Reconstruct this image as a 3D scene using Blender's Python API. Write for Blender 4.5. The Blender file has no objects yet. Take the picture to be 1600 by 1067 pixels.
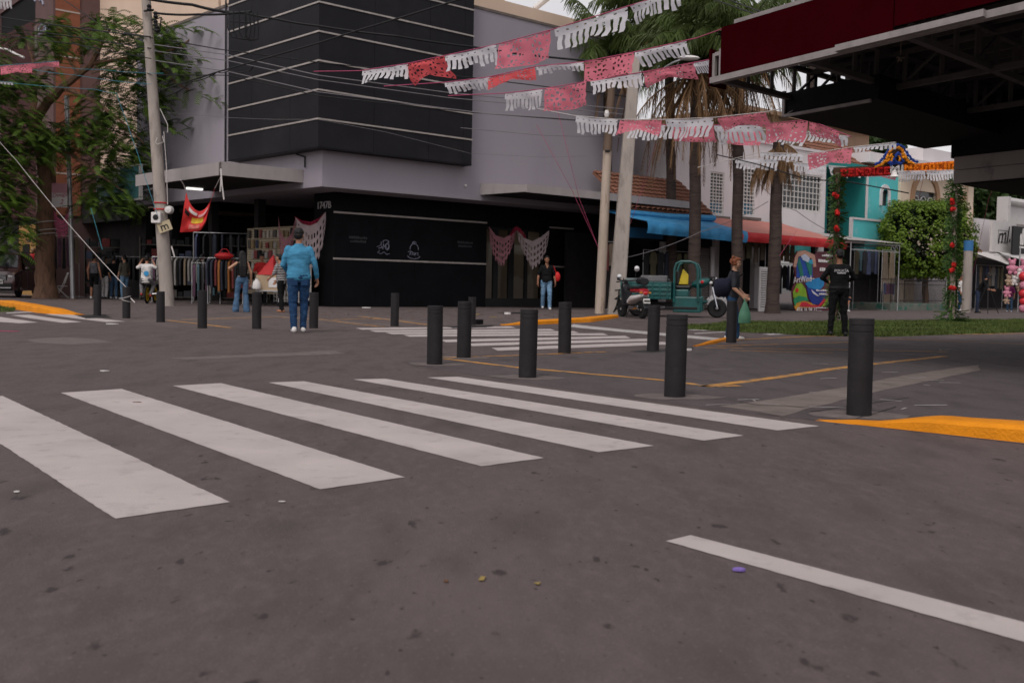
import bpy, bmesh, math, random
from math import sin, cos, tan, pi, radians, sqrt, atan2
from mathutils import Vector, Matrix, noise
S = bpy.context.scene
C = S.collection
random.seed(7)

# ------------------------------------------------------------------ camera
FPX, PITCH, ROLL, CAMH = 1676.14, -0.0508967, 0.0180619, 0.8725     # pixels of the 1600 wide photograph, radians, metres
fw = Vector((0, cos(PITCH), sin(PITCH))); up0 = Vector((0, -sin(PITCH), cos(PITCH))); rt0 = Vector((1, 0, 0))
RT = rt0*cos(ROLL) + up0*sin(ROLL); UP = up0*cos(ROLL) - rt0*sin(ROLL)
cam = bpy.data.cameras.new('camera'); camo = bpy.data.objects.new('camera', cam); C.objects.link(camo)
camo.matrix_world = Matrix(((RT.x, UP.x, -fw.x, 0), (RT.y, UP.y, -fw.y, 0), (RT.z, UP.z, -fw.z, CAMH), (0, 0, 0, 1)))
cam.sensor_width = 36; cam.lens = FPX/1600*36; cam.clip_start = 0.05; cam.clip_end = 3000
cam.dof.use_dof = True; cam.dof.focus_distance = 10.0; cam.dof.aperture_fstop = 4.5
S.camera = camo

# ------------------------------------------------------------------ sky and light (overcast day)
SUN_EL, SUN_AZ = 55, 200       # degrees; azimuth measured from +Y clockwise
w = bpy.data.worlds.new("World"); S.world = w; w.use_nodes = True
nt = w.node_tree; nt.nodes.clear()
sky = nt.nodes.new('ShaderNodeTexSky'); sky.sky_type = 'NISHITA'; sky.sun_disc = False
sky.sun_elevation = radians(SUN_EL); sky.sun_rotation = radians(SUN_AZ); sky.air_density = 1.0; sky.dust_density = 3.0
hsv = nt.nodes.new('ShaderNodeHueSaturation'); hsv.inputs['Saturation'].default_value = 0.15
tc = nt.nodes.new('ShaderNodeTexCoord'); nz = nt.nodes.new('ShaderNodeTexNoise'); nz.inputs['Scale'].default_value = 2.2; nz.inputs['Detail'].default_value = 7
mp = nt.nodes.new('ShaderNodeMapping'); mp.inputs['Scale'].default_value = (1, 1, 2.5)
rmp = nt.nodes.new('ShaderNodeValToRGB'); rmp.color_ramp.elements[0].position = .35; rmp.color_ramp.elements[0].color = (1.45, 1.46, 1.5, 1); rmp.color_ramp.elements[1].position = .65; rmp.color_ramp.elements[1].color = (2.1, 2.08, 2.06, 1)
mul = nt.nodes.new('ShaderNodeMixRGB'); mul.blend_type = 'MULTIPLY'; mul.inputs[0].default_value = 1
tint = nt.nodes.new('ShaderNodeMixRGB'); tint.blend_type = 'MULTIPLY'; tint.inputs[0].default_value = 1; tint.inputs[2].default_value = (1.0, .95, .945, 1)
bg = nt.nodes.new('ShaderNodeBackground'); bg.inputs['Strength'].default_value = 0.115; out = nt.nodes.new('ShaderNodeOutputWorld')
L = nt.links.new
L(sky.outputs[0], hsv.inputs['Color']); L(hsv.outputs[0], mul.inputs[1]); L(tc.outputs['Generated'], mp.inputs[0]); L(mp.outputs[0], nz.inputs['Vector'])
L(nz.outputs['Fac'], rmp.inputs[0]); L(rmp.outputs[0], mul.inputs[2]); L(mul.outputs[0], tint.inputs[1]); L(tint.outputs[0], bg.inputs[0]); L(bg.outputs[0], out.inputs[0])
sd = bpy.data.lights.new('sun', 'SUN'); sd.energy = 0.9; sd.angle = radians(14); sd.color = (1, .95, .88)
so = bpy.data.objects.new('sun', sd); C.objects.link(so)
sdir = Vector((sin(radians(SUN_AZ))*cos(radians(SUN_EL)), cos(radians(SUN_AZ))*cos(radians(SUN_EL)), sin(radians(SUN_EL))))
so.rotation_euler = (-sdir).to_track_quat('-Z', 'Y').to_euler(); so.location = (0, -5, 30)
S.view_settings.view_transform = 'Standard'; S.view_settings.look = 'None'; S.view_settings.gamma = 1.0; S.view_settings.exposure = -0.27
try: S.cycles.max_bounces = 6; S.cycles.use_denoising = True
except Exception: pass

# ------------------------------------------------------------------ photograph geometry: pixel -> ray -> place
def ray(px, py): return (RT*((px-800)/FPX) - UP*((py-533.5)/FPX) + fw)
def zg(y):
    t = min(1, max(0, (y-23)/10)); return .12*t*t*(3-2*t)
def G(px, py, dz=0.0):
    d = ray(px, py); z = .06
    for _ in range(25):
        t = (z-CAMH)/d.z; z = .5*z + .5*zg(d.y*t)
    p = d*t; return Vector((p.x, p.y, zg(p.y)+dz))
def AT(px, py, Y):
    d = ray(px, py); t = Y/d.y; return Vector((d.x*t, Y, CAMH+d.z*t))
class Frame:                       # a vertical facade frame: x along the face, y into the building, z up
    def __init__(s, o, yaw):
        s.o = Vector((o[0], o[1], 0)); s.yaw = yaw; s.X = Vector((cos(yaw), sin(yaw), 0)); s.Y = Vector((-sin(yaw), cos(yaw), 0))
    def py(s, px, py, y=0):        # pixel on the plane y = const -> (x, z)
        d = ray(px, py); o = Vector((0, 0, CAMH)); t = (s.o + s.Y*y - o).dot(s.Y)/d.dot(s.Y); p = o + d*t - s.o
        return p.dot(s.X), p.z
    def px(s, px, py, x=0):
        d = ray(px, py); o = Vector((0, 0, CAMH)); t = (s.o + s.X*x - o).dot(s.X)/d.dot(s.X); p = o + d*t - s.o
        return p.dot(s.Y), p.z
    def loc(s, p):
        p = Vector(p) - s.o; return Vector((p.dot(s.X), p.dot(s.Y), p.z))

# ------------------------------------------------------------------ materials
def srgb(r, g, b):
    f = lambda c: ((c/255+.055)/1.055)**2.4 if c/255 > .04045 else c/255/12.92
    return (f(r), f(g), f(b))
def M(name, col, rough=.75, var=.12, scale=3.0, bump=0.0, bscale=30.0, metal=0.0, spec=.25, stretch=None, trans=0.0, col2=None, c2pos=(.55, .75), c2scale=None, coat=0.0, emit=None, detail=6):
    m = bpy.data.materials.new(name); m.use_nodes = True; t = m.node_tree; b = t.nodes['Principled BSDF']
    b.inputs['Roughness'].default_value = rough; b.inputs['Metallic'].default_value = metal; b.inputs['Specular IOR Level'].default_value = spec
    if coat: b.inputs['Coat Weight'].default_value = coat
    tcn = t.nodes.new('ShaderNodeTexCoord'); mpn = t.nodes.new('ShaderNodeMapping')
    if stretch: mpn.inputs['Scale'].default_value = stretch
    t.links.new(tcn.outputs['Object'], mpn.inputs[0])
    n1 = t.nodes.new('ShaderNodeTexNoise'); n1.inputs['Scale'].default_value = scale; n1.inputs['Detail'].default_value = detail; n1.inputs['Roughness'].default_value = .6
    t.links.new(mpn.outputs[0], n1.inputs['Vector'])
    r = t.nodes.new('ShaderNodeValToRGB'); e = r.color_ramp.elements
    e[0].position = .3; e[0].color = (*[max(0, c*(1-var)) for c in col], 1); e[1].position = .7; e[1].color = (*[min(1, c*(1+var)) for c in col], 1)
    t.links.new(n1.outputs['Fac'], r.inputs[0]); outc = r.outputs[0]
    if col2:
        n2 = t.nodes.new('ShaderNodeTexNoise'); n2.inputs['Scale'].default_value = c2scale or scale*1.7; n2.inputs['Detail'].default_value = 8; n2.inputs['Roughness'].default_value = .65
        t.links.new(mpn.outputs[0], n2.inputs['Vector'])
        r2 = t.nodes.new('ShaderNodeValToRGB'); r2.color_ramp.elements[0].position = c2pos[0]; r2.color_ramp.elements[1].position = c2pos[1]
        t.links.new(n2.outputs['Fac'], r2.inputs[0]); mx = t.nodes.new('ShaderNodeMixRGB'); mx.inputs[2].default_value = (*col2, 1)
        t.links.new(r2.outputs[0], mx.inputs[0]); t.links.new(outc, mx.inputs[1]); outc = mx.outputs[0]
    t.links.new(outc, b.inputs['Base Color'])
    if bump:
        n3 = t.nodes.new('ShaderNodeTexNoise'); n3.inputs['Scale'].default_value = bscale; n3.inputs['Detail'].default_value = 4
        t.links.new(mpn.outputs[0], n3.inputs['Vector'])
        bn = t.nodes.new('ShaderNodeBump'); bn.inputs['Strength'].default_value = bump; bn.inputs['Distance'].default_value = .02
        t.links.new(n3.outputs['Fac'], bn.inputs['Height']); t.links.new(bn.outputs[0], b.inputs['Normal'])
    if trans:
        tr = t.nodes.new('ShaderNodeBsdfTranslucent'); mixs = t.nodes.new('ShaderNodeMixShader'); mixs.inputs[0].default_value = trans
        t.links.new(outc, tr.inputs[0]); t.links.new(b.outputs[0], mixs.inputs[1]); t.links.new(tr.outputs[0], mixs.inputs[2])
        t.links.new(mixs.outputs[0], t.nodes['Material Output'].inputs[0])
    if emit: b.inputs['Emission Color'].default_value = (*emit[0], 1); b.inputs['Emission Strength'].default_value = emit[1]
    return m
def asphalt(name, base, spots=True, gravel=.25):
    m = M(name, base, rough=.88, var=.13, scale=.55, bump=.35, bscale=150, spec=.25, detail=9); t = m.node_tree; b = t.nodes['Principled BSDF']
    src = b.inputs['Base Color'].links[0].from_socket; mpn = [n for n in t.nodes if n.type == 'MAPPING'][0]
    def mult(fac_socket, colr, prev):
        mx = t.nodes.new('ShaderNodeMixRGB'); mx.inputs[2].default_value = (*colr, 1); t.links.new(fac_socket, mx.inputs[0]); t.links.new(prev, mx.inputs[1]); return mx.outputs[0]
    def noise_fac(scale, p0, p1, stretch=None, detail=5):
        n = t.nodes.new('ShaderNodeTexNoise'); n.inputs['Scale'].default_value = scale; n.inputs['Detail'].default_value = detail
        if stretch:
            mm = t.nodes.new('ShaderNodeMapping'); mm.inputs['Scale'].default_value = stretch; mm.inputs['Rotation'].default_value = (0, 0, radians(54)); t.links.new(mpn.outputs[0], mm.inputs[0]); t.links.new(mm.outputs[0], n.inputs['Vector'])
        else: t.links.new(mpn.outputs[0], n.inputs['Vector'])
        r = t.nodes.new('ShaderNodeValToRGB'); r.color_ramp.elements[0].position = p0; r.color_ramp.elements[1].position = p1; t.links.new(n.outputs['Fac'], r.inputs[0]); return r.outputs[0]
    src = mult(noise_fac(120, .55, .75, detail=3), [c*(1+gravel*2.6) for c in base], src)         # pale grit
    src = mult(noise_fac(95, .55, .75, detail=3), [c*(1-gravel) for c in base], src)
    src = mult(noise_fac(1.1, .50, .78, (1, .25, 1), 7), [c*1.22 for c in base], src)             # worn wheel paths
    src = mult(noise_fac(20, .46, .72, (1, .5, 1), 6), [c*1.26 for c in base], src)
    src = mult(noise_fac(4, .48, .74, (1, .35, 1), 9), [c*.74 for c in base], src)
    src = mult(noise_fac(70, .60, .72, None, 3), [c*1.5 for c in base], src)
    if spots:
        src = mult(noise_fac(11, .65, .71, (1, .5, 1), 4), [c*.45 for c in base], src)           # oil and gum spots
        src = mult(noise_fac(30, .675, .72, (1, .6, 1), 3), [c*.42 for c in base], src)
    t.links.new(src, b.inputs['Base Color']); return m
def glassy(name, col, rough=.05): return M(name, col, rough=rough, var=.05, spec=.8)

# ------------------------------------------------------------------ mesh building
class MB:
    def __init__(s): s.v = []; s.f = []; s.m = []; s.mi = 0
    def add(s, vs, fs):
        o = len(s.v); s.v += [Vector(p) for p in vs]; s.f += [tuple(i+o for i in f) for f in fs]; s.m += [s.mi]*len(fs); return s
    def poly(s, pts): return s.add(pts, [tuple(range(len(pts)))])
    def box(s, x0, x1, y0, y1, z0, z1):
        return s.add([(x0,y0,z0),(x1,y0,z0),(x1,y1,z0),(x0,y1,z0),(x0,y0,z1),(x1,y0,z1),(x1,y1,z1),(x0,y1,z1)], [(0,3,2,1),(4,5,6,7),(0,1,5,4),(1,2,6,5),(2,3,7,6),(3,0,4,7)])
    def bar(s, a, b, w, h=None, upv=(0,0,1)):          # rectangular bar between two points
        a = Vector(a); b = Vector(b); h = h or w; d = (b-a).normalized(); u = Vector(upv)
        if abs(d.dot(u)) > .95: u = Vector((1,0,0))
        x = d.cross(u).normalized(); u = x.cross(d); x *= w/2; u *= h/2
        return s.add([a-x-u,a+x-u,a+x+u,a-x+u,b-x-u,b+x-u,b+x+u,b-x+u], [(0,3,2,1)[::-1],(4,5,6,7)[::-1],(0,1,5,4)[::-1],(1,2,6,5)[::-1],(2,3,7,6)[::-1],(3,0,4,7)[::-1]])
    def prism(s, pts, vec):                            # extruded polygon
        n = len(pts); vec = Vector(vec); pts = [Vector(p) for p in pts]
        return s.add(pts+[p+vec for p in pts], [tuple(range(n))[::-1], tuple(range(n, 2*n))]+[(i,(i+1)%n,n+(i+1)%n,n+i) for i in range(n)])
    def tube(s, pts, r, n=8, caps=True, flat=1.0):
        pts = [Vector(p) for p in pts]; k = len(pts); rs = r if isinstance(r, (list, tuple)) else [r]*k
        vs = []; prev = None
        for i, p in enumerate(pts):
            d = (pts[min(i+1, k-1)]-pts[max(i-1, 0)]); d = d.normalized() if d.length > 1e-9 else Vector((0,0,1))
            if prev is None:
                a = Vector((0,0,1)) if abs(d.z) < .9 else Vector((1,0,0)); x = d.cross(a).normalized()
            else:
                x = prev-d*prev.dot(d); x = x.normalized() if x.length > 1e-6 else d.orthogonal().normalized()
            prev = x; y = d.cross(x)
            vs += [p+(x*cos(2*pi*j/n)+y*sin(2*pi*j/n)*flat)*rs[i] for j in range(n)]
        fs = [(i*n+j, i*n+(j+1)%n, (i+1)*n+(j+1)%n, (i+1)*n+j) for i in range(k-1) for j in range(n)]
        if caps: fs += [tuple(range(n))[::-1], tuple(range((k-1)*n, k*n))]
        return s.add(vs, fs)
    def lathe(s, prof, n=16, c=(0,0,0), axis='z'):
        vs = []; k = len(prof)
        for r, z in prof:
            for j in range(n):
                a = 2*pi*j/n; p = (r*cos(a), r*sin(a), z)
                if axis == 'y': p = (r*cos(a), z, r*sin(a))
                if axis == 'x': p = (z, r*cos(a), r*sin(a))
                vs.append(Vector(p)+Vector(c))
        fs = [(i*n+j, i*n+(j+1)%n, (i+1)*n+(j+1)%n, (i+1)*n+j) for i in range(k-1) for j in range(n)]
        if prof[0][0] > 1e-5: fs.append(tuple(range(n))[::-1])
        if prof[-1][0] > 1e-5: fs.append(tuple(range((k-1)*n, k*n)))
        return s.add(vs, fs)
    def ball(s, c, r, n=10, sc=(1,1,1)):
        k = max(4, n//2); pr = [(max(1e-6, sin(pi*i/k)), -cos(pi*i/k)) for i in range(k+1)]; vs = []
        for rr, z in pr: vs += [Vector(c)+Vector((rr*cos(2*pi*j/n)*sc[0], rr*sin(2*pi*j/n)*sc[1], z*sc[2]))*r for j in range(n)]
        return s.add(vs, [(i*n+j, i*n+(j+1)%n, (i+1)*n+(j+1)%n, (i+1)*n+j) for i in range(k) for j in range(n)])
    def loft(s, rings, caps=True):                     # rings of equal vertex count
        n = len(rings[0]); vs = [p for r in rings for p in r]; k = len(rings)
        fs = [(i*n+j, i*n+(j+1)%n, (i+1)*n+(j+1)%n, (i+1)*n+j) for i in range(k-1) for j in range(n)]
        if caps: fs += [tuple(range(n))[::-1], tuple(range((k-1)*n, k*n))]
        return s.add(vs, fs)
    def cap(s, a, ra, b, rb, n=10):                    # tapered capsule
        s.tube([a, b], [ra, rb], n); s.ball(a, ra, n); s.ball(b, rb, n); return s
    def build(s, name, mats, parent=None, smooth=False, bevel=0, origin=None, rotz=0, seg=2, angle=35):
        me = bpy.data.meshes.new(name); vs = s.v
        if origin is not None:
            o = Vector(origin); rm = Matrix.Rotation(-rotz, 3, 'Z'); vs = [rm @ (p-o) for p in vs]
        me.from_pydata([tuple(p) for p in vs], [], s.f)
        mats = mats if isinstance(mats, (list, tuple)) else [mats]
        for mt in mats: me.materials.append(mt)
        for p, mi in zip(me.polygons, s.m): p.material_index = min(mi, len(mats)-1); p.use_smooth = bool(smooth)
        me.update(); ob = bpy.data.objects.new(name, me); C.objects.link(ob)
        if parent: ob.parent = parent
        if origin is not None: ob.location = origin; ob.rotation_euler = (0, 0, rotz)
        if smooth and smooth != 'full':
            try: me.shade_smooth_by_angle if False else None
            except Exception: pass
            bmm = bmesh.new(); bmm.from_mesh(me)
            for e in bmm.edges:
                if len(e.link_faces) == 2 and e.calc_face_angle(0) > radians(angle): e.smooth = False
            bmm.to_mesh(me); bmm.free()
        if bevel:
            md = ob.modifiers.new('bevel', 'BEVEL'); md.width = bevel; md.segments = seg; md.limit_method = 'ANGLE'; md.angle_limit = radians(40)
        return ob
def tag(o, label=None, cat=None, group=None, kind=None):
    if label: o['label'] = label
    if cat: o['category'] = cat
    if group: o['group'] = group
    if kind: o['kind'] = kind
    return o
def thing(name, label, cat, loc=(0,0,0), rotz=0, group=None):
    o = bpy.data.objects.new(name, None); C.objects.link(o); o.location = loc; o.rotation_euler = (0, 0, rotz); o.empty_display_size = .2
    return tag(o, label, cat, group)
def copy_tree(o, parent=None):
    kids = [k for k in C.objects if k.parent == o]
    c = o.copy(); C.objects.link(c); c.parent = parent
    for k in kids: copy_tree(k, c)
    return c
def struct(mb, name, mats, **k): return tag(mb.build(name, mats, **k), kind='structure')
_txt = {}
def text_mb(mb, string, size, o, X, Z, depth=.01, shear=0.0, align='CENTER', space=1.0, xs=1.0):   # lettering as real extruded glyphs in the plane X, Z at o
    cu = bpy.data.curves.new('t', 'FONT'); cu.body = string; cu.size = size; cu.extrude = depth/2; cu.align_x = align; cu.align_y = 'CENTER'; cu.shear = shear; cu.space_character = space; cu.resolution_u = 2
    ob = bpy.data.objects.new('t', cu); C.objects.link(ob); dg = bpy.context.evaluated_depsgraph_get(); me = ob.evaluated_get(dg).to_mesh()
    X = Vector(X).normalized(); Z = Vector(Z).normalized(); N = X.cross(Z)
    mb.add([Vector(o)+X*v.co.x*xs+Z*v.co.y+N*v.co.z for v in me.vertices], [tuple(p.vertices) for p in me.polygons])
    ob.to_mesh_clear(); bpy.data.objects.remove(ob); bpy.data.curves.remove(cu); return mb
def remesh(mb, name, mats, voxel, parent=None, smooth_it=2, disp=0.0, dscale=8.0, dstretch=(1,1,1), colour=None):   # fuse overlapping closed shapes into ONE continuous skin
    ob = mb.build(name, mats, None); md = ob.modifiers.new('r', 'REMESH'); md.mode = 'VOXEL'; md.voxel_size = voxel
    dg = bpy.context.evaluated_depsgraph_get(); me = bpy.data.meshes.new_from_object(ob.evaluated_get(dg)); ob.modifiers.clear(); old = ob.data
    bmm = bmesh.new(); bmm.from_mesh(me)
    for _ in range(smooth_it): bmesh.ops.smooth_vert(bmm, verts=bmm.verts, factor=.5, use_axis_x=True, use_axis_y=True, use_axis_z=True)
    if disp:
        bmm.normal_update(); seed = Vector((random.random()*9, random.random()*9, 0))
        for v in bmm.verts:
            q = Vector((v.co.x*dstretch[0], v.co.y*dstretch[1], v.co.z*dstretch[2]))*dscale+seed
            v.co += v.normal*disp*(noise.noise(q)+.5*noise.noise(q*2.1))
    for f in bmm.faces:
        f.smooth = True; f.material_index = colour(f.calc_center_median()) if colour else 0
    bmm.to_mesh(me); bmm.free(); me.materials.clear()
    for mt in (mats if isinstance(mats, (list, tuple)) else [mats]): me.materials.append(mt)
    ob.data = me; bpy.data.meshes.remove(old); me.name = name
    if parent: ob.parent = parent
    return ob
def rnd(a, b): return random.uniform(a, b)
# ------------------------------------------------------------------ materials of the place
m_road = asphalt('road asphalt', (.086, .067, .066)); m_plaza = asphalt('plaza asphalt', (.072, .059, .060), spots=False, gravel=.5); m_pave = asphalt('pavement', (.094, .075, .072), spots=True)
m_conc = M('concrete', (.155, .128, .115), .9, .18, 2, .5, 40, col2=(.10, .085, .078), c2pos=(.5, .7)); m_patch = M('cement patch', (.145, .120, .110), .92, .2, 5, .5, 50, col2=(.115, .097, .095), c2pos=(.38, .58))
m_paint = M('white road paint', (.41, .365, .352), .75, .12, 1.6, .3, 160, col2=(.26, .225, .215), c2pos=(.55, .80), c2scale=6, detail=10)
m_paint2 = M('worn white road paint', (.40, .38, .37), .75, .12, 3, .2, 100, col2=(.16, .145, .14), c2pos=(.5, .68), c2scale=7)
m_yel = M('yellow kerb paint', (.62, .215, .003), .7, .14, 4, .4, 60, col2=(.28, .12, .01), c2pos=(.62, .8), c2scale=9)
m_orl = M('worn orange line paint', (.44, .215, .05), .8, .15, 4, col2=(.11, .1, .09), c2pos=(.47, .62), c2scale=6)
m_bol = M('charcoal bollard paint', (.018, .0165, .018), .6, .2, 5, .12, 60, spec=.2, col2=(.028, .025, .026), c2pos=(.55, .75))
m_dark = M('dark void', (.006, .006, .007), .9, .1); m_black = M('black metal', (.012, .012, .013), .45, .1); m_rubber = M('tyre rubber', (.012, .012, .012), .8, .2)
m_steel = M('galvanised steel', (.42, .42, .43), .45, .12, 6, metal=.6); m_white = M('white enamel', (.62, .6, .58), .5, .08, 4); m_grass = M('grass blades', (.075, .105, .025), .7, .35, 1.2, trans=.25)
m_dirt = M('grass soil', (.07, .085, .03), .95, .4, 2.5, .8, 20, col2=(.13, .11, .07), c2pos=(.6, .7)); m_tar = M('crack', (.012, .011, .011), .9)

# ------------------------------------------------------------------ the ground
def ysteps():
    ys = [-40, -10, 0]; y = 0
    while y < 22: y += 2; ys.append(y)
    while y < 34: y += .5; ys.append(y)
    return ys + [36, 40, 50, 70, 120, 300, 1200]
g = MB(); ys = ysteps(); xs = [-900, -60, -20, 0, 20, 60, 900]
g.add([(x, y, zg(y)) for y in ys for x in xs], [(j*len(xs)+i, j*len(xs)+i+1, (j+1)*len(xs)+i+1, (j+1)*len(xs)+i) for j in range(len(ys)-1) for i in range(len(xs)-1)])
struct(g, 'road', m_road)
def sheet(name, polys, mat, dz):                       # flat sheets lying on the ground (polygons of ground points)
    bm = bmesh.new()
    for pts in polys:
        f = bm.faces.new([bm.verts.new((p.x, p.y, 0)) for p in pts])
    bmesh.ops.triangulate(bm, faces=bm.faces[:])
    for _ in range(6):
        ee = [e for e in bm.edges if e.calc_length() > 1.2 and any(21 < v.co.y < 36 for v in e.verts)]
        if not ee: break
        bmesh.ops.subdivide_edges(bm, edges=ee, cuts=1, use_grid_fill=False); bmesh.ops.triangulate(bm, faces=bm.faces[:])
    for v in bm.verts: v.co.z = zg(v.co.y)+dz
    bmesh.ops.recalc_face_normals(bm, faces=bm.faces[:])
    for f in bm.faces:
        if f.normal.z < 0: f.normal_flip()
    me = bpy.data.meshes.new(name); bm.to_mesh(me); bm.free(); me.materials.append(mat); ob = bpy.data.objects.new(name, me); C.objects.link(ob); return tag(ob, kind='structure')
gp = lambda *pts: [G(*p) for p in pts]
def ragged(pts, amp, step=.25, closed=True):
    o = []; n = len(pts)
    for i in range(n if closed else n-1):
        a, b = pts[i], pts[(i+1) % n]; k = max(1, int((b-a).length/step))
        for j in range(k):
            p = a.lerp(b, j/k); o.append(p+Vector((rnd(-amp, amp), rnd(-amp, amp), 0)))
    if not closed: o.append(pts[-1])
    return o
def band(pts, wd, amp=.0):                              # painted line of width wd along ground points
    pts = ragged(pts, amp, .6, False); l = []; r = []
    for i, p in enumerate(pts):
        d = (pts[min(i+1, len(pts)-1)]-pts[max(0, i-1)]); d.z = 0; d.normalize(); nn = Vector((-d.y, d.x, 0))*wd/2; k = 1+rnd(-amp, amp)*6
        l.append(p+nn*k); r.append(p-nn*k)
    return [[l[i], l[i+1], r[i+1], r[i]] for i in range(len(pts)-1)]
pl = gp((628,565),(679,577),(824,599),(1054,631),(1180,647),(1280,657))+gp((1600,694),(1900,725))+[Vector((14,6,0)), Vector((22,16,0))]+gp((1700,532),(1330,531),(1085,545),(900,555),(690,557))
sheet('plaza_pavement', [pl], m_plaza, .002)
pv = gp((-80,487),(128,492),(200,505),(300,516),(560,516),(640,511),(790,508),(900,507),(966,497),(1010,502),(1150,500),(1700,502))+[Vector((60,80,0)), Vector((-60,80,0))]
sheet('pavement', [pv], m_pave, .002)
sheet('gutter_strip', [ragged(gp((1124,635),(1210,624),(1322,605),(1416,586),(1530,570),(1530,579),(1364,614),(1259,640),(1225,651),(1180,643)), .012)], m_conc, .004)
sheet('road_patch', [ragged(gp((40,531),(95,527),(150,530),(180,535),(110,539),(60,536)), .03), ragged(gp((255,560),(520,548),(545,553),(300,562)), .05)], m_patch, .0025)
sheet('pavement_seam', band(gp((205,502),(420,493),(620,509)), .22, .01)+band(gp((560,494),(650,503)), .25, .01), m_conc, .004)
wet = M('damp asphalt', (.022, .02, .02), .55, .3, 3); sheet('damp_stain', [ragged(gp((985,549),(1035,546),(1085,542),(1080,546),(1040,550),(1000,551)), .04), ragged(gp((690,510),(770,508),(765,512),(705,513)), .08), ragged(gp((120,493),(165,491),(175,497),(135,498)), .05), ragged(gp((780,489),(840,487),(838,489.5),(790,491)), .1)], wet, .0035)
cr = [(1154,629),(1190,634),(1230,635),(1259,638)]; sheet('crack', band(ragged(gp(*cr), .012, .12, False), .018)+band(ragged(gp((1265,644),(1320,636),(1420,622)), .012, .15, False), .012)+band(ragged(gp((1340,655),(1400,636)), .01, .12, False), .01), m_tar, .006)
# painted markings
near = [((500,765),(632,746),(190,608),(95,614)),((752,729),(850,716),(345,599),(270,603)),((935,707),(1022,697),(475,596),(420,598)),((1100,689),(1162,681),(602,592),(552,593)),((1215,673),(1280,666),(715,589),(667,590))]
polys = [gp(*q) for q in near]; d = polys[0][3]-polys[0][0]; a, b = G(180,811), G(359,785); polys.insert(0, [a, b, b+d, a+d])
sheet('crosswalk_marking', [ragged(q, .003, .05) for q in polys], m_paint, .003)
mid = [((566,514),(806,511.3),2.6),((587,517.6),(868,515.5),2.8),((612,521),(905,519),2.9),((640,524.8),(950,522.3),3.1),((697,533),(985,526.6),3.6),((738,539),(1020,531.2),4),((778,546),(1046,536.3),4.4)]
sheet('crosswalk_marking', [gp((x0,y0+t/2),(x1,y1+t/2),(x1-8,y1-t/2),(x0-10,y0-t/2)) for (x0,y0),(x1,y1),t in mid], m_paint, .003)
sheet('crosswalk_marking', [gp(*q) for q in (((-70,485),(0,495.3),(59,503.8),(32,505.2),(-20,502)),((17,492.6),(46,491.8),(128,503.2),(98,504.6)),((70,491),(98,490),(196,502.3),(166,503.4)))], m_paint, .003)
sheet('lane_line', [ragged(gp((1040,846),(1080,837),(1600,973),(1760,1015),(1760,1050),(1600,1004)), .002, .04)], m_paint, .003)
sheet('stop_line', [gp((880,510),(897,507),(1140,530),(1125,533)), gp((1085,520.8),(1150,517.2),(1150,518.4),(1085,522)), gp((1075,515.5),(1112,513),(1150,515),(1100,517)), gp((1190,522.5),(1245,519),(1262,521),(1205,523.5)), gp((10,488.6),(81,485.2),(81,486.6),(10,490.2))], m_paint2, .004)
yl = band(gp((697,561),(811,575),(1040,595),(1107,604)), .11, .006)+band(gp((1102,604.5),(1200,592),(1330,573),(1475,557)), .13, .006)
yl2 = band(gp((690,559),(800,556),(945,550)), .09, .01)+band(gp((1120,604.5),(1155,603)), .1, .01)+band(gp((260,500.5),(310,506),(360,512.5)), .12, .01)+band(gp((285,499.8),(430,495.5),(500,499),(600,511)), .11, .01)+band(gp((560,494.5),(615,500.5),(672,508)), .12, .01)+band(gp((520,500),(560,498.5),(605,499)), .12, .01)+band(gp((1145,531.5),(1262,526),(1326,524.5),(1600,521)), .12, .01)+band(gp((1100,543.5),(1322,547),(1480,550)), .1, .012)+band(gp((1367,528.5),(1600,538)), .09, .01)+band(gp((1120,541),(1330,535)), .09, .012)+band(gp((1285,578),(1312,575)), .1, .01)+band(gp((1140,548),(1300,552)), .08, .012)
sheet('yellow_line', yl, m_orl, .0055); sheet('worn_yellow_line', yl2, m_orl, .005)
scr = []
for _ in range(26):
    x = rnd(1080,1500); y = rnd(545,640); a = G(x, y); scr += band([a, a+Vector((rnd(-.35,.35), rnd(-.12,.12), 0))], rnd(.012,.03))
sheet('paint_scrape', scr, m_paint2, .0065)

# ------------------------------------------------------------------ kerbs
def kerb(name, label, path, wd, hs, side):
    pts = [G(*p) for p in path]; P = []; H = []
    for i in range(len(pts)-1):
        k = 6
        for j in range(k): P.append(pts[i].lerp(pts[i+1], j/k)); t = j/k; t = t*t*(3-2*t); H.append(hs[i]*(1-t)+hs[i+1]*t)
    P.append(pts[-1]); H.append(hs[-1]); rings = []
    for i, p in enumerate(P):
        d = P[min(i+1, len(P)-1)]-P[max(0, i-1)]; d.z = 0; d.normalize(); nn = Vector((-d.y, d.x, 0))*side; h = H[i]; jj = .008*noise.noise(p*3); wv = wd*min(1, .35+h*8)
        z0 = zg(p.y)-.02
        rings.append([p+nn*o+Vector((0, 0, z0-p.z+zz)) for o, zz in ((0, 0), (.01+jj, .02+h*.75), (.03+jj, .02+h*.95), (.06, .022+h), (wv-.05, .024+h), (wv-.02, .02+h*.9), (wv, 0))])
    mb = MB(); mb.loft(rings); return tag(mb.build(name, m_yel, smooth=True, origin=P[len(P)//2]), label, 'kerb')
kerb('kerb', 'yellow painted kerb ramp beside the nearest bollard at right', [(1272,657),(1340,664),(1460,677),(1600,692.5),(1800,712)], .34, [.0, .02, .085, .10, .10], 1)
kerb('kerb', 'yellow curved kerb in front of the wooden and concrete utility poles', [(788,508.5),(850,507),(925,503.5),(967,496.5)], .3, [.02, .10, .11, .08], 1)
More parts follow.
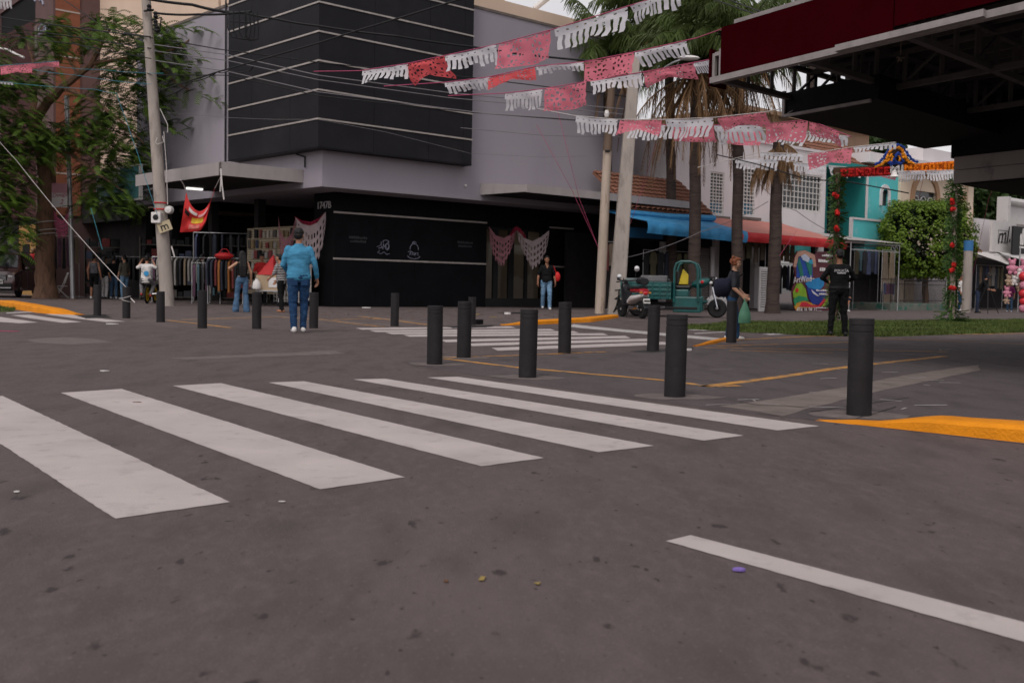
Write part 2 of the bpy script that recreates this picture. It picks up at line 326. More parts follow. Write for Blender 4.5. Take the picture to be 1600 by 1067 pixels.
kerb('kerb', 'yellow kerb beside the grass and trunk at far left', [(132,492),(95,489),(52,483),(24,479)], .5, [.02, .13, .16, .17], 1)
kerb('kerb', 'short low yellow kerb at the feet of the woman with the duffel bag', [(1088,541.5),(1118,537),(1152,529)], .16, [.01, .05, .05], 1)

# ------------------------------------------------------------------ grass
def in_poly(x, y, P):
    c = False; j = len(P)-1
    for i in range(len(P)):
        if (P[i].y > y) != (P[j].y > y) and x < (P[j].x-P[i].x)*(y-P[i].y)/(P[j].y-P[i].y)+P[i].x: c = not c
        j = i
    return c
def grass(polyp, n, h):
    sheet('grass_soil', [ragged(polyp, .06)], m_dirt, .004)
    mb = MB(); x0, x1 = min(p.x for p in polyp), max(p.x for p in polyp); y0, y1 = min(p.y for p in polyp), max(p.y for p in polyp); k = 0
    while k < n:
        x, y = rnd(x0, x1), rnd(y0, y1)
        if not in_poly(x, y, polyp): continue
        k += 1
        q = noise.noise((x*.9, y*.9, 0))
        if rnd(-.6, .6) > q+.35: continue
        a = rnd(0, 6.28); hh = h*rnd(.5, 1.2)*(1+.6*q); wv = rnd(.012, .024); z = zg(y)+.006; dx, dy = cos(a)*wv, sin(a)*wv; b = rnd(0, 6.28); lx, ly = cos(b)*hh*.6, sin(b)*hh*.6
        mb.add([(x-dx, y-dy, z), (x+dx, y+dy, z), (x+lx, y+ly, z+hh)], [(0, 1, 2)])
    tag(mb.build('grass', m_grass), kind='stuff')
grass(gp((1050,513),(1100,507),(1150,504),(1400,501.5),(1700,501),(1700,520),(1600,519.5),(1490,523),(1380,526.5),(1280,525),(1150,519)), 42000, .06)
grass(gp((-40,473),(20,475),(28,480),(20,487),(-40,490)), 2500, .08)
scr = []
for _ in range(14):
    a = G(rnd(1160,1560), rnd(512,522)); scr += [ragged([a+Vector((-.25,-.1,0)), a+Vector((.2,-.12,0)), a+Vector((.3,.1,0)), a+Vector((-.2,.12,0))], .05)]
sheet('bare_patch', scr, m_patch, .012)

# ------------------------------------------------------------------ bollards
BOL = [((1342,649),152,'nearest and tallest looking charcoal bollard at right behind the yellow kerb'), ((1054,620),129,'charcoal bollard just beyond the right end of the near crosswalk'),
 ((824,590),107,'charcoal bollard standing alone before the middle of the near crosswalk'), ((679,569.5),92,'charcoal bollard on a cement patch, left end of the right hand row'),
 ((724.5,559),88,'charcoal bollard close behind and right of the row end bollard, overlapping a farther one'), ((882,552),80,'charcoal bollard standing in front of the middle crosswalk stripes below the doorway'),
 ((1020,548),71,'charcoal bollard on a damp dark stain in front of the scooter'), ((1142.5,536),66,'charcoal bollard in front of the woman carrying a duffel bag'),
 ((737,508),46,'small far charcoal bollard half hidden behind a nearer one, by a black rag'), ((616.5,510),52,'far charcoal bollard alone in front of the black shopfront'),
 ((490,513),56,'far charcoal bollard just right of the man in the blue shirt'), ((401,514),57,'far charcoal bollard beside the woman in flared jeans'),
 ((316,513),59,'far charcoal bollard in front of the clothes racks'), ((251,503.5),48,'far charcoal bollard at the foot of the leaning concrete pole'),
 ((197.5,497.5),49,'far charcoal bollard with a white rope tied around its top'), ((152,493),48,'far charcoal bollard at the left end by the tree and yellow kerb')]
def make_bollard():
    t = thing('bollard', '', 'bollard', group='charcoal bollards along the pavement edge')
    a = MB(); a.lathe([(.0865, -.03), (.0865, .605), (.083, .608), (.083, .613), (.0865, .616), (.0865, .652), (.083, .655), (.083, .659), (.0865, .662), (.0865, .700)], 40); a.build('post', m_bol, t, smooth=True)
    c = MB(); c.lathe([(.0865, .7005), (.0855, .7045), (.081, .706), (.0, .7075)], 40); c.build('cap', m_bol, t, smooth=True); return t
bol0 = make_bollard(); pat = []
for i, (bp, hp, lb) in enumerate(BOL):
    o = bol0 if i == 0 else copy_tree(bol0); p = G(*bp); o.location = p; o['label'] = lb
    k = hp*p.y/FPX*1.003/.7075; o.scale = (1, 1, k if i != 8 else .95*k); o.rotation_euler = (radians(rnd(-.5,.5)), radians(rnd(-.6,.9)), rnd(0,6))
    if i in (0,1,2,3,4,7): pat.append(ragged([p+Vector((.33*cos(a)*rnd(.8,1.3), .26*sin(a)*rnd(.8,1.2), 0)) for a in [j*.7 for j in range(9)]], .02, .08))
sheet('bollard_footing', pat, m_patch, .0045)
# ------------------------------------------------------------------ corner building (local frame: x along right face, y along left face)
base = G(521, 479.7); YAW = .7431
_X = Vector((cos(YAW), sin(YAW), 0)); _Y = Vector((-sin(YAW), cos(YAW), 0)); C1 = base-(_X+_Y)*1.3; FB = Frame(C1, YAW)
m_grey = M('grey stucco', (.30, .277, .312), .85, .05, .7, .15, 60, col2=(.24, .22, .252), c2pos=(.52, .8), c2scale=.35, stretch=(1, 1, .35), spec=.25)
m_clad = M('charcoal cladding', (.0135, .0128, .016), .65, .15, 1.3, .08, 8, spec=.18, col2=(.023, .0215, .024), c2pos=(.5, .75), c2scale=.6)
m_strip = M('brushed aluminium strip', (.40, .36, .335), .5, .2, 3, metal=.25); m_bbase = M('black painted panel', (.0055, .006, .0075), .6, .25, 2, .05, 20, spec=.08)
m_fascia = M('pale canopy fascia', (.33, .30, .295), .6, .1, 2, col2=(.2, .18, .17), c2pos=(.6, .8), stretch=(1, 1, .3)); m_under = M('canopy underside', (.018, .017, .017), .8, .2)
m_beige = M('beige stucco', (.64, .49, .38), .9, .05, .8, .2, 50, col2=(.5, .38, .29), c2pos=(.62, .85), c2scale=.5, stretch=(1, 1, .3)); m_chalk = M('white spray paint', (.26, .26, .33), .8, .1); m_faint = M('faint lettering', (.045, .045, .05), .7, .1)
def glass_mat(name, tint, refl=.12):
    m = bpy.data.materials.new(name); m.use_nodes = True; t = m.node_tree; t.nodes.clear(); o = t.nodes.new('ShaderNodeOutputMaterial'); mx = t.nodes.new('ShaderNodeMixShader'); tr = t.nodes.new('ShaderNodeBsdfTransparent'); gl = t.nodes.new('ShaderNodeBsdfGlossy')
    tr.inputs[0].default_value = (*tint, 1); gl.inputs[1].default_value = .03; fr = t.nodes.new('ShaderNodeFresnel'); fr.inputs[0].default_value = 1.35; mx.inputs[0].default_value = refl
    ad = t.nodes.new('ShaderNodeMath'); ad.operation = 'ADD'; ad.inputs[1].default_value = refl*.3; t.links.new(fr.outputs[0], ad.inputs[0]); t.links.new(ad.outputs[0], mx.inputs[0])
    t.links.new(tr.outputs[0], mx.inputs[1]); t.links.new(gl.outputs[0], mx.inputs[2]); t.links.new(mx.outputs[0], o.inputs[0]); return m
m_glass = glass_mat('shop glass', (.75, .78, .78))
m_tile = M('dark floor', (.03, .028, .027), .7, .2)
B = thing('corner_building', 'grey corner building with black clad upper volume, pale metal strips and black ground floor', 'building', C1, YAW)
XR, YL, ZB, ZT = 14.0, 13.4, 3.68, 10.1
mb = MB(); mb.box(0, XR, 0, YL, ZB, ZT); mb.mi = 1; mb.box(-.03, XR+.03, -.03, YL+.03, ZT, ZT+.09); mb.build('upper_wall', [m_grey, m_conc], B)
# black clad volume made of panels, with strips
xv0, xv1, yv1, z0, zt = -.4, 5.58, 5.16, 4.77, 12.6; hstep = .852
core = MB(); core.box(xv0+.03, xv1-.03, xv0+.03, yv1-.03, z0+.05, zt); vol = core.build('cladding_core', m_dark, B)
vp = MB(); xs_ = [xv0, 1.6, 3.75, 5.2, xv1]; ys_ = [xv0, 1.2, 3.6, yv1]; gpz = .006; k = 0
while z0+k*hstep < zt:
    za, zb = z0+k*hstep+gpz, min(zt, z0+(k+1)*hstep)-gpz
    for i in range(len(xs_)-1): vp.box(xs_[i]+(0 if i == 0 else gpz), xs_[i+1]-gpz, xv0+.0, xv0+.03, za, zb)
    for i in range(len(ys_)-1): vp.box(xv0, xv0+.03, ys_[i]+(.031 if i == 0 else gpz), ys_[i+1]-gpz, za, zb)
    vp.box(xv1-.03, xv1, xv0+.031, 0, za, zb); k += 1
vp.mi = 0; vp.box(xv0, xv1, xv0, yv1, z0-.004, z0+.04); vp.build('cladding', m_clad, B)
for k in range(1, 9):
    z = z0+k*hstep; s = MB(); s.box(xv0-.025, xv1, xv0-.025, xv0-.001, z-.024, z+.024); s.box(xv0-.025, xv0-.001, xv0, yv1, z-.024, z+.024); s.build('trim_strip', m_strip, B)
# recess above the ground floor and base walls
mb = MB(); yw = 1.3
def panels(mb, a0, a1, zz0, zz1, fixed, axis, step=1.63):
    n = max(1, round((a1-a0)/step))
    for i in range(n):
        u0 = a0+(a1-a0)*i/n+.004; u1 = a0+(a1-a0)*(i+1)/n-.004
        if axis == 'x': mb.box(u0, u1, fixed, fixed+.05, zz0, zz1)
        else: mb.box(fixed, fixed+.05, u0, u1, zz0, zz1)
mb.box(1.36, 7.78, yw+.05, yw+.3, .0, ZB); mb.box(10.7, XR, yw+.05, yw+.3, .0, ZB); mb.box(7.78, 10.7, yw+.05, yw+.3, 2.9, ZB)
panels(mb, 1.3, 7.78, 0, ZB, yw, 'x'); panels(mb, 10.7, XR, 0, ZB, yw, 'x'); panels(mb, 7.78, 10.7, 2.92, ZB, yw, 'x')
mb.box(1.3, 1.6, yw+.05, 2.5, 0, ZB); mb.build('base_wall', m_bbase, B, bevel=.004, seg=1)
for (x0, x1) in ((1.27, 7.78), (10.93, 12.26)):
    for z in (3.035, 1.555): s = MB(); s.box(x0, x1, yw-.025, yw-.002, z-.028, z+.028); s.build('trim_strip', m_strip, B)
# glazed entrance
fr = MB(); y = yw+.06
for x0, x1 in ((7.78,7.84),(8.2,8.42),(8.95,9.2),(9.78,9.9),(10.62,10.7)): fr.box(x0, x1, y, y+.1, .3, 2.9)
fr.box(7.78, 10.7, y-.01, y+.11, .02, .32); fr.box(7.78, 10.7, y-.01, y+.11, 2.82, 2.92); fr.box(8.42, 8.95, y, y+.08, 2.3, 2.36)
dr = fr.build('shop_door', m_black, B)
gl = MB(); gl.poly([(7.8,y+.05,.3),(10.66,y+.05,.3),(10.66,y+.05,2.85),(7.8,y+.05,2.85)]); gl.build('glass_pane', m_glass, dr)
m_int = M('shop interior wall', (.50, .42, .34), .9, .06); m_lamp = M('added interior glow', (.9, .9, .85), .5, .01, emit=((1, .9, .75), 1.6))
it = MB(); it.box(7.7, 10.8, 4.2, 4.3, 0, 3); it.box(7.6, 7.7, 1.7, 4.3, 0, 3); it.box(10.8, 10.9, 1.7, 4.3, 0, 3); it.box(7.6, 10.9, 1.7, 4.3, .02, .1); it.box(7.6, 10.9, 1.7, 4.3, 3.0, 3.05); it.build('shop_interior', m_int, B)
lp = MB(); lp.box(8.2, 10.2, 2.6, 2.75, 2.95, 2.99); lp.build('added_glow_panel', m_lamp, B)  # glowing panel added to lift the dark shop interior, no lamp seen there
# canopies
def canopy_mb(pts_top, pts_bot):
    mb = MB(); n = len(pts_top); mb.add(pts_top+pts_bot, [tuple(range(n))[::-1], tuple(range(n, 2*n))]+[((i+1) % n, i, n+i, n+(i+1) % n) for i in range(n)]); return mb
c = canopy_mb([(6.32,-.002,4.26),(XR+1.2,-.002,4.26),(XR+1.2,-2.3,4.08),(6.32,-2.3,4.08)], [(6.32,-.002,3.87),(XR+1.2,-.002,3.87),(XR+1.2,-2.3,3.86),(6.32,-2.3,3.86)])
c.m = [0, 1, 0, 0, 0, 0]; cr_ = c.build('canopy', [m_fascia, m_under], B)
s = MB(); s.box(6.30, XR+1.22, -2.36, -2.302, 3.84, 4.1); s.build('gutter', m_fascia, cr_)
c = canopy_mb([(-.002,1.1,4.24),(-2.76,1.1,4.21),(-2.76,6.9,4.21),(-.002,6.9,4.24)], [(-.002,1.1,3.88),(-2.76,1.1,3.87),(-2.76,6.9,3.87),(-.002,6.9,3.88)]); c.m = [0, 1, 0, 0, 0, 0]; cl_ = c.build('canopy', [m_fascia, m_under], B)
s = MB(); s.box(-2.83, -2.762, 1.05, 6.9, 3.85, 4.23); s.box(-2.83, -.005, 1.05, 1.098, 3.85, 4.25); s.build('gutter', m_fascia, cl_)
y_l, z_l = FB.px(305, 287.5, -1.2); s = MB(); s.box(-1.5, -.95, y_l-.06, y_l+.06, 3.80, 3.866); m_tubel = M('lit strip lamp', (.9, .9, .9), .4, .01, emit=((1, .96, .9), 1.6)); s.build('strip_lamp', m_tubel, cl_)
# house number, wall lettering and graffiti
mb = MB(); text_mb(mb, '1747B', .33, (1.29, 1.9, 3.27), (0, -1, 0), (0, 0, 1), .02); mb.build('house_number', M('number metal', (.5, .48, .5), .5), B)
def blur_lines(px, py):
    x, z = FB.py(px, py, yw); mb = MB()
    for r, n in ((0, 9), (1, 8)):
        for i in range(n): mb.box(x-.36+i*.08+r*.04, x-.36+i*.08+.055+r*.04, yw-.004, yw-.001, z+.04-r*.12, z+.04-r*.12+rnd(.05, .085))
    mb.build('wall_lettering', m_faint, B)
blur_lines(560, 381); blur_lines(727, 388)
def scribble(pts, px, py, size, name='graffiti'):
    x, z = FB.py(px, py, yw); mb = MB()
    for st in pts:
        q = [(x+a*size, yw-.006, z+b*size) for a, b in st]; mb.tube(q, .011, 5)
    mb.build(name, m_chalk, B)
def arc(cx, cy, rx, ry, a0, a1, n=14): return [(cx+rx*cos(radians(a0+(a1-a0)*i/n)), cy+ry*sin(radians(a0+(a1-a0)*i/n))) for i in range(n+1)]
scribble([[(-1,.1),(-.5,.25),(-.35,.75),(-.25,.1),(-.8,-.1),(-.1,.05)], [(-.6,-.35),(-.9,-.6),(-.4,-.75),(.1,-.5),(.5,-.8),(.9,-.7)], [(-.1,-.2),(0,.5),(.1,.1),(.35,.45),(.4,-.1)], arc(.55,.15,.3,.35,0,380), arc(.35,.75,.45,.2,-30,220), [(.2,.3),(.7,.75),(.85,.3),(.5,-.3)]], 599, 393, .27)
scribble([arc(.1,.2,.65,.65,-10,190), [(-.9,-.2),(-.5,-.1),(-.1,-.25)], [(-.45,-.15),(-.6,-.6)], [(-.2,-.2),(-.25,-.6),(0,-.3),(.05,-.6)], [(.15,-.25),(.2,-.65),(.4,-.3),(.2,-.4)], [(.5,-.3),(.75,-.3),(.55,-.55),(.85,-.6)], arc(.05,-.6,1.0,.45,190,345), [(-.2,.9),(.05,1.1),(.2,.8)], arc(.1,.95,.3,.15,0,300)], 646, 397, .27)
# services on the wall
s = MB(); s.tube([(-.06, 6.0, 4.3), (-.06, 6.0, 10.3)], .03, 6); s.tube([(-.05, .9, 4.3), (-.05, .9, 4.62), (-.05, 1.4, 4.75)], .025, 6); s.build('conduit', m_black, B)
s = MB(); x, z = FB.py(737, 297, 0); s.ball((x-.3, -.03, z), .05, 8); s.build('wall_fitting', m_white, B)
# open arcade interior behind the left face
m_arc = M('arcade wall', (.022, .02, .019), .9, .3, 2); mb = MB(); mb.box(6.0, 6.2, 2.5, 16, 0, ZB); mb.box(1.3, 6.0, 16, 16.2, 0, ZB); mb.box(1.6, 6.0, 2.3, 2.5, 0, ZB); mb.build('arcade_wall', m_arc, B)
for yy in (6.3, 9.8, 13.2): s = MB(); s.box(1.3, 1.6, yy-.15, yy+.15, 0, ZB); s.build('column', m_arc, B, bevel=.01)
# roller shutter at the left end of the arcade
def shutter(parent, x, y0, y1, z0, z1, mat, name='roller_shutter'):
    mb = MB(); n = int((z1-z0)/.09)
    for i in range(n): z = z0+i*.09; mb.add([(x, y0, z), (x, y1, z), (x-.025, y1, z+.045), (x-.025, y0, z+.045), (x, y1, z+.088), (x, y0, z+.088)], [(0, 1, 2, 3)[::-1], (3, 2, 4, 5)[::-1]])
    return mb.build(name, mat, parent)
shutter(B, 1.28, FB.px(150, 440, 1.28)[0], FB.px(118, 440, 1.28)[0], .05, 3.2, M('dark shutter', (.018, .017, .018), .55, .2))

# ------------------------------------------------------------------ beige building behind
BG = thing('beige_building', 'tall plain beige building rising behind the grey corner building', 'building', FB.o+FB.X*1+FB.Y*8.6, YAW)
mb = MB(); mb.box(0, 14, -6.6, -.2, 9.5, 11.42); mb.build('roof_parapet', m_beige, BG); mb = MB(); mb.box(0, 14, 0, 16, 3.8, 15); mb.build("wall", m_beige, BG)
mb = MB(); mb.tube([(3, -6.5, 11.4), (3, -6.5, 14)], .03, 6); mb.tube([(6, -6.5, 11.4), (6, -6.5, 14)], .03, 6); mb.tube([(3, -6.5, 13.2), (14, -6.5, 13.4)], .02, 5); mb.tube([(3, -6.5, 12.6), (14, -6.5, 12.7)], .02, 5); mb.build('roof_rail', m_steel, BG)
mb = MB(); a = [Vector(FB.loc(AT(x_, y_, 44)))-Vector((1, 8.6, 0)) for x_, y_ in ((835, 14), (850, 2), (870, -14))]; mb.tube(a, .12, 8); mb.build('roof_pipe', m_white, BG)

# ------------------------------------------------------------------ brick building at far left
m_brk = M('terracotta brick', (.215, .082, .048), .85, .18, 1.5, .5, 30, stretch=(.3, .3, 3), spec=.2); m_brk2 = M('plum render', (.12, .072, .07), .85, .1, 1.5, .2); m_maroon = M('dark maroon', (.05, .012, .012), .7, .2); m_joint = M('pale joint', (.42, .38, .35), .8)
XB = -.9; yb, _ = FB.px(88, 200, XB); BR = thing('brick_building', 'brown brick building with dark arched opening and white graffiti at far left', 'building', FB.o+FB.X*XB+FB.Y*yb, YAW)
xr = FB.py(125, 200, yb)[0]-XB
def bl(px, py): yy, z = FB.px(px, py, XB); return yy-yb, z
mb = MB(); y62 = bl(60, 50)[0]; y5 = bl(4, 50)[0]; mb.box(0, xr+8, .02, 9, 0, 14); mb.build('wall_core', m_brk2, BR)
mb = MB(); mb.box(-.13, -.03, .05, 9, .05, 3.5); mb.build('ground_shop', m_arc, BR); mb = MB(); mb.box(-.02, xr, -.04, .02, 3.6, 14); mb.build('side_wall', m_brk, BR)
for z in (8.0, 10.4, 5.4): s = MB(); s.box(-.03, xr, -.055, -.042, bl(88, 15)[1]-8.0+z-.03 if z == 8 else z-.03, (bl(88, 15)[1] if z == 8 else z)+.03); s.build('joint', m_joint, BR)
mb = MB(); mb.box(-.12, -.002, .0, y62, 3.6, 14); mb.box(-.12, -.002, y5, y5+4, 3.6, 14); a = bl(3, 24); b2 = bl(45, -6); mb.prism([(-.12, a[0], a[1]), (-.12, b2[0], b2[1]), (-.12, b2[0], 14), (-.12, a[0], 14)], (.118, 0, 0)); mb.build('front_wall', m_brk2, BR)
mb = MB(); mb.box(-.04, -.004, y62+.01, y5-.01, 3.6, 14); mb.build('dark_opening', m_dark, BR); za = bl(30, 95)[1]; zb = bl(30, 45)[1]
mb = MB(); mb.box(-.06, -.045, y62+.05, y5-.05, 3.6, zb); mb.build('shade_panel', m_maroon, BR)
s = MB(); s.box(-.16, -.121, y62-.3, y62+.02, bl(55, 92)[1], bl(55, 45)[1]); s.build('pale_jamb', m_conc, BR)
s = MB(); s.tube([Vector((-.35, *bl(x, y)))for x, y in ((-8,74),(10,77),(25,80),(38,87),(50,92))], .05, 6); s.build('curved_rail', m_white, BR)
mb = MB()
for st in ([(66,45),(70,40),(75,39)], [(66,46),(68,51),(72,49),(70,54)], [(67,54),(66,57)], [(73,50),(75,42),(77,49),(76,51)], [(78,51),(77,42),(79,49),(80,43)], [(80,50),(84,40),(82,38),(83,48)], [(58,0),(61,4)], [(66,0),(68,3),(71,0)], [(70,-3),(73,9)], [(96,228),(98,236)], [(103,228),(101,238)], [(107,230),(108,238)]):
    mb.tube([Vector((-.135, *bl(x, y))) for x, y in st], .05, 5)
mb.build('graffiti', m_chalk, BR)
# ------------------------------------------------------------------ low shop between brick and grey buildings
m_mus = M('mustard wall', (.30, .17, .055), .85, .1, 2); m_teal = M('teal sign panel', (.065, .19, .20), .5, .08, 2); m_sign = M('white sign panel', (.52, .50, .49), .55, .06, 2, col2=(.3, .29, .28), c2pos=(.6, .8))
LS = thing('left_shop', 'low dark shop front with mustard wall behind the street tree at left', 'shop', FB.o+FB.Y*14.6, YAW)
mb = MB(); mb.box(.2, 1.2, 0, 14, 3.3, 4.2); mb.build('fascia', m_under, LS); mb = MB(); mb.box(.9, 1.2, 0, 14, 0, 3.3); mb.build('wall', m_arc, LS)
def ll(px, py, x=.2): yy, z = FB.px(px, py, x); return yy-14.6, z
a = ll(66, 365, -1.2); b2 = ll(30, 460, -1.2); mb = MB(); mb.box(-1.2, -1.03, a[0], b2[0], .1, ll(64, 350, -1.2)[1]); mb.build('mustard_wall', m_mus, LS)
mb = MB(); o = ll(50, 372, -1.21); text_mb(mb, 'Chav', .62, (-1.212, o[0], o[1]), (0, -1, 0), (0, 0, 1), .02, xs=1.2); mb.build('shop_lettering', m_black, LS)
a = ll(36, 382, -1.22); b2 = ll(46, 398, -1.22); mb = MB(); mb.box(-1.24, -1.202, b2[0], a[0], b2[1], a[1]); mb.build('poster', m_dark, LS)
# teal and white sign box
a = ll(218, 256, -1.5); b2 = ll(150, 256, -1.5); zb = ll(218, 312, -1.5)[1]
SG = thing('shop_sign', 'teal and white rectangular shop sign half hidden by the tree leaves', 'sign', FB.o+FB.X*-1.5+FB.Y*(14.6+a[0]), YAW); Ls = b2[0]-a[0]
mb = MB(); mb.box(0, .12, 0, Ls, zb, a[1]); mb.build('sign_box', m_sign, SG)
mb = MB(); mb.box(-.012, -.002, .08, Ls*.42, zb+.06, a[1]-.07); mb.box(-.012, -.002, Ls*.42+.02, Ls-.08, zb+.06, zb+(a[1]-zb)*.5); mb.build('teal_panel', m_teal, SG)
mb = MB(); mb.tube([(.1, .6, a[1]), (1.6, .6, a[1]+.2)], .03, 6); mb.tube([(.1, .5, zb+.3), (1.7, -.4, zb+.75)], .03, 6); mb.build('bracket', m_steel, SG)
# ------------------------------------------------------------------ shops and houses along the right hand street
FR = Frame(AT(1250, 487, 44), radians(41)); RY = radians(41); ZG = .12
m_whw = M('white house plaster', (.64, .60, .61), .85, .05, .8, .2, 40, col2=(.36, .34, .33), c2pos=(.55, .8), c2scale=.6, stretch=(1, 1, .35)); m_turq = M('turquoise plaster', (.10, .50, .52), .8, .08, 1, .15, 40, col2=(.33, .52, .56), c2pos=(.56, .7), c2scale=1.1)
m_turqd = M('deep turquoise plaster', (.02, .22, .21), .8, .08, 1); m_cream = M('cream plaster', (.66, .54, .42), .85, .05, .8, .15, 40, col2=(.42, .34, .27), c2pos=(.6, .8), stretch=(1, 1, .4)); m_tan = M('tan stone trim', (.36, .22, .13), .8, .1)
m_ochre = M('ochre plaster', (.30, .20, .135), .9, .1, 1, .2, 30); m_rtile = M('clay roof tile', (.19, .085, .055), .85, .22, 3, .4, 20, col2=(.12, .07, .05), c2pos=(.55, .75)); m_wpane = M('window dark pane', (.03, .035, .04), .12, .3, 1.5, spec=.6); m_bluep = M('blue curtain', (.05, .20, .30), .8, .15)
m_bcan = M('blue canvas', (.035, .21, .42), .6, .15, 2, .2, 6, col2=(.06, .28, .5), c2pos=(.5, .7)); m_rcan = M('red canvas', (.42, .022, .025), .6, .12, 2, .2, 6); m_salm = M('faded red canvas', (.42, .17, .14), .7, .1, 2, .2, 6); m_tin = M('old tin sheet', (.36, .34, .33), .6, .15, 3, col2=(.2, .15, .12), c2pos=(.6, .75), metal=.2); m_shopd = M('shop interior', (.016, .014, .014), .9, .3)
def wall_holes(mb, x0, x1, z0, z1, y, th, holes):
    xs = sorted({x0, x1, *[h[0] for h in holes], *[h[1] for h in holes]}); zs = sorted({z0, z1, *[h[2] for h in holes], *[h[3] for h in holes]})
    vid = {}; 
    def V(x, yy, z):
        k = (round(x, 4), round(yy, 4), round(z, 4))
        if k not in vid: vid[k] = len(vs); vs.append(k)
        return vid[k]
    vs = []; fs = []; inh = lambda cx, cz: any(h[0] < cx < h[1] and h[2] < cz < h[3] for h in holes) or not (x0 < cx < x1 and z0 < cz < z1)
    for i in range(len(xs)-1):
        for j in range(len(zs)-1):
            a, b, c, d = xs[i], xs[i+1], zs[j], zs[j+1]
            if inh((a+b)/2, (c+d)/2): continue
            fs.append((V(a,y,c), V(b,y,c), V(b,y,d), V(a,y,d))); fs.append((V(a,y+th,c), V(a,y+th,d), V(b,y+th,d), V(b,y+th,c)))
            e = 1e-3
            if inh(a-e, (c+d)/2): fs.append((V(a,y,c), V(a,y,d), V(a,y+th,d), V(a,y+th,c)))
            if inh(b+e, (c+d)/2): fs.append((V(b,y,c), V(b,y+th,c), V(b,y+th,d), V(b,y,d)))
            if inh((a+b)/2, c-e): fs.append((V(a,y,c), V(a,y+th,c), V(b,y+th,c), V(b,y,c)))
            if inh((a+b)/2, d+e): fs.append((V(a,y,d), V(b,y,d), V(b,y+th,d), V(a,y+th,d)))
    mb.add(vs, fs)
def house(name, label, cat, y0, x0): return thing(name, label, cat, FR.o+FR.X*x0+FR.Y*y0, RY)
def grille(parent, x0, x1, z0, z1, y, nx, nz, blue=0, r=.018):
    f = MB(); t = .05; f.box(x0-t, x1+t, y-.03, y+.06, z0-t, z0); f.box(x0-t, x1+t, y-.03, y+.06, z1, z1+t); f.box(x0-t, x0, y-.03, y+.06, z0, z1); f.box(x1, x1+t, y-.03, y+.06, z0, z1); w_ = f.build('window', m_white, parent)
    p = MB(); p.box(x0, x1, y+.08, y+.1, z0+(z1-z0)*blue, z1); p.build('pane', m_wpane, w_)
    if blue: p = MB(); p.box(x0, x1, y+.08, y+.1, z0, z0+(z1-z0)*blue); p.build('curtain', m_bluep, w_)
    b = MB()
    for i in range(1, nx): x = x0+(x1-x0)*i/nx; b.box(x-r, x+r, y-.02, y+.01, z0, z1)
    for i in range(1, nz): z = z0+(z1-z0)*i/nz; b.box(x0, x1, y-.035, y-.021, z-r, z+r)
    b.build('grille', m_white, w_); return w_
# --- white house
Y3 = 3.0
xa, xb = FR.py(1040, 300, Y3)[0], FR.py(1290, 300, Y3)[0]; zt = FR.py(1260, 236, Y3)[1]
W = house('white_house', 'white two storey house with white grille windows above the shop awnings', 'house', Y3, xa); q = lambda px, py, y=Y3: (FR.py(px, py, y)[0]-xa, FR.py(px, py, y)[1])
win = []
for (p0, p1, p2, p3) in ((1109, 269, 1131, 335), (1157, 262, 1180, 337), (1217, 271, 1284, 329)):
    a = q((p0+p1*0), (p1+p3)/2); b = q(p2, (p1+p3)/2); win.append((a[0], b[0], q((p0+p2)/2, p3)[1], q((p0+p2)/2, p1)[1]))
zshop = FR.py(1180, 372, Y3)[1]
mb = MB(); wall_holes(mb, 0, xb-xa, ZG-.1, zt, 0, .25, win+[(.3, 3.2, ZG-.05, zshop), (3.5, 6.0, ZG-.05, zshop), (6.3, xb-xa-.3, ZG-.05, zshop)]); mb.build('wall', m_whw, W)
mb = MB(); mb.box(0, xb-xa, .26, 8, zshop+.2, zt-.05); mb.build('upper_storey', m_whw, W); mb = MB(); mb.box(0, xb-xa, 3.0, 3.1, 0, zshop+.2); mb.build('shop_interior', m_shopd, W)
for (h, n, m_, bl_) in zip(win, (4, 4, 11), (12, 12, 6), (.28, .24, 0)): grille(W, h[0]+.06, h[1]-.06, h[2]+.06, h[3]-.06, .05, n, m_, bl_)
for h in win[:2]: mb = MB(); mb.box(h[0]-.15, h[1]+.2, -.22, -.002, h[2]-.2, h[2]-.08); mb.build('window_sill', m_conc, W)
mb = MB(); mb.box(-.02, xb-xa, -.06, .3, zt, zt+.12); mb.build('cornice', m_whw, W)
# --- clay tiled pent roof left of the white house
def tiled_roof(name, label, P, nrow=9, wave=.28):
    o, ex, ey = P; L_ = ex.length; mb = MB(); n = int(L_/wave)*6; vs = []; X = ex.normalized(); N = X.cross(ey).normalized()
    for j in range(nrow*2):
        r = (j+1)//2/nrow; st = .05 if j % 2 == 0 else .0
        for i in range(n+1): vs.append(o+ex*(i/n)+ey*r+N*(.05*abs(sin(pi*i/6))+st))
    mb.add(vs, [(j*(n+1)+i, j*(n+1)+i+1, (j+1)*(n+1)+i+1, (j+1)*(n+1)+i) for j in range(nrow*2-1) for i in range(n)])
    mb.prism([o-N*.02, o+ex-N*.02, o+ex+ey-N*.02, o+ey-N*.02], -N*.1)
    return tag(mb.build(name, m_rtile, origin=o), label, 'roof')
F = lambda x, y, z: FR.o+FR.X*x+FR.Y*y+Vector((0, 0, z))
tiled_roof('tiled_roof', 'sloping clay tile roof just above the blue awning behind the palm', (F(FR.py(985, 330, 1.0)[0], 1.0, FR.py(1060, 332, 1.0)[1]), FR.X*(FR.py(1117, 332, 1.0)[0]-FR.py(985, 330, 1.0)[0]), FR.Y*1.9+Vector((0, 0, FR.py(1060, 283, 2.9)[1]-FR.py(1060, 332, 1.0)[1]))))
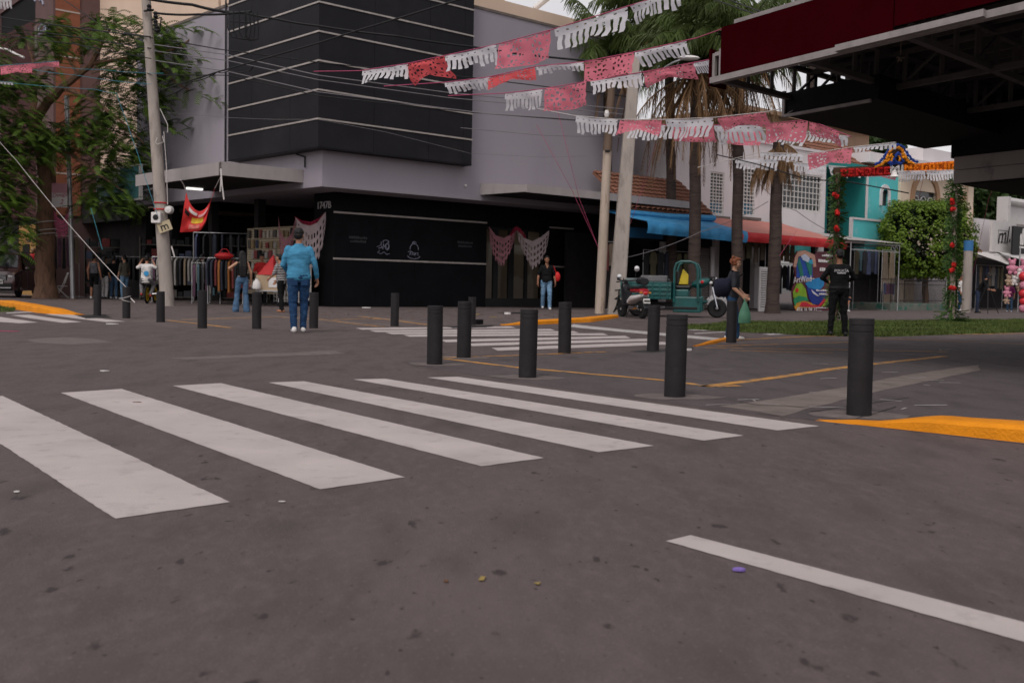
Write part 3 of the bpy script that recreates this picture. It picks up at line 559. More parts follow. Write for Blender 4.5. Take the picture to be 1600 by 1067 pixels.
# --- low dark shop under the tiles, between grey building and white house
DS = house('corner_shop', 'dark shop front under the blue awning behind the scooter and tricycle', 'shop', 1.8, FR.py(950, 400, 1.8)[0])
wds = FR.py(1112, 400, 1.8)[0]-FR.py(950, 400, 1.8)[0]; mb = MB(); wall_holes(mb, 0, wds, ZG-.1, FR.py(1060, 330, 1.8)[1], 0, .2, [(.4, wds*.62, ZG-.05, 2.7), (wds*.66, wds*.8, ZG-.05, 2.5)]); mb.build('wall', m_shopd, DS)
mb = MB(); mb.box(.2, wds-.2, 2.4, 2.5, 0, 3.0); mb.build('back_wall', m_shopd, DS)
shutter(DS, 0, 0, 1, 0, 1, m_tin) if False else None
mb = MB(); x0 = q(1093, 400, 1.8)[0]+xa-FR.py(950, 400, 1.8)[0]
n = 24
for i in range(n): z = .15+i*.1; mb.add([(x0,-.03,z),(x0+.55,-.03,z),(x0+.55,-.06,z+.05),(x0,-.06,z+.05),(x0+.55,-.03,z+.095),(x0,-.03,z+.095)], [(0,1,2,3),(3,2,4,5)])
mb.build('roller_shutter', M('grey shutter', (.17, .15, .14), .6, .15), DS); mb = MB(); mb.box(x0+.65, x0+.85, -.08, -.002, 0, 2.6); mb.build('pilaster', m_whw, DS)
# --- ochre house behind
oc = house('ochre_house', 'ochre brown house with clay tile roof rising behind the white house', 'house', 7.0, FR.py(1165, 230, 7)[0]); wo = FR.py(1365, 230, 7)[0]-FR.py(1165, 230, 7)[0]
zo = FR.py(1290, 196, 7)[1]; mb = MB(); mb.box(0, wo, .3, 8, 3, zo); mb.build('wall', m_ochre, oc); mb = MB(); mb.box(-.1, wo+.1, -.1, 8, zo, zo+.2); mb.build('parapet', m_ochre, oc)
tiled_roof('tiled_roof', 'clay tile roof slope right above the turquoise house behind the flower arch', (F(FR.py(1300, 250, 4.5)[0], 4.5, FR.py(1340, 262, 4.5)[1]), FR.X*(FR.py(1420, 250, 4.5)[0]-FR.py(1300, 250, 4.5)[0]), FR.Y*2.3+Vector((0, 0, 1.5))), 6)
# --- turquoise house
xt = FR.py(1290, 300, Y3)[0]; T = house('turquoise_house', 'turquoise house with recessed balcony and small arched window behind the flower arch', 'house', Y3, xt); qt = lambda px, py, y=Y3: (FR.py(px, py, y)[0]-xt, FR.py(px, py, y)[1])
x1 = qt(1354, 310)[0]; x2 = qt(1403, 310)[0]; ztq = qt(1370, 262)[1]; zb = qt(1330, 372)[1]
mb = MB(); aw = (qt(1376, 310)[0], qt(1388, 310)[0], qt(1382, 322)[1], qt(1382, 297)[1]); wall_holes(mb, x1, x2, 2.9, ztq, 0, .25, [aw]); mb.box(x1, x2, .3, 5, 2.9, ztq); mb.build('front_wall', m_turq, T)
mb = MB(); mb.box(0, x1-.002, 1.5, 1.7, zb, ztq+.2); mb.box(x1-.18, x1-.003, .02, 1.49, zb, ztq); mb.box(0, x1-.2, -.1, 1.49, ztq-.35, ztq); mb.build('recess_wall', m_turqd, T)
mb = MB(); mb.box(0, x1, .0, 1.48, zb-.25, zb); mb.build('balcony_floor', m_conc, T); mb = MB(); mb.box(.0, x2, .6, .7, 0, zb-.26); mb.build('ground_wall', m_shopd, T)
xb0, xb1 = qt(1318, 345)[0], qt(1369, 345)[0]; zp0, zp1 = qt(1345, 374)[1], qt(1345, 346)[1]; mb = MB(); mb.box(xb0, xb1, -.5, -.4, zp0, zp1); mb.build('balcony_panel', m_turq, T)
mb = MB(); mb.box(xb0-.08, xb1+.08, -.55, -.36, zp1+.002, zp1+.1); mb.box(xb1+.003, xb1+.1, -.53, -.37, zp0-.1, zp1); mb.box(xb0-.1, xb0-.003, -.53, -.37, zp0-.1, zp1); mb.build('balcony_rail', m_whw, T)
mb = MB(); mb.box(x1-.1, x1+.05, -.05, -.003, zb, ztq); mb.build('corner_trim', m_whw, T)
xd0, xd1 = qt(1293, 320, 4.5)[0], qt(1328, 320, 4.5)[0]; zd = qt(1310, 292, 4.5)[1]; mb = MB(); mb.box(xd0, xd1, 1.44, 1.495, zb, zd); dd = mb.build('balcony_door', m_wpane, T)
mb = MB(); mb.box(xd0-.1, xd1+.2, 1.3, 1.48, zd+.002, zd+.15); mb.build('lintel', m_whw, T)
mb = MB()
for i in range(5): x = xd0+(xd1-xd0)*i/4; mb.box(x-.03, x+.03, 1.40, 1.438, zb, zd)
for k_ in (0, 1):
    cx = xd0+(xd1-xd0)*(.25+.5*k_); mb.tube([(cx+.3*cos(a*pi/8), 1.41, zd-.55+.35*sin(a*pi/8)) for a in range(17)], .025, 5); mb.tube([(cx, 1.41, zd-.9), (cx, 1.41, zd-.2)], .02, 5)
mb.build('door_grille', m_black, dd)
mb = MB(); r_ = (aw[1]-aw[0])/2; cx = (aw[0]+aw[1])/2; mb.box(aw[0], aw[1], .1, .12, aw[2], aw[3]); mb.build('arched_window', m_wpane, T)
def arch_ring(mb, cx, z0, z1, r, t, y0, y1, n=12):         # arched surround: legs and half ring, proud of the wall
    pts = [(cx-r-t, z0)]+[(cx-(r+t)*cos(pi*i/n), z1+(r+t)*sin(pi*i/n)) for i in range(n+1)]+[(cx+r+t, z0)]; ins = [(cx-r, z0)]+[(cx-r*cos(pi*i/n), z1+r*sin(pi*i/n)) for i in range(n+1)]+[(cx+r, z0)]; k = len(pts)
    vs = [(x, y0, z) for x, z in pts]+[(x, y0, z) for x, z in ins]+[(x, y1, z) for x, z in pts]+[(x, y1, z) for x, z in ins]
    fs = []
    for i in range(k-1): fs += [(i, i+1, k+i+1, k+i), (2*k+i, 3*k+i, 3*k+i+1, 2*k+i+1), (i, 2*k+i, 2*k+i+1, i+1), (k+i, k+i+1, 3*k+i+1, 3*k+i)]
    mb.add(vs, fs)
mb = MB(); arch_ring(mb, cx, aw[2], aw[3]-r_*.6, r_*.8, r_*.55, -.06, -.003); mb.build('window_surround', m_whw, T)
# --- cream house
xc = FR.py(1403, 300, Y3)[0]; K = house('cream_house', 'cream house with big arched window and white roof parapet behind the clipped tree', 'house', Y3-.15, xc); qk = lambda px, py, y=Y3-.15: (FR.py(px, py, y)[0]-xc, FR.py(px, py, y)[1])
x1 = qk(1514, 310)[0]; ztk = qk(1450, 268)[1]; cx = qk(1444, 330)[0]; r_ = (qk(1462, 330)[0]-qk(1426, 330)[0])/2; zw0 = qk(1444, 350)[1]; zw1 = qk(1444, 312)[1]
cx2 = qk(1507, 330)[0]; r2 = r_*.5
mb = MB(); wall_holes(mb, 0, x1, 0, ztk, 0, .2, [(cx-r_, cx+r_, zw0, zw1+r_*.35), (.6, x1-.5, ZG-.05, 2.6)]); mb.box(0, x1, .6, 6, 2.7, ztk); mb.box(.2, x1, 3, 3.1, 0, 2.7); mb.build('wall', m_cream, K)
mb = MB(); mb.box(cx-r_, cx+r_, .13, .15, zw0, zw1+r_*.35); wk = mb.build('arched_window', m_wpane, K)
mb = MB(); arch_ring(mb, cx, zw0, zw1, r_*.97, r_*.28, -.1, -.003); mb.build('window_surround', m_tan, K); mb = MB(); 
mb.add([(cx-r_, .02, zw1+r_*.9), (cx+r_, .02, zw1+r_*.9), (cx+r_, .02, zw1+r_*.34), (cx-r_, .02, zw1+r_*.34)], [(0, 1, 2, 3)]) if False else None
for k_ in (-.62, 0, .62): arch_ring(mb, cx+k_*r_, zw0, zw1-.15, r_*.24, .035, .06, .11, 8); mb.box(cx+k_*r_-.012, cx+k_*r_+.012, .07, .1, zw0, zw1)
for i in range(4): z = zw0+(zw1-zw0)*i/3.2; mb.box(cx-r_, cx+r_, .055, .08, z, z+.03)
mb.build('window_lattice', m_white, wk)
mb = MB(); arch_ring(mb, cx2, zw0, zw1-.3, r2, r_*.2, -.1, -.003); mb.build('window_surround', m_tan, K); mb = MB(); mb.box(cx2-r2, cx2+r2, -.02, -.004, zw0, zw1-.3); mb.tube([(cx2-r2*.95*cos(pi*i/8), -.012, zw1-.3+r2*.95*sin(pi*i/8)) for i in range(9)], .02, 5); mb.build('arched_window', m_wpane, K)
mb = MB(); mb.box(qk(1514, 310)[0]-.5, x1+.1, -.2, -.002, 0, ztk+.02); mb.build('pilaster', m_cream, K)
mb = MB(); mb.box(-.1, x1+.1, -.7, .3, ztk, ztk+.35); mb.build('eave_slab', m_whw, K); mb = MB(); zp = qk(1450, 232)[1]; mb.box(qk(1440, 240)[0], x1-.8, -.1, 1.5, ztk+.36, zp); mb.build('roof_parapet', m_whw, K)
mb = MB(); mb.box(-.3, x1, 1.6, 5, ztk+.36, zp-.3); mb.build('roof_room', m_whw, K)
# --- white shop at far right
xs0 = FR.py(1515, 380, Y3)[0]; N_ = house('white_shop', 'low white shop with script letter sign and rolled awning at far right', 'shop', Y3, xs0); qn = lambda px, py, y=Y3: (FR.py(px, py, y)[0]-xs0, FR.py(px, py, y)[1])
xe = qn(1760, 400)[0]; zs = qn(1560, 345)[1]; mb = MB(); wall_holes(mb, 0, xe, 0, zs, 0, .2, [(.5, xe-.5, ZG-.05, 3.0)]); mb.box(0, xe, 4, 4.1, 0, 3.2); mb.build('wall', m_whw, N_)
mb = MB(); mb.box(.2, xe, 1.2, 1.3, 0, 3.1); mb.build('shop_interior', m_shopd, N_)
a = qn(1550, 352, 2); b = qn(1587, 352, 2); mb = MB(); mb.box(a[0], b[0], -1.05, -.9, qn(1568, 395, 2)[1], qn(1568, 346, 2)[1]); sp = mb.build('sign_panel', m_sign, N_)
mb = MB(); o = qn(1567, 369, 2); text_mb(mb, 'ml.', 1.25, (o[0], -1.06, o[1]), (1, 0, .12), (-.12, 0, 1), .015, shear=.35, xs=1.1); mb.tube([(o[0]-.7, -1.06, o[1]-.35), (o[0]-.7, -1.06, o[1]+.3), (o[0]+.5, -1.06, o[1]+.3), (o[0]+.5, -1.06, o[1]-.35), (o[0]-.7, -1.06, o[1]-.35)], .012, 4); mb.build('script_lettering', m_black, sp)
a = qn(1582, 352, 1.4); mb = MB(); mb.box(a[0], a[0]+3.0, -1.66, -1.56, qn(1590, 408, 1.4)[1], qn(1590, 354, 1.4)[1]); bs = mb.build('black_sign', m_black, N_); o = qn(1595, 380, 1.4)
mb = MB()
for dx, h_ in ((-.25, .5), (0, .8), (.3, .55), (.6, .9), (.9, .5)): mb.box(o[0]+dx, o[0]+dx+.2, -1.675, -1.662, o[1]-.1, o[1]-.1+h_); mb.ball((o[0]+dx+.1, -1.668, o[1]-.1+h_), .1, 8, (1, .08, 1.4))
mb.box(o[0]-.3, o[0]+1.3, -1.675, -1.662, o[1]-.28, o[1]-.18)
for k_ in range(2): mb.box(o[0]-.25, o[0]+1.2, -1.675, -1.662, o[1]-.75-k_*.28, o[1]-.62-k_*.28)
mb.build('white_emblem', m_white, bs)
mb = MB(); z1 = qn(1575, 316)[1]; mb.tube([(qn(1560, 330)[0], -.3, z1), (xe, -.3, z1-.05)], .22, 10); mb.box(qn(1556, 330)[0], qn(1560, 330)[0], -.7, -.05, zs-.3, z1+.2); mb.box(qn(1560, 330)[0], xe, -.25, -.003, zs-.1, z1-.2); mb.build('rolled_awning', m_sign, N_)
# white sloping tarps
def tarp(name, label, pts, mat, cat='awning', th=.02):
    mb = MB(); n = 10; a, b, c, d = [Vector(p) for p in pts]; vs = []
    for j in range(n+1):
        for i in range(n+1): p = a.lerp(b, i/n).lerp(d.lerp(c, i/n), j/n); p.z -= .12*sin(pi*i/n)*sin(pi*j/n)-.03*noise.noise(p*2); vs.append(p)
    m0 = len(vs); vs += [p-Vector((0, 0, th)) for p in vs]; w_ = n+1
    fs = [(j*w_+i, j*w_+i+1, (j+1)*w_+i+1, (j+1)*w_+i) for j in range(n) for i in range(n)]; fs += [tuple(m0+k_ for k_ in f[::-1]) for f in fs]; mb.add(vs, fs); return tag(mb.build(name, mat, smooth=True, origin=a), label, cat)
PX = lambda px, py, y: (lambda r: F(r[0], y, r[1]))(FR.py(px, py, y))
tarp('tarp_awning', 'white tarp awning sloping over the dark stall at far right', (PX(1513, 395, 2.4), PX(1560, 392, 2.4), PX(1590, 418, -.8), PX(1530, 398, -.8)), m_sign); tarp('tarp_awning', 'white tarp awning right of the tripod over the plush toy stall', (PX(1555, 392, 2.6), PX(1660, 392, 2.6), PX(1680, 420, -.5), PX(1580, 402, -.5)), m_sign); tarp('tarp_awning', 'small white tarp behind the clipped tree and railing', (PX(1402, 392, 2.2), PX(1440, 390, 2.2), PX(1440, 428, 1.6), PX(1404, 430, 1.6)), m_sign)
tiled_roof('tiled_roof', 'small orange clay tile roof right behind the blue topped pole', (PX(1508, 394, 2.5), FR.X*2.3, FR.Y*.9+Vector((0, 0, .6))), 4)
# --- awnings
def awning(name, label, x0, x1, zf, zb, yf, yb, val, mtop, mval, sag=.06):
    A = thing(name, label, 'awning', F(x0, yf, 0), RY); L_ = x1-x0; D = yb-yf; n = 24; m = 8; mb = MB(); vs = []
    for j in range(m+1):
        t = j/m
        for i in range(n+1):
            u = i/n; z = zf(u)*(1-t)+zb(u)*t+sag*sin(pi*t)*-.5+.025*noise.noise((u*14, t*3, x0)); vs.append((L_*u, D*t, z))
    w_ = n+1; fs = [(j*w_+i, j*w_+i+1, (j+1)*w_+i+1, (j+1)*w_+i) for j in range(m) for i in range(n)]; m0 = len(vs); vs += [(x, y, z-.015) for x, y, z in vs]; fs += [tuple(k_+m0 for k_ in f[::-1]) for f in fs]; mb.add(vs, fs); mb.build('canvas', mtop, A, smooth=True)
    mb = MB(); vs = []
    for j in range(6):
        for i in range(n*3+1):
            u = i/(n*3); z = zf(u)-val*j/5; vs.append((L_*u, -.012-.03*sin(u*60)*j/5-.05*noise.noise((u*9, j*.4, 3))*j/5-.06*sin(pi*j/5), z))
    w_ = n*3+1; fs = [(j*w_+i, (j+1)*w_+i, (j+1)*w_+i+1, j*w_+i+1) for j in range(5) for i in range(n*3)]; mb.add(vs, fs); mb.build('valance', mval, A, smooth=True)
    mb = MB()
    for k_ in range(4): u = (k_+.15)/3.3; mb.tube([(L_*u, .02, zf(u)-.06), (L_*u, D, zb(u)-.06)], .02, 5)
    mb.tube([(0, .03, zf(0)-.05), (L_, .03, zf(1)-.05)], .022, 6); mb.build('frame', m_black, A); return A
yf = -.6; lin = lambda a, b: (lambda u: a+(b-a)*u)
x0, x1 = FR.py(1010, 360, yf)[0], FR.py(1167, 360, yf)[0]
awning('awning', 'blue canvas awning sagging behind the palm trunks over the corner shop', x0, x1, lin(FR.py(1035, 347, yf)[1], FR.py(1167, 362, yf)[1]), lin(FR.py(1010, 333, 1.7)[1], FR.py(1115, 341, 1.7)[1]), yf, 1.7, .42, m_bcan, m_bcan)
x0b = FR.py(980, 360, .6)[0]; A = thing('awning', 'blue canvas flap with painted shade hanging behind the concrete utility pole', 'awning', F(x0b, .6, 0), RY); mb = MB(); mb.box(0, FR.py(1036, 360, .6)[0]-x0b, 0, .03, FR.py(1000, 372, .6)[1], FR.py(1000, 356, .6)[1]); mb.build('flap', M('blue canvas with painted shade', (.015, .09, .19), .7, .1), A); mb = MB(); za_, zb_ = FR.py(985, 333, .9)[1], FR.py(1115, 341, .9)[1]; La = FR.py(1117, 341, .9)[0]-x0b; mb.tube([(0, .35, za_), (La*.5, .35, (za_+zb_)/2-.05), (La, .35, zb_)], .12, 8); mb.build('rolled_canvas', m_bcan, A)  # flap uses a darker copy of the blue canvas, shade in its colour
x0, x1 = FR.py(1150, 370, yf)[0], FR.py(1322, 380, yf)[0]
awning('awning', 'faded red canvas awning with bright red valance over the clothes shop', x0, x1, lin(FR.py(1160, 362, yf)[1], FR.py(1320, 376, yf)[1]), lin(FR.py(1140, 343, 2.6)[1], FR.py(1275, 353, 2.6)[1]), yf, 2.7, .36, m_salm, m_rcan)
# --- tin roof stall with white frame
xm0, xm1 = FR.py(1329, 400, -1)[0], FR.py(1405, 400, -1)[0]; z1 = FR.py(1367, 392, -1)[1]; z2 = FR.py(1367, 381, -1)[1]
ST = thing('market_stall', 'tin roofed market stall with thin white pole frame beside the red awning', 'stall', F(xm0, -1, 0), RY); L_ = xm1-xm0
for x in (0, L_):
    for y in (0, 3.5): mb = MB(); mb.tube([(x, y, .05), (x, y, z2)], .022, 8); mb.build('pole', m_steel, ST)
mb = MB(); mb.bar((0, 0, z2), (L_, 0, z2), .035); mb.bar((0, 0, z1), (L_, 0, z1), .035); mb.bar((0, 0, z2), (0, 3.5, z2), .05); mb.bar((L_, 0, z2), (L_, 3.5, z2), .05); mb.bar((0, 3.5, z2), (L_, 3.5, z2), .05); mb.build('top_frame', m_steel, ST)
mb = MB(); n = 40; vs = [(L_*i/n-.1, y, z2+.06+(.55 if y > 1 else 0)+.02*(i % 2)) for y in (-.25, 3.7) for i in range(n+1)]; mb.add(vs, [(i, i+1, n+2+i, n+1+i) for i in range(n)]); mb.build('tin_roof', m_tin, ST)
mb = MB()
for i in range(2): mb.tube([(L_-.62+i*.3+.1*cos(a*.7), -.02, (z1+z2)/2+.1*sin(a*.7)) for a in range(8)], .014, 4)
mb.build('white_symbol', m_white, ST)
# --- clothes hung in the shops
fab = [M('fabric %d' % i, c, .9, .25, 4) for i, c in enumerate([(.13,.10,.075),(.05,.05,.055),(.17,.13,.09),(.03,.035,.05),(.09,.08,.05),(.13,.03,.03),(.05,.06,.11),(.20,.19,.18),(.022,.022,.025),(.10,.05,.08),(.25,.10,.03),(.06,.11,.13)])]
fcol = {n: i for i, n in enumerate('tan charcoal sand navy olive crimson slate white black mauve orange teal'.split())}
def garment_mb(w_, h_, o=(0,0,0), sleeves=True):
    mb = MB(); X, Y, Z = o; t = .05; prof = [(-.18,0),(-.5,-.1),(-.62,-.42),(-.48,-.45),(-.40,-.25),(-.42,-1),(.42,-1),(.40,-.25),(.48,-.45),(.62,-.42),(.5,-.1),(.18,0),(0,-.05)] if sleeves else [(-.12,0),(-.3,-.06),(-.46,-1),(.46,-1),(.3,-.06),(.12,0),(0,-.07)]
    mb.prism([(X+a*w_, Y-t/2, Z+b*h_) for a, b in prof], (0, t, 0)); return mb
def rack(label, o, yaw, n, w_, ztop, gh=.75, cols=None, face=False, group='clothes racks of the shops'):
    R_ = thing('clothes_rack', label, 'clothes rack', o, yaw, group); mb = MB(); mb.tube([(-w_/2, 0, ztop), (w_/2, 0, ztop)], .014, 6)
    for s_ in (-1, 1): mb.tube([(s_*w_/2, 0, 0), (s_*w_/2, 0, ztop)], .014, 6); mb.tube([(s_*w_/2, -.25, .02), (s_*w_/2, .25, .02)], .014, 6)
    mb.build('rail', m_steel, R_)
    for i in range(n):
        x = -w_/2+w_*(i+.5)/n; h_ = gh*rnd(.85, 1.1); mb = MB()
        if face: mb = garment_mb(min(.5, w_/n*.9), h_, (0, 0, 0), random.random() < .6)
        else: mb.prism([(a*.42, -.03, b*h_) for a, b in [(-.1,0),(-.5,-.1),(-.58,-.4),(-.45,-1),(.45,-1),(.58,-.4),(.5,-.1),(.1,0)]], (0, .06, 0))
        c_ = random.choice(cols) if cols else random.randrange(len(fab)); g_ = mb.build('garment', fab[c_], R_); g_.location = (x, rnd(-.03, .03), ztop-.05); g_.rotation_euler = (0, 0, rnd(-.2, .2) if face else radians(90)+rnd(-.3, .3))
    return R_
zr = ZG+.0
rack('tan and sand dresses hanging under the red awning left of the leaning louvre panel', F(FR.py(1168, 470, .8)[0], .8, zr), RY, 5, 2.2, 3.0, 1.0, [0, 2, 4, 0], True); rack('dark jackets hanging low beside the colourful advert banner', F(FR.py(1224, 470, 1.0)[0], 1.0, zr), RY, 7, 1.9, 1.9, 1.1, [1, 8, 3, 6], True)
rack('orange and tan garments hanging high left of the colourful advert banner', F(FR.py(1222, 470, 1.5)[0], 1.5, zr), RY, 4, 1.8, 3.0, .95, [0, 10, 2, 4], True)
rack('teal and slate shirts hanging inside the tin roofed stall', F(FR.py(1352, 470, 1.2)[0], 1.2, zr), RY, 6, 2.1, 2.75, 1.0, [11, 6, 3, 4, 8], True); rack('tan curtain like fabrics hanging at the right side of the stall', F(FR.py(1386, 470, .7)[0], .7, zr), RY, 2, 1.1, 2.75, 1.7, [0, 2], True)
rack('mauve and blue small clothes hanging low at the right of the stall', F(FR.py(1388, 480, -.2)[0], -.2, zr), RY, 6, 1.0, 1.25, .5, [9, 6, 8, 9], True); rack('dark garments hanging in the gloom under the blue awning', F(FR.py(1040, 470, 1.2)[0], 1.2, zr), RY, 7, 2.6, 2.2, 1.0, [8, 3, 1, 4], True)
rack('red and brown garments hanging behind the wooden and concrete utility poles', F(FR.py(958, 470, 1.0)[0], 1.0, zr), RY, 4, 1.0, 2.4, .9, [5, 10, 5, 0], True); rack('assorted dark garments hanging in the stall behind the tripod', F(FR.py(1545, 470, .4)[0], .4, zr), RY, 9, 3.0, 2.3, 1.1, None, True)
# --- advert banner
AB = thing('advert_banner', 'colourful wavy edged advertising banner standing left of the policeman', 'banner', F(FR.py(1265, 489, -.5)[0], -.5, 0), RY); bx0 = FR.py(1265, 489, -.5)[0]
def bq(px, py): r = FR.py(px, py, -.5); return (r[0]-bx0, r[1])
def bpoly(name, pts, mat, dy, parent=AB, th=.012): mb = MB(); mb.prism([(bq(x, y)[0], -dy, bq(x, y)[1]) for x, y in pts], (0, th, 0)); return mb.build(name, mat, parent)
cm = lambda n, c: M(n, c, .45, .25, 2.5, spec=.3)
bz = lambda *p: [(1220+x*.1125, 380+y*.1125) for x, y in p]
out_ = bz((175,330),(195,200),(230,110),(340,100),(470,160),(500,120),(710,115),(720,980),(260,985),(200,940),(165,800),(155,680),(165,620),(205,540),(200,400)); bd = bpoly('board', out_, cm('banner plum', (.10,.02,.03)), 0, th=.04)
bpoly('scallop_border', bz((175,330),(195,200),(235,115),(340,100),(470,165),(490,330),(450,330),(430,220),(330,150),(240,190),(215,330)), cm('banner peach', (.45,.25,.18)), .012); bpoly('blue_drape', bz((215,470),(215,300),(250,190),(340,230),(430,230),(440,470),(330,520)), cm('banner blue', (.01,.06,.30)), .014); bpoly('green_fold', bz((225,290),(250,195),(290,330),(310,460),(265,460)), cm('banner green', (.01,.14,.10)), .027); bpoly('green_fold', bz((330,240),(370,250),(425,300),(420,450),(390,440)), cm('banner green 2', (.01,.16,.12)), .027)
bpoly('white_cap', bz((270,180),(330,150),(395,205),(380,270),(300,235)), cm('banner white', (.45,.5,.6)), .03); bpoly('cyan_swash', bz((430,220),(440,290),(395,285),(370,250)), cm('banner cyan', (.02,.3,.45)), .031)
bpoly('blue_wave', bz((330,560),(450,490),(540,480),(600,500),(590,590),(540,640),(470,640),(380,620)), cm('banner sky', (.015,.20,.45)), .026); bpoly('navy_wave', bz((350,600),(470,650),(560,640),(630,700),(600,780),(520,850),(440,850),(390,780)), cm('banner navy', (.01,.03,.22)), .024); bpoly('white_swoosh', bz((410,640),(440,700),(500,735),(525,735),(470,690)), cm('banner white 2', (.55,.55,.6)), .038)
bpoly('lime_field', bz((165,680),(220,560),(280,555),(340,640),(360,760),(300,740),(200,760),(170,760)), cm('banner lime', (.20,.36,.02)), .022); bpoly('green_band', bz((165,780),(240,730),(350,750),(380,800),(300,800),(210,830),(190,880)), cm('banner emerald', (.02,.24,.10)), .034); bpoly('yellow_field', bz((180,880),(220,820),(300,790),(420,830),(500,870),(500,900),(260,900),(270,980),(215,940)), cm('banner amber', (.50,.26,.03)), .02); bpoly('red_wave', bz((250,880),(280,820),(340,815),(420,860),(520,860),(600,760),(610,800),(540,880),(480,890)), cm('banner red', (.5,.02,.04)), .036); bpoly('lime_field', bz((600,830),(640,740),(650,860),(560,880)), cm('banner lime 2', (.3,.36,.03)), .03); bpoly('red_disc', bz((195,640),(215,620),(240,640),(235,675),(210,685),(195,665)), cm('banner red 2', (.5,.02,.02)), .036)
mw = cm('banner lettering', (.65,.62,.62)); mb = MB(); r = bq(1220+290*.1125, 380+505*.1125); text_mb(mb, 'ArtWind', .36, (r[0], -.045, r[1]), (1,0,.08), (-.08,0,1), .01, xs=.95); r = bq(1220+350*.1125, 380+930*.1125); text_mb(mb, '474 36 98 71', .30, (r[0], -.045, r[1]), (1,0,0), (0,0,1), .01, xs=.9)
for (x, y, w_, h_) in ((560,150,150,40),(510,220,150,50),(530,330,80,60),(480,640,160,28),(520,690,120,28),(480,880,160,24),(480,930,160,40),(400,480,60,20)):
    r0, r1 = bq(1220+x*.1125, 380+y*.1125), bq(1220+(x+w_)*.1125, 380+(y+h_)*.1125); n = max(2, int(w_/22))
    for i in range(n): a_ = r0[0]+(r1[0]-r0[0])*i/n; mb.box(a_, a_+(r1[0]-r0[0])/n*.8, -.046, -.04, r1[1], r0[1]-rnd(0, .04))
mb.build('lettering', mw, AB)
# --- louvre panel leaning on the palm
o = G(1192, 486.5); LP = thing('louvre_panel', 'grey white louvred shutter panel leaning against the rightmost palm trunk', 'shutter', o, RY); h_ = (484-414)*o.y/FPX; w_ = 20*o.y/FPX; mb = MB(); t_ = .22
tp = lambda x, z: Vector((x+.62*z*w_/h_, .13*z, z*.99)); mb.bar(tp(-w_/2, 0), tp(-w_/2, h_), .07, .05); mb.bar(tp(w_/2, 0), tp(w_/2, h_), .07, .05); mb.bar(tp(-w_/2, .05), tp(w_/2, .05), .05, .1); mb.bar(tp(-w_/2, h_-.05), tp(w_/2, h_-.05), .05, .1); mb.build('frame', m_sign, LP)
mb = MB()
for i in range(17): z = .14+(h_-.26)*i/16; a, b = tp(-w_/2+.03, z), tp(w_/2-.03, z); u = Vector((0, -.05, -.035)); mb.prism([a, b, b+u, a+u], (0, .008, .012))
mb.build('slats', m_sign, LP); mb = MB(); a, b, c_, d_ = tp(-w_/2+.03, .08), tp(w_/2-.03, .08), tp(w_/2-.03, h_-.08), tp(-w_/2+.03, h_-.08); mb.prism([p+Vector((0, .03, 0)) for p in (a, b, c_, d_)], (0, .01, 0)); mb.build('backing', M('grey backing', (.36,.33,.31), .8), LP)
# --- planter with railing
xp0, xp1 = FR.py(1392, 485, -.4)[0], FR.py(1478, 485, -.4)[0]; PL = thing('planter', 'low green and grey concrete planter with black railing around the clipped tree', 'planter', F(xp0, -.4, 0), RY); L_ = xp1-xp0; zz = FR.py(1430, 474, -.4)[1]; zr2 = FR.py(1430, 436, -.4)[1]
mb = MB(); mb.box(0, L_, 0, 2.2, 0, zz); mb.build('base', M('green planter paint', (.14,.15,.13), .85, .2, 1.5, col2=(.03,.13,.095), c2pos=(.5, .62)), PL, bevel=.02)
mb = MB()
for i in range(int(L_/.11)+1):
    x = i*.11+.03; mb.tube([(x, .06, zz), (x, .06, zr2)], .011, 4, False)
for z in (zz+.12, zr2-.05, zr2-.25): mb.bar((0, .06, z), (L_, .06, z), .03)
for y in (.06, 1.1, 2.14): mb.tube([(0.03, y, zz), (0.03, y, zr2)], .02, 5); mb.tube([(L_-.03, y, zz), (L_-.03, y, zr2)], .02, 5)
mb.bar((.03, 0, zr2-.05), (.03, 2.2, zr2-.05), .03); mb.bar((L_-.03, 0, zr2-.05), (L_-.03, 2.2, zr2-.05), .03); mb.build('railing', m_black, PL)
# ------------------------------------------------------------------ trees
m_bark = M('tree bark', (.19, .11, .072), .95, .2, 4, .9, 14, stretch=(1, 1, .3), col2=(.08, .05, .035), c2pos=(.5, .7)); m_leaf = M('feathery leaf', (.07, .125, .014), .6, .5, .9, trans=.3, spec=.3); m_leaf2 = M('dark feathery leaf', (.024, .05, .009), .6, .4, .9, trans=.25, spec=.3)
m_fic = M('clipped tree leaf', (.10, .165, .012), .6, .5, 1.6, trans=.25, spec=.35); m_ficshade = M('inner leaf with painted shade', (.008, .018, .004), .8, .3, 2); m_palm = M('palm leaflet', (.065, .095, .022), .55, .4, 1.2, trans=.22, spec=.35); m_dead = M('dead palm frond', (.19, .11, .055), .85, .35, 1.5, trans=.2); m_ptr = M('palm trunk', (.058, .042, .036), .95, .2, 3, .8, 18, stretch=(.6, .6, 3), col2=(.022, .017, .016), c2pos=(.5, .7))
def limb(mb, pts, r0, r1, n=9):
    P = []; k = 5
    for i in range(len(pts)-1):
        for j in range(k): P.append(pts[i].lerp(pts[i+1], j/k)+Vector((noise.noise(pts[i]+Vector((j*.4,0,0))), noise.noise(pts[i]+Vector((0,j*.4,5))), 0))*r0*.25)
    P.append(pts[-1]); m = len(P); mb.tube(P, [r0+(r1-r0)*i/(m-1) for i in range(m)], n)
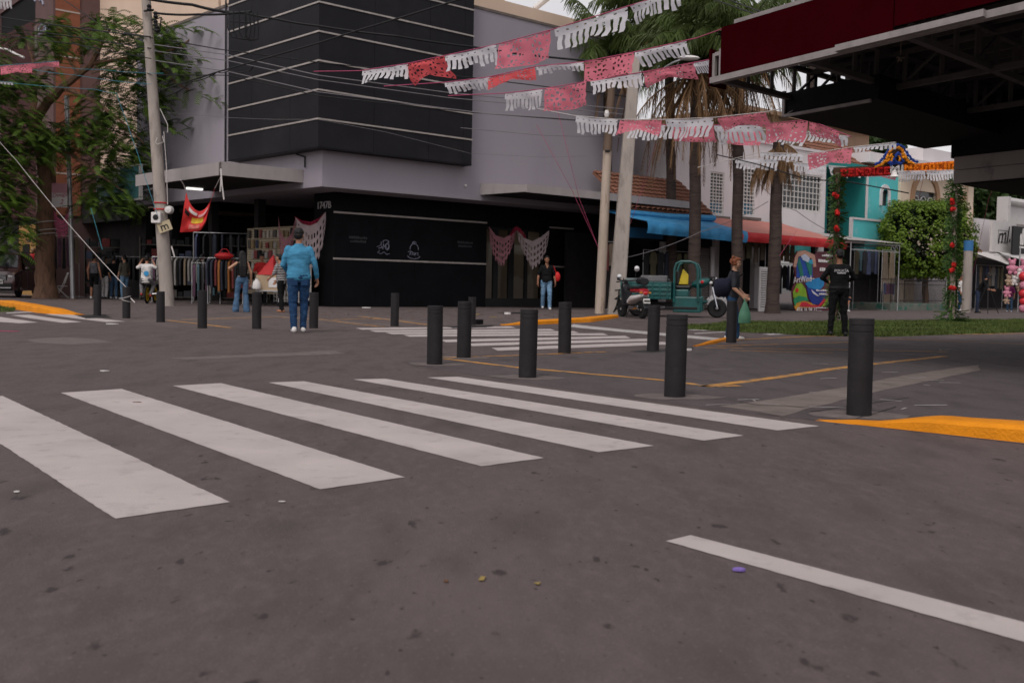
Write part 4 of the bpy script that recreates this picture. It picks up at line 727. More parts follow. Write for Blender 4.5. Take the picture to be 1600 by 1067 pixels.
def fern(mb, o, d, L_, droop, n=9, lw=.03, ll=.13):              # one feathery compound leaf
    d = d.normalized(); side = d.cross(Vector((0,0,1))); side = side.normalized() if side.length > .05 else Vector((1,0,0)); P = []; p = o.copy(); v = d.copy()
    for i in range(n+1): P.append(p.copy()); p += v*(L_/n); v = (v+Vector((0,0,-droop/n))).normalized()
    for i in range(1, n+1):
        t = i/n; l = ll*(1.15-.9*abs(t-.45)); ax = (P[i]-P[i-1]).normalized()
        for s_ in (-1, 1):
            e = P[i]+(side*s_*.9+ax*.45+Vector((0,0,-.25))).normalized()*l; w_ = ax*lw*(.8+.4*random.random())
            mb.add([P[i]-w_*.4, P[i]+w_*.6, e+w_*.5, e-w_*.1], [(0,1,2,3)])
ot = G(72, 466); D0 = ot.y; TR = thing('street_tree', 'feathery leaved street tree with bare brown trunk at far left', 'tree', ot); A3 = lambda px, py, dd=0: AT(px, py, D0+dd)-ot
mb = MB(); limb(mb, [Vector((0,0,-.1)), A3(71,420), A3(71,340), A3(73,280), A3(64,215), A3(52,190)], .385, .25, 12); mb.lathe([(.56, -.05), (.47, .12), (.39, .45)], 12); mb.build('trunk', m_bark, TR, smooth=True)
BRN = [([(54,192,0),(75,160,-.4),(98,136,-.8),(122,118,-1),(142,103,-1.2),(152,82,-1.2),(165,55,-1)], .2, .06), ([(52,192,0),(53,160,.3),(57,128,.6),(75,110,.8),(100,118,1.2)], .14, .03), ([(54,192,0),(30,170,.5),(8,150,1),(-30,120,1.5)], .17, .05), ([(145,100,-1.2),(190,93,-1),(235,88,-1.4),(280,75,-1.5),(310,52,-1.5)], .08, .02), ([(235,88,-1.4),(275,130,-1.5),(320,155,-1.6),(350,165,-1.6)], .05, .015), ([(98,136,-.8),(150,160,-1.5),(190,190,-2),(225,225,-2)], .08, .02), ([(66,230,0),(110,240,-1.2),(150,270,-2),(195,300,-2.2)], .1, .02), ([(64,230,0),(30,240,-1),(0,270,-1.8)], .1, .02), ([(165,55,-1),(185,32,-1),(205,28,-1)], .05, .015), ([(57,128,.6),(50,90,.6),(40,60,.5)], .06, .02), ([(122,118,-1),(105,90,-.6),(90,60,-.4)], .06, .02)]
for pts, r0, r1 in BRN: mb = MB(); limb(mb, [A3(*p) for p in pts], r0, r1, 7); mb.build('branch', m_bark, TR, smooth=True)
CL = [(182,33,30,12),(160,42,18,8),(90,65,22,35),(130,60,38,12),(170,62,30,22),(240,58,28,26),(292,47,34,10),(262,88,45,30),(300,125,32,16),(325,148,22,10),(345,160,14,6),(205,108,34,34),(232,155,28,28),(266,200,20,9),(160,178,42,40),(185,225,42,28),(40,62,32,9),(28,130,40,26),(15,200,45,38),(60,222,42,30),(100,226,38,20),(16,285,36,42),(165,268,36,24),(182,298,38,22),(8,335,34,34),(200,325,18,8),(122,205,24,22),(-40,120,50,60),(-40,260,50,70),(215,255,18,18),(150,320,30,16),(25,365,22,20),(10,395,20,14)]
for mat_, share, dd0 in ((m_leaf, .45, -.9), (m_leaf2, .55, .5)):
    mb = MB()
    for cx, cy, rx, ry in CL:
        n = int(max(14, rx*ry/7.5)*share)
        cp = A3(cx, cy, -1)
        for _ in range(n):
            a = rnd(0, 6.283); r = random.random()**.62; px_, py_ = cx+rx*r*cos(a)*1.05, cy+ry*r*sin(a)*1.1; p = A3(px_, py_, -1+dd0+rnd(-1.6, 1.6))
            d = Vector((p.x-cp.x+rnd(-.6,.6), rnd(-1,.6), rnd(-.2,.45))); fern(mb, p, d, rnd(.45,.85), rnd(.6,1.5), 9, .052, .145)
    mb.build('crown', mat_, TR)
# clipped ficus
oc_ = PX(1446, 470, .75); oc_.z = 0.3; FT = thing('clipped_tree', 'bright green clipped box shaped tree rising from the railed planter', 'tree', oc_); Df = oc_.y; f3 = lambda px, py, dd=0: AT(px, py, Df+dd)-oc_
mb = MB(); limb(mb, [Vector((0,0,0)), f3(1446,440), f3(1444,405)], .16, .12, 9)
mb.build('trunk', m_bark, FT, smooth=True)
for p in ([(1446,432,0),(1425,410,-.3),(1405,375,-.4)], [(1446,430,0),(1470,405,.2),(1490,375,.3)], [(1436,440,.2),(1428,400,.5),(1430,360,.5)]): mb = MB(); limb(mb, [f3(*q_) for q_ in p], .1, .04, 7); mb.build('branch', m_bark, FT, smooth=True)
def leafq(mb, p, nrm, s_): a = nrm.orthogonal().normalized(); a.rotate(Matrix.Rotation(rnd(0,6.28), 3, nrm)); b = nrm.cross(a); mb.add([p-a*s_*.5, p+b*s_*.32, p+a*s_*.6, p-b*s_*.32], [(0,1,2,3)])
mb, m2 = MB(), MB()
def fpos(x, y, zz, q=1.0):
    bmp = (1+.10*noise.noise((x*2.3, y*2.3, zz*2.6)))*q; wx = (1 if zz > -.25 else 1-.40*(-.25-zz)/.75)*(1-.22*max(0, zz-.4)/.6)
    return f3(1449+70*x*wx*bmp, 376-53*zz*(1+.10*noise.noise((x*3, y*3, 7))), y*1.7*wx*bmp)
def fsurf():
    th = rnd(0, 6.283); x, y = cos(th), sin(th); k = (abs(x)**2.5+abs(y)**2.5)**(-1/2.5); x *= k; y *= k
    if random.random() < .35: r_ = sqrt(random.random()); return x*r_, y*r_, (1 if random.random() < .75 else -.95)
    return x, y, rnd(-1, 1)
for i in range(430):
    x, y, zz = fsurf(); c_ = fpos(x, y, zz); nr0 = Vector((x, y, zz*.9)).normalized(); R0 = rnd(.16, .36)
    for j in range(int(150*R0)):
        d = Vector((rnd(-1,1), rnd(-1,1), rnd(-1,1))); d = d.normalized()*rnd(.4,1)**.5*R0; p = c_+d+nr0*rnd(-.1,.12); leafq(mb, p, (d.normalized()*.8+nr0*.5+Vector((rnd(-.4,.4), rnd(-.4,.4), .5))).normalized(), rnd(.09,.17))
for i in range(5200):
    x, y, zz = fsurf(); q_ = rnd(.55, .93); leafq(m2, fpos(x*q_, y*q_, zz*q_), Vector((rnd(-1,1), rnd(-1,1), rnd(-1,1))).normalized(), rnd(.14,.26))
mb.build('crown', m_fic, FT); m2.build('crown', m_ficshade, FT)  # inner leaves near black, shade between the clumps put into their colour
# far dark trees behind the white shop and between houses
def bush(name, label, px, py, Y, rx, ry, n, mat, s_=.35, trunk=True):
    c_ = AT(px, py, Y); k = Y/FPX; rx *= k; ry *= k; o = Vector((c_.x, c_.y, .1)); t = thing(name, label, 'tree', o); mb = MB()
    for i in range(n):
        v = Vector((rnd(-1,1), rnd(-1,1), rnd(-1,1)))
        if v.length > 1: continue
        v *= (1+.3*noise.noise(v*2.4)); p = c_-o+Vector((v.x*rx, v.y*rx*.7, v.z*ry)); leafq(mb, p, Vector((rnd(-1,1), rnd(-1,1), rnd(-.3,1))).normalized(), s_*rnd(.7,1.4))
    mb.build('crown', mat, t); mb = MB(); limb(mb, [Vector((0,0,-.1)), Vector((0,0,(c_.z-ry*.3)))], .25, .12, 7); mb.build('trunk', m_bark, t)
bush('tree', 'dark green tree behind the white shop roof at far right', 1545, 310, 78, 60, 42, 5200, m_leaf2, .45); bush('tree', 'dark tree crown far behind above the ochre house roof and flower arch', 1382, 228, 72, 34, 24, 1800, m_leaf2, .4)
# ------------------------------------------------------------------ palms
def frond(mb, o, az, el, L_, droop, n=16, leaf=.55, dens=3, hang=.9, tw=0):
    v = Vector((cos(az)*cos(el), sin(az)*cos(el), sin(el))); side = Vector((-sin(az), cos(az), 0)); p = o.copy(); P = []
    for i in range(n+1): P.append(p.copy()); p += v*(L_/n); v = (v+Vector((0,0,-droop/n*(.4+1.2*i/n)))).normalized()
    mb.mi = 0; mb.tube(P, [.035*(1-i/(n+1))+.006 for i in range(n+1)], 4, False)
    for i in range(2, n+1):
        for q_ in range(dens):
            t = (i-1+q_/dens)/n; pp = P[i-1].lerp(P[i], q_/dens); ax = (P[i]-P[i-1]).normalized(); l = leaf*(.55+.9*sin(pi*min(1, t*.95))*.7)*rnd(.8,1.15)
            for s_ in (-1, 1):
                dr = (side*s_*(1-.35*t)*rnd(.5,1)+ax*.5+Vector((0,0,-hang*rnd(.5,1.3)))).normalized(); w_ = ax*.022; m_ = pp+dr*l*.55+Vector((0,0,.02)); e = pp+dr*l+Vector((0,0,-.12*l))
                mb.add([pp-w_, pp+w_, m_+w_*.9, e, m_-w_*.9], [(0,1,2,3,4)])
def palm(label, bp, cp, Y, nf, nd, fl=3.0, dl=3.0, r=.19, skirt=None):
    b = AT(bp[0], bp[1], Y); b.z = .1; c_ = AT(cp[0], cp[1], Y); t = thing('palm_tree', label, 'palm', b, group='palms along the shops'); h = c_-b
    P = [h*(i/14)+Vector((.05*noise.noise((i*.4, b.x, 0)), 0, 0)) for i in range(15)]; mb = MB(); mb.tube(P, [r*1.25 if i == 0 else r*(1-.2*i/14) for i in range(15)], 14); mb.build('trunk', m_ptr, t, smooth=True)
    if nf:
        for k in range(3):
            mb = MB()
            for i in range(k, nf, 3):
                el = rnd(.05, 1.25); frond(mb, h+Vector((0,0,rnd(-.1,.3))), i*2.399+rnd(-.3,.3), el, fl*rnd(.8,1.15), rnd(1.3,2.2), leaf=.75)
            mb.build('fronds', m_palm, t)
    for k in range(2):
        if not nd: break
        mb = MB()
        for i in range(k, nd, 2):
            frond(mb, h+Vector((0,0,rnd(-.7,-.1))), i*2.399+rnd(-.4,.4), rnd(-.9,-.1), dl*rnd(.6,1.15), rnd(2.2,3.4), n=10, leaf=.4, dens=3, hang=2.2)
        mb.build('dead_fronds', m_dead, t)
palm('tall palm with brown skirt whose trunk stands in front of the blue awning', (1085,487), (1088,95), 37.3, 34, 34, 2.8, 3.9, .22)
palm('palm crown rising behind the concrete utility pole, its foot hidden by the blue awning', (1050,482), (1046,32), 40.5, 38, 36, 3.3, 4.8, .2)
palm('slim dark palm trunk standing just behind the woman with the duffel bag', (1150,488), (1156,75), 37.2, 34, 26, 3.0, 3.8, .2)
palm('palm with dead brown fronds on top and a louvre panel leaning on its trunk', (1207,489), (1216,215), 36.8, 0, 24, 1.4, 1.4, .23)
palm('palm crown above the maroon canopy edge, its trunk hidden behind the white house', (1268,476), (1268,-2), 63, 32, 16, 5.2, 4.8, .3)
palm('left leaning palm crown hanging over the end of the grey wall', (952,480), (948,80), 41.0, 24, 8, 2.5, 2.6, .15)
# ------------------------------------------------------------------ maroon roofed stand at right
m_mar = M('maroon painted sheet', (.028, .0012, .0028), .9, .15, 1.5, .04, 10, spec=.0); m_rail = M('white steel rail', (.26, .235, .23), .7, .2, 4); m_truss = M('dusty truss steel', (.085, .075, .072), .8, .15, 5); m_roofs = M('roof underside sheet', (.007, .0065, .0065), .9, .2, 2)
P0 = AT(1112, 128, 14.2); NV = Vector((cos(radians(-60)), sin(radians(-60)), 0)); FV = Vector((cos(radians(45)), sin(radians(45)), 0)); UZ = Vector((0,0,1))
RS = thing('canopy_roof', 'large maroon edged steel canopy roof with open trusses at upper right', 'canopy', Vector((P0.x, P0.y, 0))); R = lambda n, f, z: NV*n+FV*f+UZ*z; zb0 = P0.z; LN, LF = 13.0, 6.6
def rbox(mb, n0, n1, f0, f1, z0, z1): mb.add([R(n0,f0,z0), R(n1,f0,z0), R(n1,f1,z0), R(n0,f1,z0), R(n0,f0,z1), R(n1,f0,z1), R(n1,f1,z1), R(n0,f1,z1)], [(0,3,2,1),(4,5,6,7),(0,1,5,4),(1,2,6,5),(2,3,7,6),(3,0,4,7)])
mb = MB(); rbox(mb, .18, 2.95, -.02, .0, zb0+.05, zb0+.66); mb.build('fascia_panel', m_mar, RS); mb = MB(); rbox(mb, 2.97, LN, -.03, -.01, zb0+.12, zb0+.72); mb.build('fascia_panel', m_mar, RS)
mb = MB(); rbox(mb, 0, LN, -.05, .06, zb0-.03, zb0+.045); mb.build('edge_rail', m_rail, RS); mb = MB(); rbox(mb, 2.2, 4.1, -.12, -.06, zb0-.02, zb0+.05); mb.build('strip_light', m_rail, RS)
mb = MB(); rbox(mb, .0, .05, .0, .06, zb0+.05, zb0+.36); rbox(mb, .13, .175, .0, .06, zb0+.05, zb0+.4); rbox(mb, .05, .13, .0, .05, zb0+.32, zb0+.37); mb.build('end_frame', m_rail, RS); mb = MB(); rbox(mb, -.04, -.005, -.03, .35, zb0-.05, zb0+.42); mb.build('end_panel', m_mar, RS)
mb = MB(); rbox(mb, .35, LN, .06, .12, zb0+.69, zb0+.74); mb.build('top_rail', m_rail, RS)
mb = MB(); n = 60; vs = []
for j in (0, 1):
    for i in range(n+1): p = R(LN*i/n, .05+(LF-.05)*j, zb0+.62-.012*(i % 2)); vs.append(p)
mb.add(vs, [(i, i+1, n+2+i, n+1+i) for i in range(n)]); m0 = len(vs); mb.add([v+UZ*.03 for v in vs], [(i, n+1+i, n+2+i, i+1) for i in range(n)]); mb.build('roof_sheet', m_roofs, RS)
for k in range(14): mb = MB(); mb.bar(R(.05, .35+k*.45, zb0+.55), R(LN, .35+k*.45, zb0+.55), .06, .10); mb.build('purlin', m_truss, RS)
def truss(n0, f0, f1, z0, z1, along='F'):
    mb = MB(); Q = (lambda a, z: R(n0, a, z)) if along == 'F' else (lambda a, z: R(a, n0, z)); mb.bar(Q(f0, z0), Q(f1, z0), .09, .07); mb.bar(Q(f0, z1), Q(f1, z1), .08, .06); k = max(2, int((f1-f0)/.55))
    for i in range(k+1): a = f0+(f1-f0)*i/k; mb.bar(Q(a, z0+.035), Q(a, z1-.03), .06, .045); 
    for i in range(k): a = f0+(f1-f0)*i/k; b = f0+(f1-f0)*(i+1)/k; mb.bar(Q(a, z0+.03), Q(b, z1-.03), .03) if i % 3 == 0 else None
    mb.build('truss', m_truss, RS)
for n_ in (.12, 1.6, 3.1, 4.7, 6.3): truss(n_, .12, LF, zb0+.02, zb0+.46)
truss(2.3, .1, 7, zb0+.0, zb0+.44, 'N'); truss(4.6, .1, 7, zb0-.02, zb0+.44, 'N')
mb = MB(); rbox(mb, .1, LN, LF-.1, LF, zb0-.08, zb0+.6); mb.build('rear_fascia', m_roofs, RS)
for n_, f_ in ((8.5, .5), (12.2, .5), (9.5, 6.2), (12.6, 6.2)): mb = MB(); a = R(n_, f_, 0); mb.box(a.x-.1, a.x+.1, a.y-.1, a.y+.1, 0, zb0+.5); mb.build('column', m_truss, RS)
mb = MB(); mb.tube([R(2.2, 1.5, zb0+.5), R(2.2, 1.5, zb0+.2)], .006, 4); 
for k in range(9): mb.bar(R(2.2,1.5,zb0+.17), R(2.2,1.5,zb0+.17)+Vector((rnd(-.06,.06), rnd(-.06,.06), rnd(-.06,.06))), .012)
mb.build('hanging_ornament', M('faded tinsel', (.25,.2,.16), .5), RS)
# lower dark fascia box on the far side, with a pale frame
q0 = AT(1221, 183, 15.4)-RS.location; zl = q0.z
n0 = Vector((q0.x, q0.y, 0)); sol = Matrix(((NV.x, FV.x), (NV.y, FV.y))).inverted() @ Vector((q0.x, q0.y)); n1, f1 = sol
LB = thing('lower_canopy', 'black lower canopy box with pale end frame under the far side of the maroon roof', 'canopy', RS.location)
mb = MB(); rbox(mb, n1+.03, n1+1.7, f1+.05, f1+4.6, zl+.02, zl+.34); mb.build('box', m_roofs, LB); mb = MB(); rbox(mb, n1, n1+.05, f1, f1+.045, zl, zl+.36); rbox(mb, n1+.051, n1+1.6, f1, f1+.045, zl-.01, zl+.03); mb.build('pale_frame', m_rail, LB); mb = MB(); mb.bar(R(n1+.1, f1+.02, zl+.04), R(n1+.75, f1+.3, zl+.3), .012); mb.build('stay', m_rail, LB)
for f_ in (.4, 4.2): mb = MB(); mb.bar(R(n1+1.2, f1+f_, zl+.3), R(n1+1.2, f1+f_, zb0+.5), .04); mb.build('hanger', m_truss, LB)
# kiosk with grey fascia
q1 = AT(1491, 246, 17.5); KS = thing('kiosk', 'kiosk with plain grey fascia and black soffit at the right edge', 'kiosk', Vector((q1.x, q1.y, 0))); zk = q1.z; zk0 = AT(1491, 287, 17.5).z
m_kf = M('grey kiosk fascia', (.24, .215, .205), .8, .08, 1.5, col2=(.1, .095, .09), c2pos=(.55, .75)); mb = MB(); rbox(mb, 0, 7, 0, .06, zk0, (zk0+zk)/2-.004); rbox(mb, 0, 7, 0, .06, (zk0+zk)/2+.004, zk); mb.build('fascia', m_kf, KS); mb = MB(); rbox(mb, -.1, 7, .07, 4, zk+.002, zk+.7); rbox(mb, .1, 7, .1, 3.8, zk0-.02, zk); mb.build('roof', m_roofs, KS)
mb = MB(); rbox(mb, 1.55, 1.9, .3, .6, zk0-.4, zk0-.03); mb.build('hanging_box', m_black, KS); mb = MB(); mb.tube([R(1.35, -.03, zk0+.2), R(1.33, -.05, zk0+.05), R(1.36, -.03, zk0-.2)], .02, 6); mb.build('cable_loop', m_black, KS); mb = MB(); rbox(mb, 3.5, 7, .4, 3.6, .0, zk0-.03); mb.build('booth', m_kf, KS)
# ------------------------------------------------------------------ utility poles
m_pole = M('weathered concrete pole', (.33, .29, .26), .9, .15, 2.5, .5, 30, stretch=(1, 1, .3), col2=(.2, .17, .15), c2pos=(.52, .72)); m_wood = M('whitewashed wood pole', (.40, .33, .27), .9, .15, 3, .6, 25, stretch=(1, 1, .2), col2=(.16, .11, .08), c2pos=(.55, .7)); m_brown = M('bare brown wood', (.13, .09, .065), .9, .2, 3, .5, 20, stretch=(1,1,.2))
m_cab = M('black cable', (.01, .01, .011), .6, .1); m_gcab = M('grey cable', (.15, .14, .15), .6, .1); m_cyan = M('cyan string', (.04, .19, .24), .6, .1); m_pinks = M('pink string', (.36, .06, .13), .6, .1); m_rope = M('white rope', (.5, .47, .45), .7, .1)
b = G(262, 478); UP1 = thing('utility_pole', 'leaning round concrete utility pole with electric meters in front of the clothes shop', 'utility pole', b); P1 = lambda px, py, dd=0: AT(px, py, b.y+dd)-b
mb = MB(); top = P1(222, -90); mb.tube([Vector((0,0,-.1))]+[top*(i/10) for i in range(1, 11)], [.205-.0085*i for i in range(11)], 16); mb.build('shaft', m_pole, UP1, smooth=True)
mb = MB(); mb.tube([P1(237,32,-.2), P1(252,28,-.35), P1(249,50,-.3), P1(238,46,-.2)], .025, 5); mb.tube([P1(225,18,-.2), P1(240,16,-.3)], .03, 5); mb.build('bracket', m_black, UP1)
for px_, py_ in ((243,24),(243,37),(245,46),(233,13)): mb = MB(); c_ = P1(px_, py_, -.3); mb.lathe([(.05,-.09),(.075,-.05),(.05,0),(.075,.05),(.04,.1)], 8, c_); mb.build('insulator', m_black, UP1)
mb = MB(); c_ = P1(246, 341, -.25); mb.box(c_.x-.16, c_.x+.12, c_.y-.1, c_.y+.1, c_.z-.15, c_.z+.17); bxm = mb.build('meter_box', m_white, UP1, bevel=.02); mb = MB(); mb.lathe([(.0,-.115),(.085,-.11),(.085,-.1)], 12, c_+Vector((-.02, 0, .02)), 'y'); mb.build('meter_dial', m_black, bxm)
mb = MB(); c_ = P1(264, 328, -.2); mb.lathe([(0,-.12),(.1,-.1),(.12,0),(.12,.1)], 14, c_, 'y'); mb.build('round_meter', m_white, UP1, smooth=True)
mb = MB(); c_ = P1(257, 354, -.28); X_ = Vector((.93,0,.36)); Z_ = Vector((-.36,0,.93)); mb.prism([c_-X_*.2-Z_*.15, c_+X_*.2-Z_*.15, c_+X_*.2+Z_*.15, c_-X_*.2+Z_*.15], (0,.03,0)); pn = mb.build('number_plate', M('cream plate', (.45,.38,.25), .6), UP1); mb = MB(); text_mb(mb, 'm', .34, c_+Vector((0,-.012,.0)), X_, Z_, .01); mb.build('plate_lettering', m_black, pn)
mb = MB(); 
for z_, r_ in ((3.05,.2),(2.86,.2)): q_ = top*(z_/top.z); mb.lathe([(r_,-.02),(r_+.012,0),(r_,.02)], 14, q_)
mb.build('red_tape', m_rcan, UP1); mb = MB(); mb.tube([P1(246,215,-.22), P1(243,222,-.25), P1(246,226,-.25), P1(256,222,-.25), P1(254,213,-.2)], .012, 5); mb.tube([P1(250,170,-.22), P1(262,195,-.25), P1(262,207,-.25), P1(256,206,-.25), P1(260,260,-.2), P1(262,320,-.2)], .012, 5); mb.tube([P1(268,385,-.2), P1(271,395,-.25), P1(273,402,-.25)], .02, 5); mb.build('loose_wire', m_rope, UP1)
b2 = G(937, 490); UP2 = thing('utility_pole', 'slim wooden utility pole whitewashed below and bare brown above, left of the concrete one', 'utility pole', b2); P2 = lambda px, py, dd=0: AT(px, py, b2.y+dd)-b2
mb = MB(); t_ = P2(949, 236); mb.tube([Vector((0,0,-.1))]+[t_*(i/6) for i in range(1,7)], [.155-.004*i for i in range(7)], 12); mb.build('lower_shaft', m_wood, UP2, smooth=True); mb = MB(); t2 = P2(957, 118); mb.tube([t_+(t2-t_)*(i/4) for i in range(5)], [.13-.006*i for i in range(5)], 12); mb.build('upper_shaft', m_brown, UP2, smooth=True)
mb = MB(); mb.lathe([(.06,-.1),(.08,0),(.05,.1)], 10, P2(948, 178, -.25)); mb.build('insulator', m_white, UP2); mb = MB(); mb.tube([P2(958,130), P2(930,60,.5), P2(985,60,-.5), P2(958,130)], .012, 4) if False else mb.tube([P2(945,236,-.16), P2(954,236,-.16)], .03, 5); mb.build('wire_wrap', m_black, UP2)
b3 = G(962, 491); UP3 = thing('utility_pole', 'square concrete utility pole with black graffiti near its foot and a street lamp on top', 'utility pole', b3); P3 = lambda px, py, dd=0: AT(px, py, b3.y+dd)-b3
mb = MB(); t3 = P3(992, 88); n_ = 12; rings = []
for i in range(n_+1):
    c_ = t3*(i/n_); w_ = .235-.09*i/n_; rings.append([c_+Vector((dx*w_, dy*w_, 0)) for dx, dy in ((-.85,-1),(.85,-1),(1,-.85),(1,.85),(.85,1),(-.85,1),(-1,.85),(-1,-.85))])
mb.loft(rings); mb.build('shaft', m_pole, UP3)
mb = MB(); dv = t3.normalized(); 
for i, ch in enumerate('VITA'): text_mb(mb, ch, .36, P3(962+i*1.6, 466-i*13, 0)+Vector((.04,-.235+.008*i,0)), (0.15,-.02,-1), (1,0,.15), .01, xs=1.0)
for k in range(5): mb.tube([P3(957+k*2, 487-k*3, 0)+Vector((0,-.245,0)), P3(962+k, 482-k*7, 0)+Vector((0,-.243,0)), P3(967, 478-k*2, 0)+Vector((0,-.245,0))], .018, 4)
mb.build('graffiti', m_black, UP3); mb = MB(); mb.tube([P3(991,118), P3(1010,140,.2), P3(1040,105,-.6), P3(1052,98,-1), P3(1066,93,-1.2)], .03, 6); la = mb.build('lamp_arm', m_steel, UP3, smooth=True); mb = MB(); c_ = P3(1076, 91, -1.3); mb.ball(c_, .32, 12, (1,.45,.22)); mb.build('lamp_head', m_white, la, smooth=True)
mb = MB(); mb.bar(P3(975,128), P3(1012,135), .08); mb.bar(P3(1000,105), P3(980,175), .03); mb.build('cross_arm', m_black, UP3)
bq1 = AT(114, 463, 40.9); bq1.z = .12; TP = thing('post', 'thin grey metal post right of the tree trunk holding the pink sign', 'post', bq1); mb = MB(); mb.tube([Vector((0,0,-.1)), AT(107,230,bq1.y)-bq1, AT(104,150,bq1.y)-bq1], .085, 10); mb.build('shaft', m_steel, TP, smooth=True)
PS = thing('hanging_sign', 'pink and white sign with pink script lettering beside the tree trunk', 'sign', AT(93, 324, bq1.y-.4)); mb = MB(); k_ = (bq1.y-.4)/FPX; mb.box(-12*k_, 12*k_, 0, .05, 0, 37*k_); sg = mb.build('panel', m_sign, PS); mb = MB(); mb.box(-12*k_, 12*k_, -.006, -.001, 22*k_, 37*k_); mb.build('pink_band', M('faded pink', (.42,.20,.24), .6), sg); mb = MB(); text_mb(mb, "Dougs", 9*k_, (0,-.012,19*k_), (1,0,.12), (-.12,0,1), .008, shear=.3); text_mb(mb, "2", 11*k_, (3*k_,-.012,8*k_), (1,0,.0), (0,0,1), .008, shear=.3); mb.build('script_lettering', m_pinks, sg); mb = MB(); mb.tube([(10*k_,.1,30*k_), (19*k_,.2,30*k_)], .02, 5); mb.build('bracket', m_steel, PS)
bt = G(1509, 488); BP = thing('post', 'thick grey metal post with blue top between the flower arch and the tripod', 'post', bt); mb = MB(); h_ = AT(1513, 392, bt.y)-bt; mb.tube([Vector((0,0,-.1)), h_*.5, h_], .19, 14); mb.build('shaft', m_pole, BP, smooth=True); mb = MB(); d_ = AT(1513.5, 376, bt.y)-bt; mb.tube([h_, d_], .2, 14); mb.build('blue_cap', M('blue paint', (.04,.15,.33), .6), BP, smooth=True)
# ------------------------------------------------------------------ wires and strings
def cable(label, pts, r=.016, mat=None, sag=.0, name='overhead_cable', cat='cable', seg=8, group='overhead wires across the street'):
    Q = [AT(*p) for p in pts]; P = []
    for i in range(len(Q)-1):
        for j in range(seg): t = j/seg; p = Q[i].lerp(Q[i+1], t); p.z -= sag*4*t*(1-t); P.append(p)
    P.append(Q[-1]); mb = MB(); mb.tube(P, r, 5); return tag(mb.build(name, mat or m_cab, origin=P[0]), label, cat, group)
cable('upper black cable from the left edge to the top of the leaning pole', [(-40,20,40),(0,27,39),(235,58,31.6)], .022, sag=.03); cable('second black cable from the left edge to the leaning pole, just below the upper one', [(-40,36,40),(0,42,39),(130,60,36),(236,76,31.7)], .018)
cable('black cable coming down steeply from the top left to the leaning pole', [(88,-8,44),(165,45,38),(238,60,31.6)], .018); cable('thick twisted cable from the leaning pole top along the beige wall', [(226,-2,31.6),(300,8,31.8),(357,20,32),(392,19,31)], .045, sag=.02)
cable('thick cable from the pole brackets straight to the cable loop at the black cladding', [(243,21,31.4),(310,23,31.6),(375,20,31.2)], .035, sag=.03); cable('thick black cable crossing the cladding from the cable loop to the palms', [(380,20,31),(430,30,31),(497,41,31),(620,57,31),(740,74,32),(860,90,33),(985,99,33)], .032, sag=.02)
cable('thick black cable rising to the upper middle across the clad corner', [(250,142,31.4),(340,113,30),(497,68,26.5),(560,48,25),(640,24,23),(730,-4,21)], .022); cable('black cable dropping past the third trim strip toward the concrete pole', [(262,63,31.4),(340,77,31.5),(424,88,31.5),(497,98,31.5),(739,122,32),(985,152,32.4)], .016)
cable('thin cable from the left edge passing the tree to the clad wall', [(0,55,38),(120,70,34),(236,92,31.5)], .014); cable('thin grey cable, highest of the bundle crossing the clad corner', [(240,70,31.6),(355,86,30.5),(497,118,30),(700,145,31),(985,172,32)], .014, m_gcab); cable('thin grey cable, middle one of the bundle crossing the clad corner', [(240,80,31.6),(355,95,30.5),(497,125,30),(700,153,31),(985,180,32)], .012, m_gcab); cable('thin grey cable, lowest of the bundle crossing the clad corner', [(242,95,31.6),(355,112,30.5),(497,144,30),(760,178,31),(985,192,32)], .014, m_gcab)
cable('black cable sloping to the grey right wall below the bundle', [(245,118,31.6),(355,118,31),(497,150,31),(735,176,31.2),(985,195,32)], .014); cable('pale dashed string across the lowest part of the black cladding', [(258,176,31),(355,184,30),(430,187,30),(497,187,30),(600,206,30),(735,240,31),(850,246,31.5),(942,243,32)], .005, m_gcab)
cable('thin grey cable low on the right grey wall', [(720,200,32),(850,212,32),(985,215,32.4)], .01, m_gcab); cable('black cable rising from the leaning pole to the upper left tree', [(0,48,40),(100,60,38),(238,118,31.6)], .012)
cable('upper cyan string from the pink paper flag to the leaning pole', [(88,104,36),(160,109,34),(255,115,31.3)], .008, m_cyan, .03, 'string', 'string', group='strings tied between tree, poles and bollard'); cable('lower cyan string through the tree to the leaning pole', [(36,106,37),(120,118,34),(236,132,31.3)], .008, m_cyan, .03, 'string', 'string', group='strings tied between tree, poles and bollard'); cable('cyan string hanging down from the tree to the meter boxes on the pole', [(18,130,37),(150,140,34),(182,146,33),(198,190,32),(215,240,31.4),(246,336,31.3)], .008, m_cyan, .02, 'string', 'string', group='strings tied between tree, poles and bollard')
cable('blue string hanging from the tree leaves in front of the arcade', [(142,325,36),(160,390,35)], .008, m_cyan, .0, 'string', 'string', group='strings tied between tree, poles and bollard')
bb = G(197.5, 497.5); cable('long white rope running diagonally from the tree down to the tied bollard', [(-6,215,36),(25,250,34.5),(100,342,29.5),(197,449,bb.y)], .007, m_rope, .02, 'rope', 'rope', group='strings tied between tree, poles and bollard')
mb = MB(); 
for z_, tl in ((.47,.03),(.40,-.025)): mb.tube([bb+Vector((.094*cos(a*pi/8), .094*sin(a*pi/8), z_+tl*cos(a*pi/8))) for a in range(17)], .008, 4, False)
mb.tube([bb+Vector((.094,0,.46)), bb+Vector((.22,-.08,.36))], .012, 5); tag(mb.build('rope_tie', m_rope, origin=bb), 'white rope knotted around the top of a far left bollard', 'rope')
mb = MB(); bt_ = G(72,466); 
for z_ in (2.55, 2.4, 2.85): mb.tube([bt_+Vector((.43*cos(a*pi/10)+.0, .43*sin(a*pi/10), z_+.07*cos(a*pi/10))) for a in range(21)], .018, 4, False)
